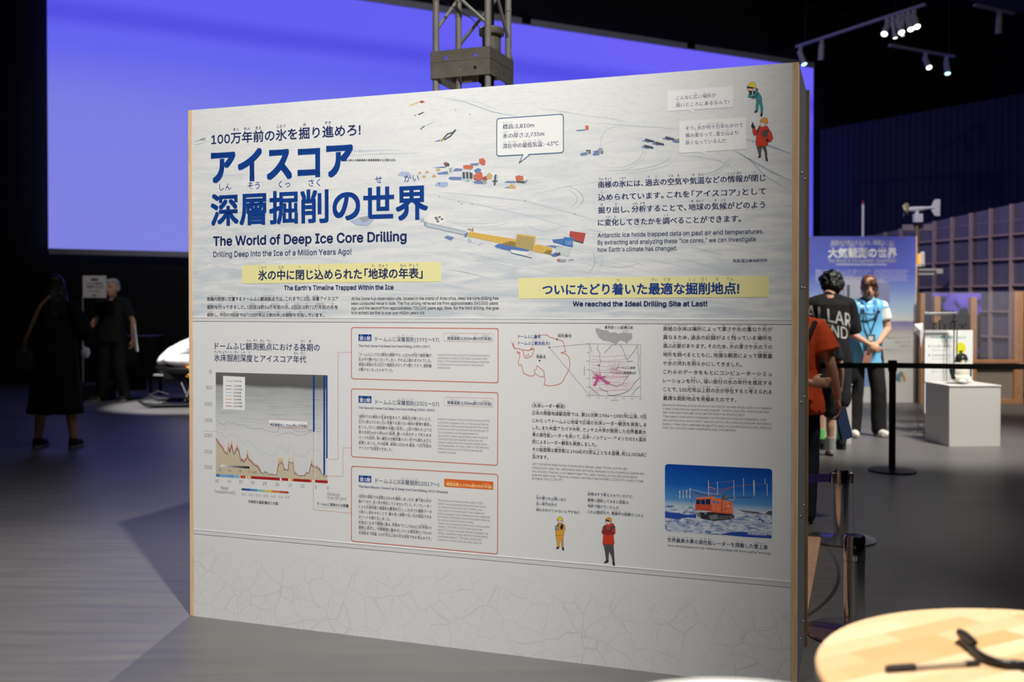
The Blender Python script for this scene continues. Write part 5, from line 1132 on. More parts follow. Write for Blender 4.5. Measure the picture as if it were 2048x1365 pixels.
# toy penguin
g = on_z(1925, 768.5, .568)
pg = thing('toy_penguin', 'small plush penguin with black back standing on the white pedestal', 'toy', (g.x, g.y+.04, .581), R(18))
mb = MB()
mb.sphere((0, 0, .10), (.085, .078, .115)); mb.sphere((0, 0, .045), (.09, .085, .055)); mb.sphere((.005, -.005, .225), (.058, .056, .052)); mb.tube((0, 0, .15), (.003, 0, .22), .068, .048)
for s_ in (-1, 1): mb.path([(s_*.07, .01, .165), (s_*.10, .0, .11), (s_*.105, -.01, .05)], .02, 10, rs=[.022, .026, .012]); mb.sphere((s_*.04, -.07, .014), (.03, .045, .014))
pwht, pblk = mat('plush_white', (232, 230, 214), .95, bump=.6, scale=90), mat('plush_black', (30, 34, 34), .95, bump=.6, scale=90)
pyl = mat('plush_yellow', (226, 190, 80), .9)
def pkp(c):
    if c.z < .03: return 0
    if c.z > .19: return 1 if not (c.y < -.03 and c.z < .215 and abs(c.x) < .03) else 0
    if abs(c.x) > .082 and c.z > .03: return 1
    if c.z > .155 and c.y < 0: return 0
    return 1 if c.y > .035 else 0
link('body', remesh(mb, 'body', [pwht, pblk, pyl], .006, 3, pkp), pg)
obj('beak', MB().tube((.005, -.052, .222), (.005, -.092, .214), .012, .003, 10), pblk, pg)
for s_ in (-1, 1): obj('eye', MB().sphere((.005+s_*.026, -.048, .24), .006, 8, 6), pwht, pg)

# ================================================================== blue display panel of the next section
BPd = 13.5
b0 = at(1618, 473, BPd); b1 = at(1832, 473, BPd); BW = b1.x-b0.x; BH = b0.z
def blue_mat():
    n = NT('atmosphere_print', .5, .3); x, y, z = n.sep(); t = n.maprange(z, BH, 0)
    nz = n.noise(n.mapping((2, 1, 12)), 4, 5)
    ho = n.math('ADD', t, n.math('MULTIPLY', n.math('SUBTRACT', nz, .5), .02))
    n.color(n.ramp(ho, [(.0, lin((76, 82, 158))), (.22, lin((90, 102, 184))), (.32, lin((122, 144, 202))), (.44, lin((176, 200, 220))), (.505, lin((214, 218, 212))), (.515, lin((130, 124, 172))), (.56, lin((168, 164, 184))), (.575, lin((190, 186, 184))), (.62, lin((214, 214, 212))), (1, lin((218, 219, 218)))])); return n.m
bp = thing('blue_panel', 'blue printed panel about atmospheric observation behind the staff member', 'display panel', (b0.x, b0.y, 0))
obj('board', MB().box((BW/2, .03, BH/2), (BW, .06, BH)), blue_mat(), bp, smooth=0)
obj('edge_strip', MB().box((BW+.006, .03, BH/2), (.012, .062, BH)), woodm, bp)
k = BW/214
def U(x): return (x-1618)*k
def Z_(y): return BH-(y-473)*k
mb = MB()
def bt(s, x, yb, em, x1, mi=0, bold=.02, fat=4, res=1): lay_text(mb, s, U(x), Z_(yb), em*k, U(x1), -.002, bold, res, .3, .1, False, mi, fat)
bt('地球の大気からわかる、地球のこと!', 1662, 489.6, 10.5, 1787, 0, .03)
bt('[大|たい][気|き][観|かん][測|そく]の[世|せ][界|かい]', 1657, 514, 21, 1793, 0, .034, 8, 3)
bt('The World of Atmospheric Observation', 1657, 524.5, 9, 1792, 0, .03); bt('Understanding Earth through the Atmosphere of Antarctica', 1672, 531, 6, 1773, 0, .01, 2)
for i in range(6): bt(['南極の空気は、人の暮らしから遠く離れているため', '地球全体の大気の変化を知るのに適しています。', '昭和基地では、温室効果ガスやオゾンなどの', '観測を長い間つづけてきました。上空の空気も', '気球を使って調べ、地球の環境の変化を', 'とらえています。'][i], 1631, 543.5+i*4.6, 4.6, 1741-(i % 3)*4-(40 if i == 5 else 0), 1, .01, 2)
for i in range(8): bt(['The air over Antarctica is far from human activity, so it is', 'well suited to learning how the atmosphere of the whole', 'Earth is changing. At the stations, greenhouse gases and', 'ozone have been observed for many years. The upper air', 'is studied with balloons as well, and these records', 'help us understand the changing environment', 'of our planet, from the ground up to the', 'stratosphere.'][i], 1748, 542+i*3.4, 4.2, 1818-(i % 3)*3-(34 if i == 7 else 0), 1, 0)
for y_, x0_, x1_ in ((678, 1775, 1822), (686, 1790, 1822), (694, 1800, 1822), (702, 1770, 1800)): bt('観測のようす', x0_, y_, 4, x1_, 2, .01, 2)
obj('panel_text', mb, [white, ink('lavender', (196, 198, 226)), greyt], bp, smooth=0, clean=False)
mb = MB()
def bpoly(pts, mi): mb.add([(U(x), -.0015-.00002*len(mb.f), Z_(y)) for x, y in pts][::-1], [tuple(range(len(pts)))], mi)
bpoly([(1668, 640), (1686, 560), (1690, 552), (1752, 556), (1760, 640)], 0); bpoly([(1688, 640), (1692, 560), (1750, 562), (1752, 640)], 1); bpoly([(1694, 640), (1694, 570), (1700, 570), (1700, 640)], 2); bpoly([(1708, 600), (1708, 597), (1724, 597), (1724, 603), (1712, 603)], 3); bpoly([(1755, 558), (1764, 556), (1780, 572), (1780, 640), (1760, 640)], 4)
bpoly([(1620, 715), (1832, 705), (1832, 680), (1620, 690)], 5); bpoly([(1618, 720), (1740, 720), (1740, 774), (1618, 774)], 6)
obj('panel_picture', mb, [ink('pic_grey', (160, 162, 184)), ink('pic_pale', (184, 184, 200)), ink('pic_dark', (96, 98, 112)), ink('pic_green', (98, 118, 112)), ink('pic_mid', (138, 142, 178)), ink('pic_snow', (206, 206, 206)), ink('pic_blue', (132, 164, 208))], bp, smooth=0, clean=False)
mb = MB()
for (x_, y_, mi) in ((1797, 752, 0), (1800, 760, 0), (1807, 751, 1), (1810, 759, 1), (1803, 749, 2), (1796, 758, 2)): mb.add([(U(x_)+.022*math.cos(i), -.002-mi*.0001, Z_(y_)+.04*math.sin(i)) for i in [j*math.pi/6 for j in range(12)]], [tuple(range(12))], mi)
obj('panel_logo', mb, [ink('logo_teal', (96, 156, 160)), ink('logo_orange', (214, 158, 92)), ink('logo_blue', (110, 134, 160))], bp, smooth=0, clean=False)
obj('foot', MB().box((BW/2, .16, .012), (BW-.3, .26, .024)), MATS['black_metal'], bp)

# ---- weather station behind it
wy = 14.15
wp = at(1833, 617, wy); zt_ = at(1833, 437, wy).z
ws = thing('weather_station', 'weather mast with a white wind vane behind the blue panel', 'weather station', (wp.x, wp.y, 0))
pole_m = mat('brass_pole', (130, 112, 84), .5, .3); wht = mat('instrument_white', (206, 206, 202), .5)
kk = wy/F
obj('pole', MB().tube((0, 0, .01), (0, 0, zt_), .02, n=14), pole_m, ws); obj('base', MB().lathe([(.01, 0), (.25, 0), (.25, .02), (.03, .04), (.01, .04)], n=32), MATS['black_metal'], ws)
zv = at(1833, 418, wy).z
obj('junction_box', MB().box((0, -.03, zt_+.0), (.12, .08, .12)), wht, ws, bevel=.006); obj('crossarm', MB().box((.02, .04, zt_-.13), (.42, .03, .085)), mat('grey_board', (120, 114, 116), .6), ws, bevel=.004)
vane = MB().path([(-.13, 0, zv-.01), (-.05, 0, zv-.005), (.05, 0, zv), (.16, 0, zv+.012), (.24, 0, zv+.018)], .03, 12, rs=[.03, .036, .034, .022, .018]).prism([(.19, -.006, zv-.0), (.235, -.006, zv+.11), (.255, -.006, zv+.135), (.325, -.006, zv+.135), (.325, -.006, zv-.10), (.25, -.006, zv-.10)], (0, .012, 0)).tube((0, 0, zt_), (0, 0, zv), .025)
vobj = obj('wind_vane', vane, wht, ws, smooth=30)
pr2 = MB()
for i in range(4):
    a_ = math.pi/4+i*math.pi/2; u_ = Vector((0, math.cos(a_), math.sin(a_))); t_ = Vector((.35, -math.sin(a_)*.9, math.cos(a_)*.9)).normalized()*.03
    c_ = Vector((-.165, 0, zv-.01)); pr2.prism([c_+u_*.015-t_*.5, c_+u_*.015+t_*.5, c_+u_*.105+t_, c_+u_*.105-t_], (.006, 0, 0))
pr2.tube((-.19, 0, zv-.01), (-.12, 0, zv-.01), .015, .028, 12)
obj('propeller', pr2, mat('propeller_yellow', (196, 190, 130), .5), vobj, smooth=30)
zl = at(1843, 516, wy).z
obj('lamp_arm', MB().box((.04, -.02, zl-.11), (.12, .05, .03)), wht, ws, bevel=.004)
obj('lantern', MB().tube((.068, -.03, zl-.10), (.068, -.03, zl+.06), .034, n=18).tube((.068, -.03, zl+.06), (.068, -.03, zl+.085), .034, .02, 18), wht, ws); obj('amber_lamp', MB().tube((.015, -.04, zl-.09), (.015, -.04, zl+.055), .020, n=16), mat('amber', (240, 170, 80), .3, emit=(255, 170, 70), estr=.8), ws)
zs = at(1855, 543, wy).z
obj('sensor_arm', MB().box((.17, -.02, zs+.02), (.30, .03, .03)).box((.31, -.02, zs+.0), (.09, .05, .07)).box((.12, -.02, zs-.04), (.22, .03, .03)), mat('sensor_green', (150, 150, 138), .55), ws, bevel=.004)
ap = at(1725, 617, 14.3); at_ = at(1725, 405, 14.3).z
an = thing('rod_antenna', 'thin white rod antenna with a red tip rising behind the blue panel', 'antenna', (ap.x, ap.y, 0))
obj('rod', MB().tube((0, 0, .02), (0, 0, at_-.03), .017, n=12), wht, an); obj('tip', MB().tube((0, 0, at_-.03), (0, 0, at_+.02), .012, n=12), mat('tip_red', (170, 40, 40), .5), an); obj('base', MB().lathe([(.01, 0), (.2, 0), (.2, .02), (.03, .04), (.01, .04)], n=28), MATS['black_metal'], an)

# ================================================================== lattice screen and wooden case
def lat(px, k=23912.0):
    y = k/(px-340.0); return Vector(((px-1024)/F*y, y, 0))
LA, LB = lat(1730), lat(2230); LV = LB-LA; LLn = LV.length; LV.normalize()
lt = thing('lattice_screen', 'tall translucent lattice screen of pinkish wood bars lit violet', 'screen', LA, math.atan2(LV.y, LV.x))
barm = wood('bar_wood', (142, 122, 118), (162, 140, 136), (4, 4, 1), .6)
ztl = lambda s_: 2.52+s_*.078
n_ = 0; step = .38; x = .12
while x < LLn:
    zt2 = ztl(x)
    obj('upright', MB().box((x, 0, zt2/2), (.045, .045, zt2)), barm, lt); x += step
for z in (.14, .51, .87, 1.236, 1.61, 1.985, 2.335): obj('cross_bar', MB().box((LLn/2, -.005, z), (LLn, .03, .026)), barm, lt)
def poly_mat():
    m = bpy.data.materials.new('polycarbonate'); m.use_nodes = True; nt = m.node_tree; b = nt.nodes['Principled BSDF']
    b.inputs['Base Color'].default_value = (.12, .11, .16, 1); b.inputs['Roughness'].default_value = .3
    tr_ = nt.nodes.new('ShaderNodeBsdfTransparent'); mx = nt.nodes.new('ShaderNodeMixShader')
    tc = nt.nodes.new('ShaderNodeTexCoord'); mp = nt.nodes.new('ShaderNodeMapping'); mp.inputs['Scale'].default_value = (3, 1, .05); no = nt.nodes.new('ShaderNodeTexNoise'); no.inputs['Scale'].default_value = 3
    nt.links.new(tc.outputs['Object'], mp.inputs[0]); nt.links.new(mp.outputs[0], no.inputs[0])
    mr = nt.nodes.new('ShaderNodeMapRange'); mr.inputs[1].default_value = .3; mr.inputs[2].default_value = .7; mr.inputs[3].default_value = .68; mr.inputs[4].default_value = .88
    nt.links.new(no.outputs['Fac'], mr.inputs[0]); nt.links.new(mr.outputs[0], mx.inputs[0])
    nt.links.new(tr_.outputs[0], mx.inputs[1]); nt.links.new(b.outputs[0], mx.inputs[2]); nt.links.new(mx.outputs[0], nt.nodes['Material Output'].inputs[0]); return m
polym = poly_mat()
obj('sheet', MB().prism([(0, .03, .02), (LLn, .03, .02), (LLn, .03, ztl(LLn)), (0, .03, ztl(0))], (0, .01, 0)), polym, lt, smooth=0)
obj('top_rail', MB().prism([(0, .025, 2.50), (LLn, .025, 2.53), (LLn, .025, 2.56), (0, .025, 2.53)], (0, .02, 0)), mat('rail_violet', (104, 98, 122), .6), lt, smooth=0)

cs = on_z(2034, 808); cw = wood('case_wood', (182, 132, 90), (206, 158, 116), (6, 6, .8), .5)
case = thing('wooden_case', 'wood framed display case with clear acrylic front behind the pedestals', 'display case', (cs.x, cs.y, 0))
ck = cs.y/F
def cx(px): return (px-2034)*ck
zc = 1.28+34*ck
for px_, wpx, zz_ in ((2034, 18, zc), (1944, 12, 1.28+22*ck), (1871, 12, 1.28+24*ck), (1842, 9, 1.28+30*ck)):
    obj('post', MB().box((cx(px_), 0, zz_/2), (wpx*ck, .09, zz_)), cw, case, bevel=.004)
zsill = 1.28-106*ck
obj('sill_rail', MB().box((cx(1936), -.02, zsill), (cx(2034)-cx(1842), .12, .05)), cw, case, bevel=.004); obj('base_rail', MB().box((cx(1936), -.01, .03), (cx(2034)-cx(1842), .08, .06)), cw, case, bevel=.004)
obj('lower_panel', MB().box((cx(1936), .02, zsill/2), (cx(2030)-cx(1842), .02, zsill-.06)), mat('lower_beige', (150, 140, 128), .6), case)
glass = bpy.data.materials.new('acrylic'); glass.use_nodes = True
nt = glass.node_tree; b_ = nt.nodes['Principled BSDF']; b_.inputs['Base Color'].default_value = (.8, .8, .85, 1); b_.inputs['Roughness'].default_value = .06
tr_ = nt.nodes.new('ShaderNodeBsdfTransparent'); mx = nt.nodes.new('ShaderNodeMixShader'); mx.inputs[0].default_value = .07
nt.links.new(tr_.outputs[0], mx.inputs[1]); nt.links.new(b_.outputs[0], mx.inputs[2]); nt.links.new(mx.outputs[0], nt.nodes['Material Output'].inputs[0])
obj('acrylic_pane', MB().box((cx(1936), -.05, (zsill+zc)/2+.02), (cx(2030)-cx(1840), .008, zc-zsill-.06)), glass, case, smooth=0)
obj('back_shelf', MB().box((cx(1947), .20, zsill-.02), (cx(2034)-cx(1860), .36, .03)), mat('shelf_dark', (58, 54, 56), .6), case)
# violet lit picture board inside the case
pv = thing('violet_picture', 'violet lit picture board with dark rocks standing inside the wooden case', 'picture', (cs.x+cx(1928), cs.y+.25, zsill-.005))
pw_ = 48*ck*1.04
def viol():
    n = NT('violet_picture', .5, .3); v = n.mapping((1, 1, 1)); x, y, z = n.sep(); f = n.noise(n.mapping((2.0, 1, 1.2), (0, 0, 0), (3.3, 0, 0)), 3.4, 2, .3)
    n.color(n.ramp(n.math('ADD', f, n.maprange(z, .50, .92, -.22, .18)), [(.44, lin((28, 27, 32))), (.50, lin((90, 74, 190))), (.7, lin((120, 104, 224)))])); return n.m
obj('board', MB().box((0, 0, .46), (pw_*2, .02, .92)), viol(), pv, smooth=0); obj('foot', MB().box((0, .04, .01), (pw_*1.6, .14, .02)), MATS['black_metal'], pv)
# dark tray with specimen jars behind the sign
ty = 10.45; t0 = at(1860, 660, ty); t1 = at(1938, 640, ty)
tray = thing('specimen_stand', 'dark stand with glinting specimen jars just above the sign board', 'stand', ((t0.x+t1.x)/2, ty, 0))
tw = t1.x-t0.x
obj('shelf', MB().box((0, 0, t0.z-.03), (tw, .2, .03)), MATS['shelf_dark'], tray, bevel=.004); obj('frame', MB().path([(-tw/2, 0, t0.z-.02), (-tw/2, 0, t1.z+.05), (tw/2, 0, t1.z+.05), (tw/2, 0, t0.z-.02)], .007, 8), chr2, tray)
for s_ in (-1, 1): obj('leg', MB().box((s_*(tw/2-.03), 0, (t0.z-.04)/2), (.03, .16, t0.z-.04)), MATS['black_metal'], tray)
for i in range(6):
    x_ = (t0.x+t1.x)/2-tw/2+.05+i*tw/6.6; h_ = random.uniform(.06, .11)
    j = thing('specimen_jar', 'small glinting jar on the dark specimen stand', 'jar', (x_, ty, t0.z-.0145), 0, 'specimen jars'); obj('jar', MB().tube((0, 0, 0), (0, 0, h_), .024, n=14), mat('jar_dark', (92, 88, 84), .2), j); obj('lid', MB().tube((0, 0, h_), (0, 0, h_+.015), .026, n=14), chr2, j)
# white paper sculpture on the left of the sign
wq = at(1838, 664, 10.17)
pb_ = thing('paper_model', 'white folded paper model on a thin stand left of the sign board', 'model', (wq.x, wq.y, 0))
mb = MB(); mb.add([(-.05, 0, wq.z+.08), (.03, -.02, wq.z+.09), (.05, .0, wq.z-.0), (.0, -.03, wq.z-.06), (-.05, .01, wq.z+.0), (.02, .0, wq.z-.17), (-.01, -.05, wq.z+.02)], [(0, 1, 6), (1, 2, 6), (2, 3, 6), (3, 4, 6), (4, 0, 6), (3, 2, 5), (0, 4, 3, 2, 1)])
obj('paper', mb, mat('paper_white', (240, 240, 238), .7), pb_, smooth=0); obj('stand', MB().tube((0, .015, .01), (0, .015, wq.z), .006, n=8).lathe([(.01, 0), (.07, 0), (.07, .01), (.01, .012)], (0, .015, 0), 20), chr2, pb_)

# ================================================================== ceiling lights
lampb = mat('lamp_grey', (170, 166, 180), .5, .2); trackm = mat('track_grey', (160, 154, 184), .5, .2)
def track(name, pa, ya, pb, yb, z, lamps, label, lab2):
    """track at height z seen from pixel pa to pb"""
    a = on_z(*pa, z); b = on_z(*pb, z); d = b-a; L = d.length; ang = math.atan2(d.y, d.x)
    t = thing('light_track', label, 'light track', (a.x, a.y, z), ang)
    obj('rail', MB().box((L/2, 0, .02), (L, .05, .04)), trackm, t)
    for f_ in (.08, .92): obj('hanger', MB().tube((L*f_, 0, .04), (L*f_, 0, 9.0-z), .008, n=8), MATS['black_metal'], t)
    for i, (f_, lean, side, col_, lab) in enumerate(lamps):
        p = a+d*f_
        l = thing('spotlight', lab, 'spotlight', (p.x, p.y, z), 0, lab2)
        lr = .028 if 'second spotlight' in lab or 'fourth' in lab else .043; ax_ = Vector((lean, side, -1)).normalized(); top = Vector((0, 0, -.11)); e = top+ax_*.20
        obj('stem', MB().box((0, 0, -.03), (.05, .05, .06)).tube((0, 0, -.05), top, .012), lampb, l)
        obj('housing', MB().tube(top-ax_*.04, e, .9*lr+.004, lr+.004, 20), lampb, l)
        if col_: obj('lens', MB().tube(e, e+ax_*.006, lr, lr*.9, 20), mat('lens_'+'_'.join(map(str, col_)), col_, .3, var=0, emit=col_, estr=4), l)
        else: obj('lens', MB().tube(e, e+ax_*.004, lr, lr, 20), blackst, l)
W1, C1 = (255, 250, 244), (170, 236, 250)
track('a', (1593, 96), 0, (1850, 12), 0, 5.5, [(.035, .25, -.3, C1, 'cyan glowing spotlight at the lower left end of the long track'), (.22, .0, .2, None, 'unlit spotlight second from the lower left end of the long track'),
    (.735, -.55, -.75, W1, 'leftmost lit spotlight of the row of six on the long track'), (.775, .2, .0, W1, 'second spotlight of the row of six on the long track'), (.815, .05, -.6, W1, 'third spotlight of the row of six on the long track'), (.848, .1, .3, W1, 'fourth spotlight of the row of six on the long track'), (.885, 0, -.6, W1, 'fifth spotlight of the row of six on the long track'), (.925, 0, -.7, W1, 'rightmost spotlight of the row of six on the long track')], 'long light track hanging from the dark ceiling with eight spotlights', 'spotlights on the long track')
track('b', (1779, 93), 0, (1908, 116), 0, 5.5, [(.55, .05, -.75, W1, 'white glowing spotlight left on the short middle track'), (.88, -.05, -.35, C1, 'cyan glowing spotlight right on the short middle track')], 'short dark light track in the middle with two spotlights', 'spotlights on the short middle track')
track('c', (1949, 13), 0, (2028, 30), 0, 5.5, [(.62, 0, .1, None, 'unlit spotlight on the short track at the top right')], 'short light track at the top right corner under the duct', 'spotlights on the top right track')

# ================================================================== people
SKIN = mat('skin', (206, 158, 130), .55, var=.03, scale=60); LIP = mat('lip', (170, 104, 92), .5, var=0); DARKE = mat('eye_dark', (46, 34, 30), .4, var=0); BROW = mat('brow', (92, 66, 54), .7, var=0)
def rotx(a): return Matrix.Rotation(R(a), 3, 'X')
def hand(mb, wr, d, nrm, side, curl=35, s=1.0):
    """palm and five fingers; d = pointing direction, nrm = palm side, side = towards the thumb"""
    d = Vector(d).normalized(); nrm = Vector(nrm); nrm = (nrm-d*nrm.dot(d)).normalized(); t = d.cross(nrm).normalized()
    if t.dot(Vector(side)) < 0: t = -t
    wr = Vector(wr); q = Matrix((t, nrm, d)).transposed()
    mb.sphere(wr+d*.045*s, (.040*s, .016*s, .052*s), 12, 8, rot=q)
    for i, (off, ln) in enumerate(((.028, .068), (.010, .076), (-.009, .070), (-.026, .056))):
        b = wr+d*.082*s+t*off*s; a1 = R(curl*.6+i*4); m_ = b+(d*math.cos(a1)+nrm*math.sin(a1))*ln*.52*s; a2 = R(curl*1.5+i*5); e = m_+(d*math.cos(a2)+nrm*math.sin(a2))*ln*.5*s
        mb.tube(b-d*.012*s, m_, .0098*s, .0092*s, 8); mb.tube(m_, e, .0092*s, .0076*s, 8); mb.sphere(m_, .0094*s, 8, 6); mb.sphere(e, .0078*s, 8, 6)
    tb = wr+d*.022*s+t*.030*s; tm = tb+(d*.7+t*.55+nrm*.35).normalized()*.036*s; te = tm+(d*.95+t*.15+nrm*.4).normalized()*.03*s
    mb.tube(tb, tm, .0125*s, .0108*s, 8); mb.tube(tm, te, .0108*s, .0085*s, 8); mb.sphere(tm, .0108*s, 8, 6); mb.sphere(te, .0087*s, 8, 6)
def limb(mb, pts, rs):
    for (a, b), (r0, r1) in zip(zip(pts, pts[1:]), zip(rs, rs[1:])):
        mb.tube(a, b, r0, r1, 14)
    for p, r in zip(pts, rs): mb.sphere(p, r, 14, 8)
class Fig:
    """a person facing -y; joints in metres for a 1.7 m figure, scaled to H"""
    def __init__(s, name_label, H, loc, rot, joints=None, head_rot=None):
        s.k = H/1.7
        s.J = dict(head=(0, -.015, 1.585), neck=(0, .015, 1.43), chest=(0, .005, 1.27), waist=(0, 0, 1.07), pelvis=(0, .01, .93), shL=(.17, .01, 1.385), shR=(-.17, .01, 1.385), elL=(.225, .04, 1.11), elR=(-.225, .04, 1.11), wrL=(.235, -.03, .875), wrR=(-.235, -.03, .875), hipL=(.088, .01, .89), hipR=(-.088, .01, .89), knL=(.1, -.015, .485), knR=(-.1, -.015, .485), anL=(.1, .025, .085), anR=(-.1, .025, .085))
        if joints: s.J.update(joints)
        s.J = {n: Vector(v)*s.k for n, v in s.J.items()}
        s.HR = head_rot or Matrix.Identity(3)
        s.t = thing('person', name_label, 'person', loc, rot)
    def j(s, n, off=(0, 0, 0)): return s.J[n]+Vector(off)*s.k
    def hp(s, x, y, z): return s.J['head']+s.HR @ (Vector((x, y, z))*s.k)
    def body(s, voxel=.0065, hands=None, bare=True, w=1.0, pick=None):
        k = s.k; mb = MB(); J = s.J
        mb.sphere(s.hp(0, .012, .022), (.074*k, .093*k, .095*k), 20, 14, rot=s.HR); mb.sphere(s.hp(0, -.026, -.04), (.058*k, .062*k, .078*k), 18, 12, rot=s.HR)
        mb.sphere(s.hp(0, -.05, -.088), (.03*k, .028*k, .024*k), 12, 8, rot=s.HR)
        mb.tube(s.hp(0, -.088, .0), s.hp(0, -.108, -.034), .010*k, .0145*k, 10); mb.sphere(s.hp(0, -.103, -.036), (.017*k, .013*k, .012*k), 10, 8)
        mb.sphere(s.hp(0, -.083, -.066), (.024*k, .012*k, .010*k), 10, 8, rot=s.HR)
        for e in (-1, 1): mb.sphere(s.hp(e*.076, .012, -.012), (.009*k, .02*k, .032*k), 10, 8, rot=s.HR); mb.sphere(s.hp(e*.03, -.074, .018), (.022*k, .016*k, .010*k), 10, 8, rot=s.HR)
        mb.tube(J['neck'], s.hp(0, .012, -.06), .056*k, .051*k, 16)
        mb.sphere(J['chest']-Vector((0, 0, .01*k)), (.140*k*w, .092*k, .140*k)); mb.sphere(J['waist'], (.128*k*w, .09*k, .17*k)); mb.sphere(J['pelvis'], (.15*k*w, .105*k, .13*k)); mb.tube(J['shL'], J['shR'], .05*k, n=14); mb.tube(s.j('neck', (0, 0, .0)), s.j('chest'), .06*k, .09*k)
        for e in 'LR':
            limb(mb, [J['sh'+e], J['el'+e], J['el'+e].lerp(J['wr'+e], .3), J['wr'+e]], [.049*k, .037*k, .038*k, .025*k])
            limb(mb, [J['hip'+e], J['kn'+e], J['kn'+e].lerp(J['an'+e], .3)+Vector((0, .012*k, 0)), J['an'+e]], [.078*k, .053*k, .055*k, .036*k])
            f = J['an'+e]; mb.sphere(f+Vector((0, -.04, -.045))*k, (.028*k, .05*k, .025*k))
            hd = (hands or {}).get(e)
            if hd is None:
                d = (J['wr'+e]-J['el'+e]).normalized(); hd = (d, (-1 if e == 'L' else 1, 0, 0), (0, -1, 0), 35)
            if hd: hand(mb, J['wr'+e], *hd[:3], hd[3], k)
        eye = [s.hp(q*.03, -.086, .004) for q in (-1, 1)]; br = [s.hp(q*.032, -.09, .024) for q in (-1, 1)]; mo = s.hp(0, -.096, -.068)
        iv = s.HR.transposed()
        def pk(c):
            for q in eye:
                v = iv @ (c-q)
                if abs(v.x) < .014*k and abs(v.z) < .0075*k and abs(v.y) < .03*k: return 1
            for q in br:
                v = iv @ (c-q)
                if abs(v.x) < .018*k and abs(v.z) < .005*k and abs(v.y) < .03*k: return 3
            v = iv @ (c-mo)
            if abs(v.x) < .021*k and abs(v.z) < .0065*k and abs(v.y) < .03*k: return 2
            return pick(c) if pick else 0
        return link('body', remesh(mb, 'body', [SKIN, DARKE, LIP, BROW], voxel, 4, pk), s.t)
    def wrinkle(s, amp=.006, sc=9, seed=0.0): return lambda c: amp*(noise.noise(Vector((c.x*sc, c.y*sc, c.z*sc*.7+seed)))+.5*noise.noise(Vector((c.x*sc*2.3, c.y*sc*2.3, c.z*sc*1.4-seed))))
    def shirt(s, m, hem=.86, sleeve=.55, w=1.0, name='t_shirt', r=.07, flare=1.0, neck=True, voxel=.01, arms='LR', amp=.006):
        k = s.k; mb = MB(); J = s.J; c = J['chest']; p = J['pelvis']; ch = s.j('neck', (0, 0, -.045))
        top = s.j('neck', (0, 0, -.03)); hz = Vector((p.x, p.y, hem*k))
        # torso rings along the spine
        pts = [top, s.j('chest', (0, 0, .10)), c, J['waist'].lerp(p, .1), p.lerp(hz, .5), hz]
        if hz.z > p.z: pts = [top, s.j('chest', (0, 0, .10)), c, J['waist'].lerp(hz, .3), J['waist'].lerp(hz, .7), hz]
        rx = [.075, .172*w, .172*w, .160*w, .172*w*flare, .176*w*flare]; ry = [q_*w**.8 for q_ in (.066, .112, .126, .118, .130*flare, .134*flare)]
        n = 28; vs = []
        for q, a, b in zip(pts, rx, ry): vs += [q+Vector((a*k*math.cos(2*math.pi*i/n), b*k*math.sin(2*math.pi*i/n), 0)) for i in range(n)]
        fs = [(i*n+j, i*n+(j+1) % n, (i+1)*n+(j+1) % n, (i+1)*n+j) for i in range(len(pts)-1) for j in range(n)]+[tuple(range(n-1, -1, -1)), tuple(range((len(pts)-1)*n, len(pts)*n))]
        mb.add(vs, fs)
        mb.sphere(s.j('neck', (0, .02, -.08)), (.105*k*w, .10*k*w, .074*k)); mb.tube(J['shL'], J['shR'], .060*k, n=14); mb.tube(s.j('neck', (0, 0, -.02)), J['shL'], .062*k, .058*k); mb.tube(s.j('neck', (0, 0, -.02)), J['shR'], .062*k, .058*k)
        for e in arms:
            a = J['sh'+e]; b = J['el'+e]
            if sleeve <= 1: q = a.lerp(b, sleeve); mb.tube(a, q, .062*k, r*k, 16); mb.sphere(a, .062*k)
            else: q = b.lerp(J['wr'+e], sleeve-1); limb(mb, [a, b, q], [.062*k, (r-.006)*k, (r-.018)*k])
        return link(name, remesh(mb, name, m, voxel, 4, None, s.wrinkle(amp, 9, hem*7)), s.t)
    def trousers(s, m, bottom=.06, r=(.098, .074, .066), name='trousers', top=1.0, voxel=.01, amp=.005):
        k = s.k; mb = MB(); J = s.J
        mb.sphere(s.j('pelvis', (0, 0, .0)), (.168*k, .122*k, .13*k)); mb.sphere(s.j('pelvis', (0, .02, -.05)), (.165*k, .125*k, .10*k))
        for e in 'LR':
            a, b, c = J['hip'+e], J['kn'+e], J['an'+e]
            if bottom < .45: q = c+(b-c)*((bottom-.085)/.4); limb(mb, [a, b, q], [r[0]*k, r[1]*k, r[2]*k])
            else: q = b+(a-b)*((bottom-.485)/.405); limb(mb, [a, q], [r[0]*k, r[1]*k])
        return link(name, remesh(mb, name, m, voxel, 4, None, s.wrinkle(amp, 11, bottom)), s.t)
    def shoes(s, up, sole, yaw=(0, 0), hi=0.0):
        k = s.k
        for e, yw in zip('LR', yaw):
            f = s.J['an'+e]; q = Matrix.Rotation(R(yw), 3, 'Z'); mb = MB()
            g = Vector((f.x, f.y, f.z-.085*k))
            def at_(x, y, z): return g+(q @ Vector((x, y, z)))*k
            mb.sphere(at_(0, -.085, .042), (.043*k, .10*k, .04*k), rot=q); mb.sphere(at_(0, .02, .05), (.038*k, .06*k, .055*k), rot=q); mb.tube(at_(0, .012, .06), at_(0, .012, .10+hi), .044*k, .044*k)
            mb.prism([at_(-.042, -.15, 0), at_(0, -.182, 0), at_(.042, -.15, 0), at_(.046, -.08, 0), at_(.036, .05, 0), at_(0, .078, 0), at_(-.036, .05, 0), at_(-.046, -.08, 0)], (0, 0, .024*k))
            zg = g.z
            link('shoe', remesh(mb, 'shoe', [up, sole], .008, 2, lambda c: 1 if c.z-zg < .028*k else 0), s.t)
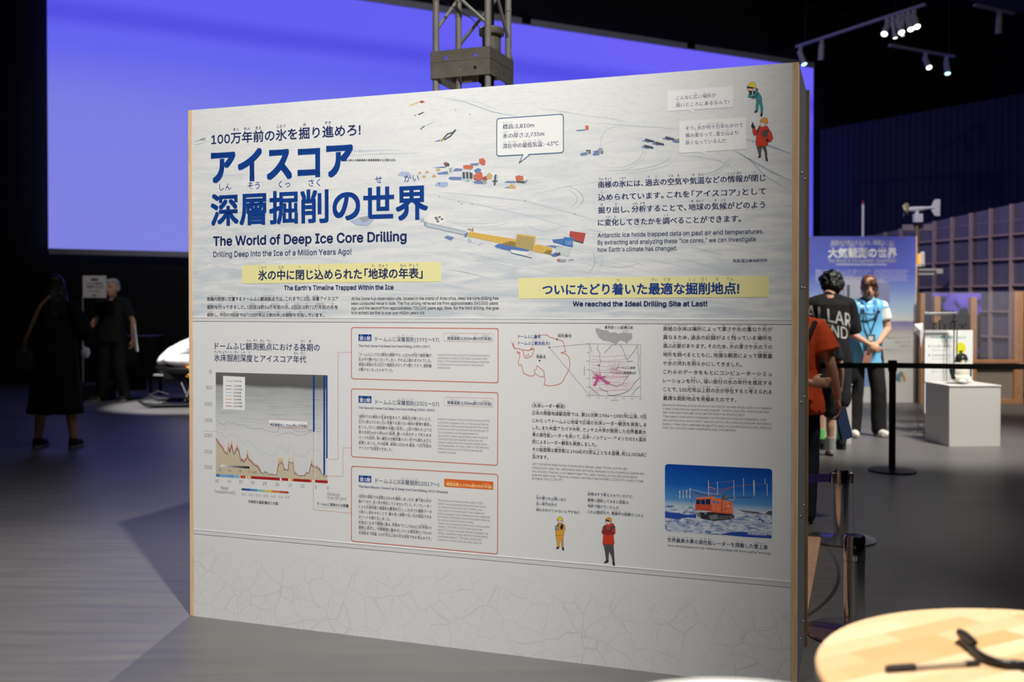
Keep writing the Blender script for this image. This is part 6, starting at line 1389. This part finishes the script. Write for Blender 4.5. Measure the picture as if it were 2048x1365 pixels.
    def hair(s, shapes, m, name='hair', voxel=.008, amp=.006, sc=28):
        mb = MB()
        for kind, *a in shapes:
            if kind == 's': mb.sphere(s.hp(*a[0]), tuple(x*s.k for x in a[1]), 18, 12, rot=s.HR)
            else: mb.path([s.hp(*p) for p in a[0]], a[1][0]*s.k, 10, rs=[r*s.k for r in a[1]])
        return link(name, remesh(mb, name, m, voxel, 2, None, s.wrinkle(amp, sc, 3.1)), s.t)
cloth_black = mat('cloth_black', (12, 12, 13), .9, var=.2, scale=20); hair_black = mat('hair_black', (18, 16, 16), .5, var=.2, scale=60)

# ---- staff member in the light blue vest
p = on_z(1730, 874)
st_ = Fig('person in a shiny light blue vest with a lanyard, hands clasped, looking down', 1.62, (p.x, p.y, 0), 0, dict(head=(.015, -.055, 1.565), neck=(.015, -.0, 1.43),
    elL=(.235, .0, 1.13), wrL=(.055, -.205, .985), elR=(-.235, .0, 1.13), wrR=(-.035, -.215, .975), shL=(.178, .01, 1.37), shR=(-.172, .01, 1.37),
    hipL=(.09, .01, .89), anL=(.155, .03, .085), knL=(.135, -.01, .485), anR=(-.115, .02, .085), knR=(-.105, -.015, .485)), rotx(14) @ Matrix.Rotation(R(-10), 3, 'Z'))
st_.body(hands={'L': ((-.75, -.25, -.62), (0, 1, -.2), (0, -.3, 1), 50), 'R': ((.78, -.35, -.5), (0, 1, 0), (0, 0, 1), 40)})
whitec = mat('cloth_white', (232, 228, 220), .85, var=.03)
st_.shirt(whitec, 1.12, .62, .84, name='white_t_shirt', r=.066)
vest = mat('vest_blue', (118, 192, 236), .24, var=.08, scale=14, spec=.8, bump=.5)
st_.shirt(vest, .765, .14, 1.06, name='blue_vest', r=.074, flare=1.0, amp=.012)
st_.trousers(mat('trousers_black', (15, 15, 16), .85, var=.2), .075, (.096, .082, .078))
st_.shoes(mat('sneaker_white', (224, 218, 208), .6), mat('sole_grey', (150, 146, 140), .7), (10, -8))
hb = mat('hair_brown', (112, 76, 58), .42, var=.35, scale=70)
st_.hair([('s', (0, .024, .034), (.081, .090, .092)), ('s', (0, .055, -.01), (.074, .068, .085)), ('p', [(.01, -.088, .10), (-.045, -.098, .055), (-.076, -.068, -.015), (-.080, -.056, -.085)], (.014, .018, .013, .006)), ('p', [(.012, -.086, .10), (.05, -.088, .06), (.072, -.055, .01), (.078, -.035, -.04)], (.014, .018, .014, .006)), ('p', [(0, -.08, .09), (-.02, -.098, .052), (-.05, -.092, .02)], (.012, .013, .006)), ('p', [(.03, .10, .03), (.075, .10, -.02), (.095, .075, -.10), (.085, .06, -.17)], (.026, .030, .030, .012))], hb)
col_ = MB(); col_.path([st_.j('neck', (-.085, .02, .0)), st_.j('neck', (-.06, -.075, -.03)), st_.j('neck', (-.035, -.115, -.11))], .016, 10, rs=[.02, .022, .012]); col_.path([st_.j('neck', (.085, .02, .0)), st_.j('neck', (.06, -.075, -.03)), st_.j('neck', (.035, -.115, -.11))], .016, 10, rs=[.02, .022, .012])
obj('vest_collar', col_, mat('vest_blue_dark', (66, 138, 200), .3, var=.1), st_.t)
fy = st_.j('chest').y-.145
lan = MB(); nk = st_.j('neck')
lan.path([nk+Vector((-.075, -.04, -.01)), nk+Vector((-.07, -.13, -.12)), Vector((.0-.03, fy-.012, 1.12)), Vector((.0, fy-.012, 1.03))], .005, 8); lan.path([nk+Vector((.075, -.04, -.01)), nk+Vector((.07, -.13, -.12)), Vector((.03, fy-.012, 1.12)), Vector((.0, fy-.012, 1.03))], .005, 8)
lan.box((-.085, nk.y-.145, nk.z-.115), (.025, .03, .05)); lan.box((.075, nk.y-.145, nk.z-.12), (.03, .03, .025)); lan.path([(-.085, nk.y-.148, nk.z-.13), (0, nk.y-.16, nk.z-.145), (.075, nk.y-.148, nk.z-.12)], .007, 8)
obj('lanyard', lan, mat('lanyard_navy', (22, 44, 84), .7), st_.t)
obj('name_badge', MB().box((0, fy-.018, .975), (.075, .006, .10), 0).box((-.005, fy-.022, .985), (.045, .003, .045), 1), [mat('badge_green', (60, 96, 92), .4), mat('badge_pale', (206, 206, 196), .4)], st_.t)
tb = thing('clipboard', 'small brown board hanging from the hands of the staff member', 'clipboard', (p.x-.065, p.y-.235, .795), R(10))
obj('board', MB().box((0, 0, 0), (.085, .008, .12), rot=Matrix.Rotation(R(14), 3, 'Y')), mat('board_brown', (156, 112, 98), .5), tb, bevel=.002); obj('clip', MB().box((.012, -.006, .052), (.04, .012, .016)), chr2, tb)

# ---- person in the black t-shirt seen from behind, leaning
q = on_z(1660, 898)
mn = Fig('person in a black t-shirt with white letters on the back, curly black hair', 1.66, (q.x, q.y, 0), R(180), dict(head=(-.045, -.155, 1.535), neck=(.0, -.055, 1.425), chest=(0, -.02, 1.25), shL=(.18, -.02, 1.355), shR=(-.185, -.02, 1.345), elL=(.245, -.10, 1.10), elR=(-.235, -.10, 1.09), wrL=(.15, -.30, 1.0), wrR=(-.15, -.30, .99), anL=(.10, .02, .085), anR=(-.10, .02, .085)), rotx(22) @ Matrix.Rotation(R(16), 3, 'Z'))
mn.body(hands={'L': ((-.3, -.9, -.2), (0, 0, -1), (-1, 0, 0), 40), 'R': ((.3, -.9, -.2), (0, 0, -1), (1, 0, 0), 40)})
ms = mn.shirt(cloth_black, .80, .98, 1.06, name='black_t_shirt', r=.098, flare=1.08, amp=.009)
mn.trousers(mat('shorts_dark', (32, 34, 40), .9), .46, (.105, .10, .09), name='shorts')
mn.shoes(cloth_black, mat('sole_dark', (60, 54, 48), .8), (8, -8))
mn.hair([('s', (0, .028, .035), (.098, .100, .096)), ('s', (0, .06, -.03), (.088, .070, .085)), ('s', (.05, .03, .0), (.058, .07, .085)), ('s', (-.05, .03, .0), (.058, .07, .085)), ('s', (0, -.05, .08), (.075, .055, .045))], hair_black, amp=.020, sc=30)
for e in 'LR':
    a_ = mn.J['an'+e]; obj('sock', MB().tube(a_+Vector((0, .0, -.01)), a_+Vector((0, 0, .10)), .046, .044, 16), mat('sock_green', (110, 206, 110), .9), mn.t)
# letters wrapped on the back of the shirt
def wrap_text(me, parent, lines, m, dirv, name='shirt_letters'):
    bm = bmesh.new(); bm.from_mesh(me); bvh = BVHTree.FromBMesh(bm); bm.free(); mb = MB()
    for s, xc, z, em, wd, bold, tilt in lines:
        t = MB(); lay_text(t, s, 0, 0, em, wd, 0, bold, 2, fat=6)
        bm2 = bmesh.new(); me2 = t.mesh('t', [], 0); bm2.from_mesh(me2); bpy.data.meshes.remove(me2)
        for _ in range(2): bmesh.ops.subdivide_edges(bm2, edges=[e for e in bm2.edges if e.calc_length() > .02], cuts=1)
        bmesh.ops.triangulate(bm2, faces=bm2.faces)
        bm2.verts.ensure_lookup_table(); vs = []
        for v in bm2.verts:
            x = v.co.x-wd/2; zz_ = v.co.z+tilt*x
            o = Vector((xc-x if dirv.y < 0 else xc+x, 1.0 if dirv.y < 0 else -1.0, z+zz_)); h = bvh.ray_cast(o, dirv)
            vs.append((h[0]-dirv*.005) if h[0] else Vector((o.x, .15, o.z)))
        mb.add(vs, [tuple(v.index for v in f.verts) for f in bm2.faces]); bm2.free()
    return obj(name, mb, m, parent, smooth=0, clean=False)
wrap_text(ms.data, mn.t, [('ALLAR', .03, 1.155, .165, .40, .014, -.22), ('IND', -.02, 1.02, .150, .21, .010, -.18)], mat('print_white', (196, 196, 192), .7, var=.04), Vector((0, -1, 0)))
# ---- child in front of the black t-shirt, hidden but for one leg
q2 = on_z(1645, 911)
ch = Fig('small person with bare legs and beige sneakers hidden behind the orange t-shirt', 1.16, (q2.x-.005, q2.y, 0), R(172), dict(anL=(.10, .02, .085), anR=(-.10, .02, .085)))
ch.body(.007, w=1.05); ch.shirt(mat('cloth_charcoal', (36, 36, 40), .9), .84, .6, .95); ch.trousers(mat('shorts_dark', (32, 34, 40), .9), .56, (.1, .098, .09), name='shorts'); ch.shoes(mat('sneaker_beige', (190, 176, 156), .7), mat('sole_dark', (60, 54, 48), .8)); ch.hair([('s', (0, .025, .035), (.085, .095, .09)), ('s', (0, .05, -.02), (.078, .068, .08))], hair_black)
for e in 'LR':
    a_ = ch.J['an'+e]; obj('sock', MB().tube(a_+Vector((0, .0, -.01)), a_+Vector((0, 0, .10)), .046, .044, 16), mat('sock_grey', (176, 180, 176), .9), ch.t)
# ---- person in the orange t-shirt, half hidden by the panel
q3 = on_z(1622, 1046)
ors = Fig('person in an orange t-shirt and dark jeans half hidden by the panel edge', 1.46, (q3.x-.10, q3.y+.04, 0), R(160), dict(elR=(-.255, .03, 1.10), wrR=(-.30, -.02, .865), elL=(.22, .16, 1.11), wrL=(-.13, .205, .985), anR=(-.085, .03, .085), anL=(.11, -.05, .085), shR=(-.175, .01, 1.36), chest=(0, 0, 1.25)))
ors.body(hands={'R': ((-.15, -.1, -.97), (1, .2, 0), (0, -1, 0), 30), 'L': ((-.95, .05, .05), (0, -1, 0), (0, 0, 1), 45)})
ors.shirt(mat('cloth_orange', (222, 80, 30), .85, var=.08, scale=8), .76, .66, 1.12, name='orange_t_shirt', r=.092, flare=1.12, amp=.011)
ors.trousers(mat('jeans_dark', (28, 36, 52), .9, var=.2, scale=40), .07, (.102, .084, .076), name='jeans')
ors.shoes(mat('sneaker_grey', (186, 184, 178), .6), mat('sole_white', (214, 212, 206), .6), (6, -6)); ors.hair([('s', (0, .025, .035), (.085, .095, .09)), ('s', (0, .06, -.03), (.076, .066, .09))], hair_black)
wri = ors.t.matrix_basis
M4 = Matrix.Translation(ors.t.location) @ Matrix.Rotation(R(160), 4, 'Z')
hw = M4 @ (ors.J['wrR']+Vector((-.01, -.02, -.045)))
lf = thing('leaflet', 'blue folded leaflet held low by the person in the orange t-shirt', 'leaflet', hw, R(20))
mb = MB()
for i, (dy, m_) in enumerate(((-.012, 0), (0, 1), (.012, 2))): mb.box((.025+dy*.3, dy, -.105), (.075, .003, .19), m_, rot=Matrix.Rotation(R(-16+i*3), 3, 'Y'))
obj('sheets', mb, [mat('leaf_blue', (92, 120, 176), .5), mat('leaf_teal', (38, 70, 90), .5), mat('leaf_pale', (150, 166, 178), .5)], lf, smooth=0)
bg = thing('shoulder_bag', 'black shoulder bag strap across the back of the orange t-shirt', 'bag', M4 @ Vector((.215, .02, .68)), R(160))
obj('bag_body', MB().box((0.0, 0, 0), (.10, .26, .22)), mat('bag_black', (20, 22, 28), .8), bg, bevel=.02)
mb = MB(); sp = [tuple(.86*q_ for q_ in p_) for p_ in [(-.0, .13, .08), (-.10, .20, .18), (-.28, .215, .34), (-.36, .16, .50), (-.40, .05, .60), (-.36, -.06, .56), (-.24, -.15, .36), (-.08, -.15, .16), (0, -.11, .09)]]
mb.path(sp, .014, 8); obj('strap', mb, MATS['bag_black'], bg)

# ---- long haired visitor on the left, seen from behind
q4 = on_z(112, 896)
wm = Fig('person with long black hair in a black dress seen from behind', 1.585, (q4.x, q4.y, 0), R(180), dict(elL=(.27, -.02, 1.13), elR=(-.28, -.02, 1.14), wrL=(.13, -.24, 1.22), wrR=(-.12, -.24, 1.22), anL=(.165, .02, .085), anR=(-.185, .02, .085), knL=(.13, -.01, .485), knR=(-.14, -.01, .485)))
wm.body(.0075, hands={'L': ((-.3, -.6, .7), (-1, 0, 0), (0, 0, 1), 40), 'R': ((.3, -.6, .7), (1, 0, 0), (0, 0, 1), 40)})
def dress(fig, m, hem, rx_h):
    k = fig.k; mb = MB(); J = fig.J; n = 36; vs = []; rows = [(1.40, .07, .07), (1.36, .17, .10), (1.25, .185, .125), (1.08, .185, .125), (.92, .215, .15), (.6, .235, .17), (hem, rx_h, .19)]
    for z, a, b in rows: vs += [Vector((a*math.cos(2*math.pi*i/n)*(1+.03*math.sin(9*2*math.pi*i/n)*(1.2-z)), b*math.sin(2*math.pi*i/n)*(1+.04*math.sin(9*2*math.pi*i/n)*(1.2-z)), z))*k for i in range(n)]
    fs = [(i*n+j, i*n+(j+1) % n, (i+1)*n+(j+1) % n, (i+1)*n+j) for i in range(len(rows)-1) for j in range(n)]+[tuple(range(n-1, -1, -1)), tuple(range((len(rows)-1)*n, len(rows)*n))]
    mb.add(vs, fs)
    for e in 'LR': limb(mb, [J['sh'+e], J['el'+e], J['el'+e].lerp(J['wr'+e], .2)], [.068*k, .085*k, .085*k])
    return link('dress', remesh(mb, 'dress', m, .011, 3, None, fig.wrinkle(.006, 8, 1)), fig.t)
dress(wm, mat('dress_black', (9, 9, 10), .9, var=.2), .34, .275)
wm.shoes(mat('shoe_dark', (34, 34, 36), .8), mat('sole_pale', (150, 146, 138), .7), (0, 0))
wm.hair([('s', (0, .02, .03), (.09, .10, .095)), ('s', (0, .07, -.08), (.105, .075, .13)), ('p', [(0, .09, .0), (0, .105, -.15), (0, .115, -.30), (0, .12, -.40)], (.08, .115, .12, .07)), ('p', [(-.07, .06, 0), (-.10, .08, -.15), (-.105, .09, -.32)], (.05, .06, .03)), ('p', [(.07, .06, 0), (.10, .08, -.15), (.105, .09, -.32)], (.05, .06, .03))], hair_black, amp=.008)
W4 = Matrix.Translation(wm.t.location) @ Matrix.Rotation(R(180), 4, 'Z')
pn_ = thing('phone', 'phone held up by the person with long black hair', 'phone', W4 @ Vector((0, -.305, 1.25)), R(180)); obj('case', MB().box((0, 0, 0), (.15, .009, .075)), blackst, pn_, bevel=.002)
hb_ = thing('hand_bag', 'round black bag with a tan strap at the left hip of the long haired person', 'bag', W4 @ Vector((.27, .10, .80)), R(180))
mb = MB(); mb.sphere((0, 0, 0), (.145, .08, .13)); mb.sphere((0, 0, -.05), (.14, .075, .09)); link('bag_body', remesh(mb, 'bag_body', mat('bag_leather', (18, 18, 18), .7), .01, 3), hb_)
stp = MB(); pts = [Vector((-.06, .06, .09)), Vector((-.11, .13, .20)), Vector((-.19, .15, .36)), Vector((-.25, .15, .50)), Vector((-.33, .12, .60))]
for a, b in zip(pts, pts[1:]): stp.prism([a+Vector((-.018, 0, 0)), a+Vector((.018, 0, 0)), b+Vector((.018, 0, 0)), b+Vector((-.018, 0, 0))], (0, .005, 0))
obj('strap', stp, mat('strap_tan', (150, 128, 84), .6), hb_, smooth=0)

# ---- grey haired attendant with the placard
q5 = on_z(226, 803)
gm = Fig('person with short grey hair in a black t-shirt holding a white sheet by the placard', 1.68, (q5.x, q5.y, 0), R(-8), dict(elL=(.285, .04, 1.10), wrL=(.295, .02, .86), elR=(-.26, .0, 1.12), wrR=(-.26, -.22, .95), anR=(-.17, -.02, .085), anL=(.14, .06, .085)), Matrix.Rotation(R(-14), 3, 'Z'))
gm.body(.0075, hands={'R': ((-.1, -1, -.1), (1, 0, 0), (0, 0, 1), 75), 'L': ((0, -.1, -1), (-1, 0, 0), (0, -1, 0), 50)})
gm.shirt(cloth_black, .82, .72, 1.08, name='black_t_shirt', r=.085, flare=1.06); gm.trousers(mat('trousers_black', (15, 15, 16), .85, var=.2), .07, (.1, .084, .078)); gm.shoes(mat('shoe_dark', (34, 34, 36), .8), mat('sole_pale', (150, 146, 138), .7), (14, -24))
gm.hair([('s', (0, .03, .045), (.079, .088, .082)), ('s', (0, .06, -.0), (.073, .062, .075)), ('s', (0, -.03, .085), (.066, .06, .03))], mat('hair_grey', (176, 174, 172), .6, var=.2, scale=70))
G4 = Matrix.Translation(gm.t.location) @ Matrix.Rotation(R(-8), 4, 'Z')
wl = G4 @ (gm.J['wrL']+Vector((.045, -.03, .0)))
sh_ = thing('paper_sheet', 'white sheet of paper held at the side by the grey haired person', 'paper', wl, R(30)); obj('sheet', MB().box((.0, 0, .02), (.012, .21, .36), rot=Matrix.Rotation(R(-6), 3, 'Y')), mat('paper_white', (240, 240, 238), .7), sh_)
wr5 = G4 @ (gm.J['wrR']+Vector((-.0, -.085, 0)))
pk_ = thing('placard', 'white placard with dark lines of text on a thin grey pole', 'placard', (wr5.x, wr5.y, 0))
kz = wr5.y/F; zt_ = 1.28+65*kz; zb_ = 1.28+21*kz; xo = (190.5-1024)*kz-wr5.x
obj('pole', MB().tube((0, 0, .28), (0, 0, zb_+.02), .011, n=12), mat('pole_grey', (150, 150, 152), .4, .5), pk_); obj('grip', MB().tube((0, 0, .0), (0, 0, .28), .014, n=12), blackst, pk_)
obj('board', MB().box((xo, -.016, (zt_+zb_)/2), (47*kz, .012, zt_-zb_)), mat('placard_white', (222, 220, 222), .6), pk_, bevel=.003)
mb = MB()
for s, y_, em, x0_, x1_, bo in (('最後尾', 562, 6, 184, 198, .05), ('ここから入場の列に', 569.5, 5, 173, 209, .02), ('お並びください', 576.5, 6, 175, 208, .04), ('Please line up here', 584, 4, 180, 201, .0), ('南極展', 592.5, 4, 186, 194, .02)):
    lay_text(mb, s, (x0_-1024)*kz-wr5.x, 1.28+(617-y_)*kz, em*kz, (x1_-1024)*kz-wr5.x, -.0235, bo, 1, fat=2)
obj('placard_text', mb, black, pk_, smooth=0, clean=False)
bb = thing('plastic_bag', 'small pale plastic bag hanging from the placard pole', 'bag', (wr5.x+.055, wr5.y-.03, .68)); mb = MB(); mb.sphere((0, 0, 0), (.06, .04, .075)); mb.tube((-.02, 0, .05), (-.05, .0, .12), .012, .008); link('bag_body', remesh(mb, 'bag_body', mat('bag_pale', (170, 178, 196), .4), .008, 2, None, lambda c: .01*noise.noise(c*30)), bb)
dk_ = thing('black_case', 'low black box on the floor between the long haired person and the placard', 'box', (q5.x-.32, q5.y+.3, 0)); obj('box_body', MB().box((0, 0, .11), (.36, .3, .22)), MATS['bag_leather'], dk_, bevel=.015); obj('handle', MB().path([(-.06, 0, .22), (-.05, 0, .25), (.05, 0, .25), (.06, 0, .22)], .008, 8), blackst, dk_)
q6 = at(275, 617, 14.6)
ft = thing('folding_table', 'dark folding table in the shadow behind the grey haired person', 'table', (q6.x, q6.y, 0))
obj('table_top', MB().box((0, 0, .86), (.62, .5, .04)), blackst, ft, bevel=.004)
for x_ in (-.26, .26):
    for y_ in (-.2, .2): obj('leg', MB().box((x_, y_, .42), (.035, .035, .84)), blackst, ft)
obj('cloth_skirt', MB().box((-.03, -.18, .46), (.44, .02, .74)), cloth_black, ft)

# ================================================================== snowmobile
sm0 = at(399, 617, 13.35)
sm = thing('snowmobile', 'white snowmobile under a spotlight, its nose left of the panel', 'snowmobile', (sm0.x, sm0.y, 0), R(12))
# local: nose at -x
sw = mat('cowl_white', (244, 240, 242), .22, var=.01, spec=.6); sk_ = mat('snowmobile_black', (20, 20, 22), .4)
mb = MB()
def loftx(rows, n=24):
    vs = []
    for x, zc_, ry, rz in rows: vs += [(x, ry*math.cos(2*math.pi*i/n), zc_+rz*math.sin(2*math.pi*i/n)) for i in range(n)]
    fs = [(i*n+j, i*n+(j+1) % n, (i+1)*n+(j+1) % n, (i+1)*n+j) for i in range(len(rows)-1) for j in range(n)]+[tuple(range(n-1, -1, -1)), tuple(range((len(rows)-1)*n, len(rows)*n))]
    return vs, fs
mb.add(*loftx([(-.535, .57, .10, .03), (-.50, .585, .20, .07), (-.40, .63, .30, .12), (-.25, .69, .36, .145), (-.10, .74, .39, .16), (.10, .76, .40, .17), (.35, .75, .38, .17), (.60, .70, .30, .15), (.8, .66, .22, .1)]))
mb.sphere((.0, -.3, .60), (.42, .10, .10)); mb.sphere((.0, .3, .60), (.42, .10, .10))
link('cowl', remesh(mb, 'cowl', sw, .012, 6), sm)
obj('headlight', MB().sphere((-.415, -.205, .665), (.03, .03, .02)).sphere((-.415, .205, .665), (.03, .03, .02)), mat('headlight_dark', (60, 60, 66), .15), sm)
obj('air_slit', MB().path([(-.16, -.372, .74), (-.02, -.40, .775), (.08, -.405, .79)], .010, 8, rs=[.003, .013, .004]).path([(.0, -.41, .71), (.14, -.415, .745), (.26, -.405, .76)], .010, 8, rs=[.003, .013, .004]), sk_, sm)
mb = MB()
for z0_, x0_, hw_ in ((.90, -.09, .20), ):
    rows = [(-.10, .87, .26), (-.02, .98, .24), (.06, 1.06, .19), (.12, 1.10, .12)]
    vs = []; n = 13
    for x, z, w_ in rows: vs += [(x+.16*((i-6)/6)**2, w_*(i-6)/6, z-.05*((i-6)/6)**2) for i in range(n)]
    mb.add(vs, [(r*n+i, r*n+i+1, (r+1)*n+i+1, (r+1)*n+i) for r in range(3) for i in range(n-1)])
ws_ = obj('windshield', mb, mat('windshield_grey', (60, 62, 70), .1, spec=.8), sm, smooth=60)
so = ws_.modifiers.new('s', 'SOLIDIFY'); so.thickness = .006
obj('windshield_trim', MB().path([(-.10+.16, -.26, .83), (-.02+.16, -.24, .93), (.06+.15, -.19, 1.01), (.12, 0, 1.105), (.06+.15, .19, 1.01), (.06+.1, .24, .93)], .014, 8), mat('trim_pale', (190, 188, 186), .4), sm)
obj('bumper', MB().path([(-.10, -.40, .47), (-.40, -.26, .47), (-.50, -.10, .48), (-.52, 0, .48), (-.50, .10, .48), (-.40, .26, .47), (-.10, .40, .47)], .045, 12).box((.0, 0, .44), (.85, .62, .16)), sk_, sm)
obj('nose_plate', MB().box((-.46, -.17, .405), (.16, .14, .022), rot=Matrix.Rotation(R(-32), 3, 'Z')), mat('plate_pale', (150, 142, 142), .4), sm)
for z_ in (.50, .405): obj('indicator', MB().box((-.10, -.395, z_), (.07, .03, .045)), mat('indicator_orange', (236, 150, 30), .3), sm, bevel=.008)
obj('side_rail', MB().box((.12, -.40, .48), (.42, .03, .03)).box((.12, -.40, .37), (.42, .03, .02)), mat('rail_pale', (160, 158, 160), .4), sm, bevel=.005)
for s_ in (-1, 1):
    y_ = s_*.48
    ski = obj('ski', MB().path([(-.72, y_, .10), (-.64, y_, .05), (-.5, y_, .025), (.1, y_, .022), (.3, y_, .03)], .02, 8, rs=[.012, .024, .03, .032, .02]).box((-.22, y_, .028), (.78, .13, .016)), sk_, sm, label='black ski')
    obj('ski_handle', MB().path([(-.70, y_, .09), (-.60, y_, .14), (-.45, y_, .09)], .009, 8), sk_, ski)
    obj('ski_runner', MB().box((-.15, y_, .008), (.5, .015, .016)), mat('runner_steel', (170, 170, 174), .3, .8), ski)
    obj('suspension_arm', MB().tube((-.14, y_, .07), (-.02, y_*.45, .42), .02, n=10).tube((-.10, y_, .10), (-.25, y_*.5, .40), .016, n=10).tube((-.12, y_*.98, .12), (.03, y_*.55, .5), .03, n=12), sk_, sm)
    obj('foot_board', MB().box((.85, s_*.33, .27), (.95, .13, .03)), sk_, sm, bevel=.006)
mb = MB(); mb.add(*loftx([(.5, .62, .16, .14), (.75, .66, .17, .12), (1.2, .64, .17, .10), (1.7, .66, .17, .09), (1.95, .68, .15, .07)])); link('seat', remesh(mb, 'seat', sk_, .014, 3), sm)
mb = MB(); 
mb.prism([(.15, -.19, .10), (.35, -.19, .0), (1.75, -.19, .0), (2.0, -.19, .12), (1.98, -.19, .28), (1.8, -.19, .36), (.5, -.19, .38), (.2, -.19, .26)], (0, .38, 0)); obj('track_belt', mb, mat('track_rubber', (26, 26, 26), .85), sm, bevel=.02)
obj('tail', MB().box((1.5, 0, .50), (1.1, .46, .16)), sk_, sm, bevel=.03); obj('handlebar', MB().path([(.32, -.36, .98), (.26, -.2, 1.0), (.28, 0, .96), (.26, .2, 1.0), (.32, .36, .98)], .014, 8).tube((.28, 0, .86), (.28, 0, .97), .03), sk_, sm)

for c_ in (_tc, _lc): bpy.data.curves.remove(c_)
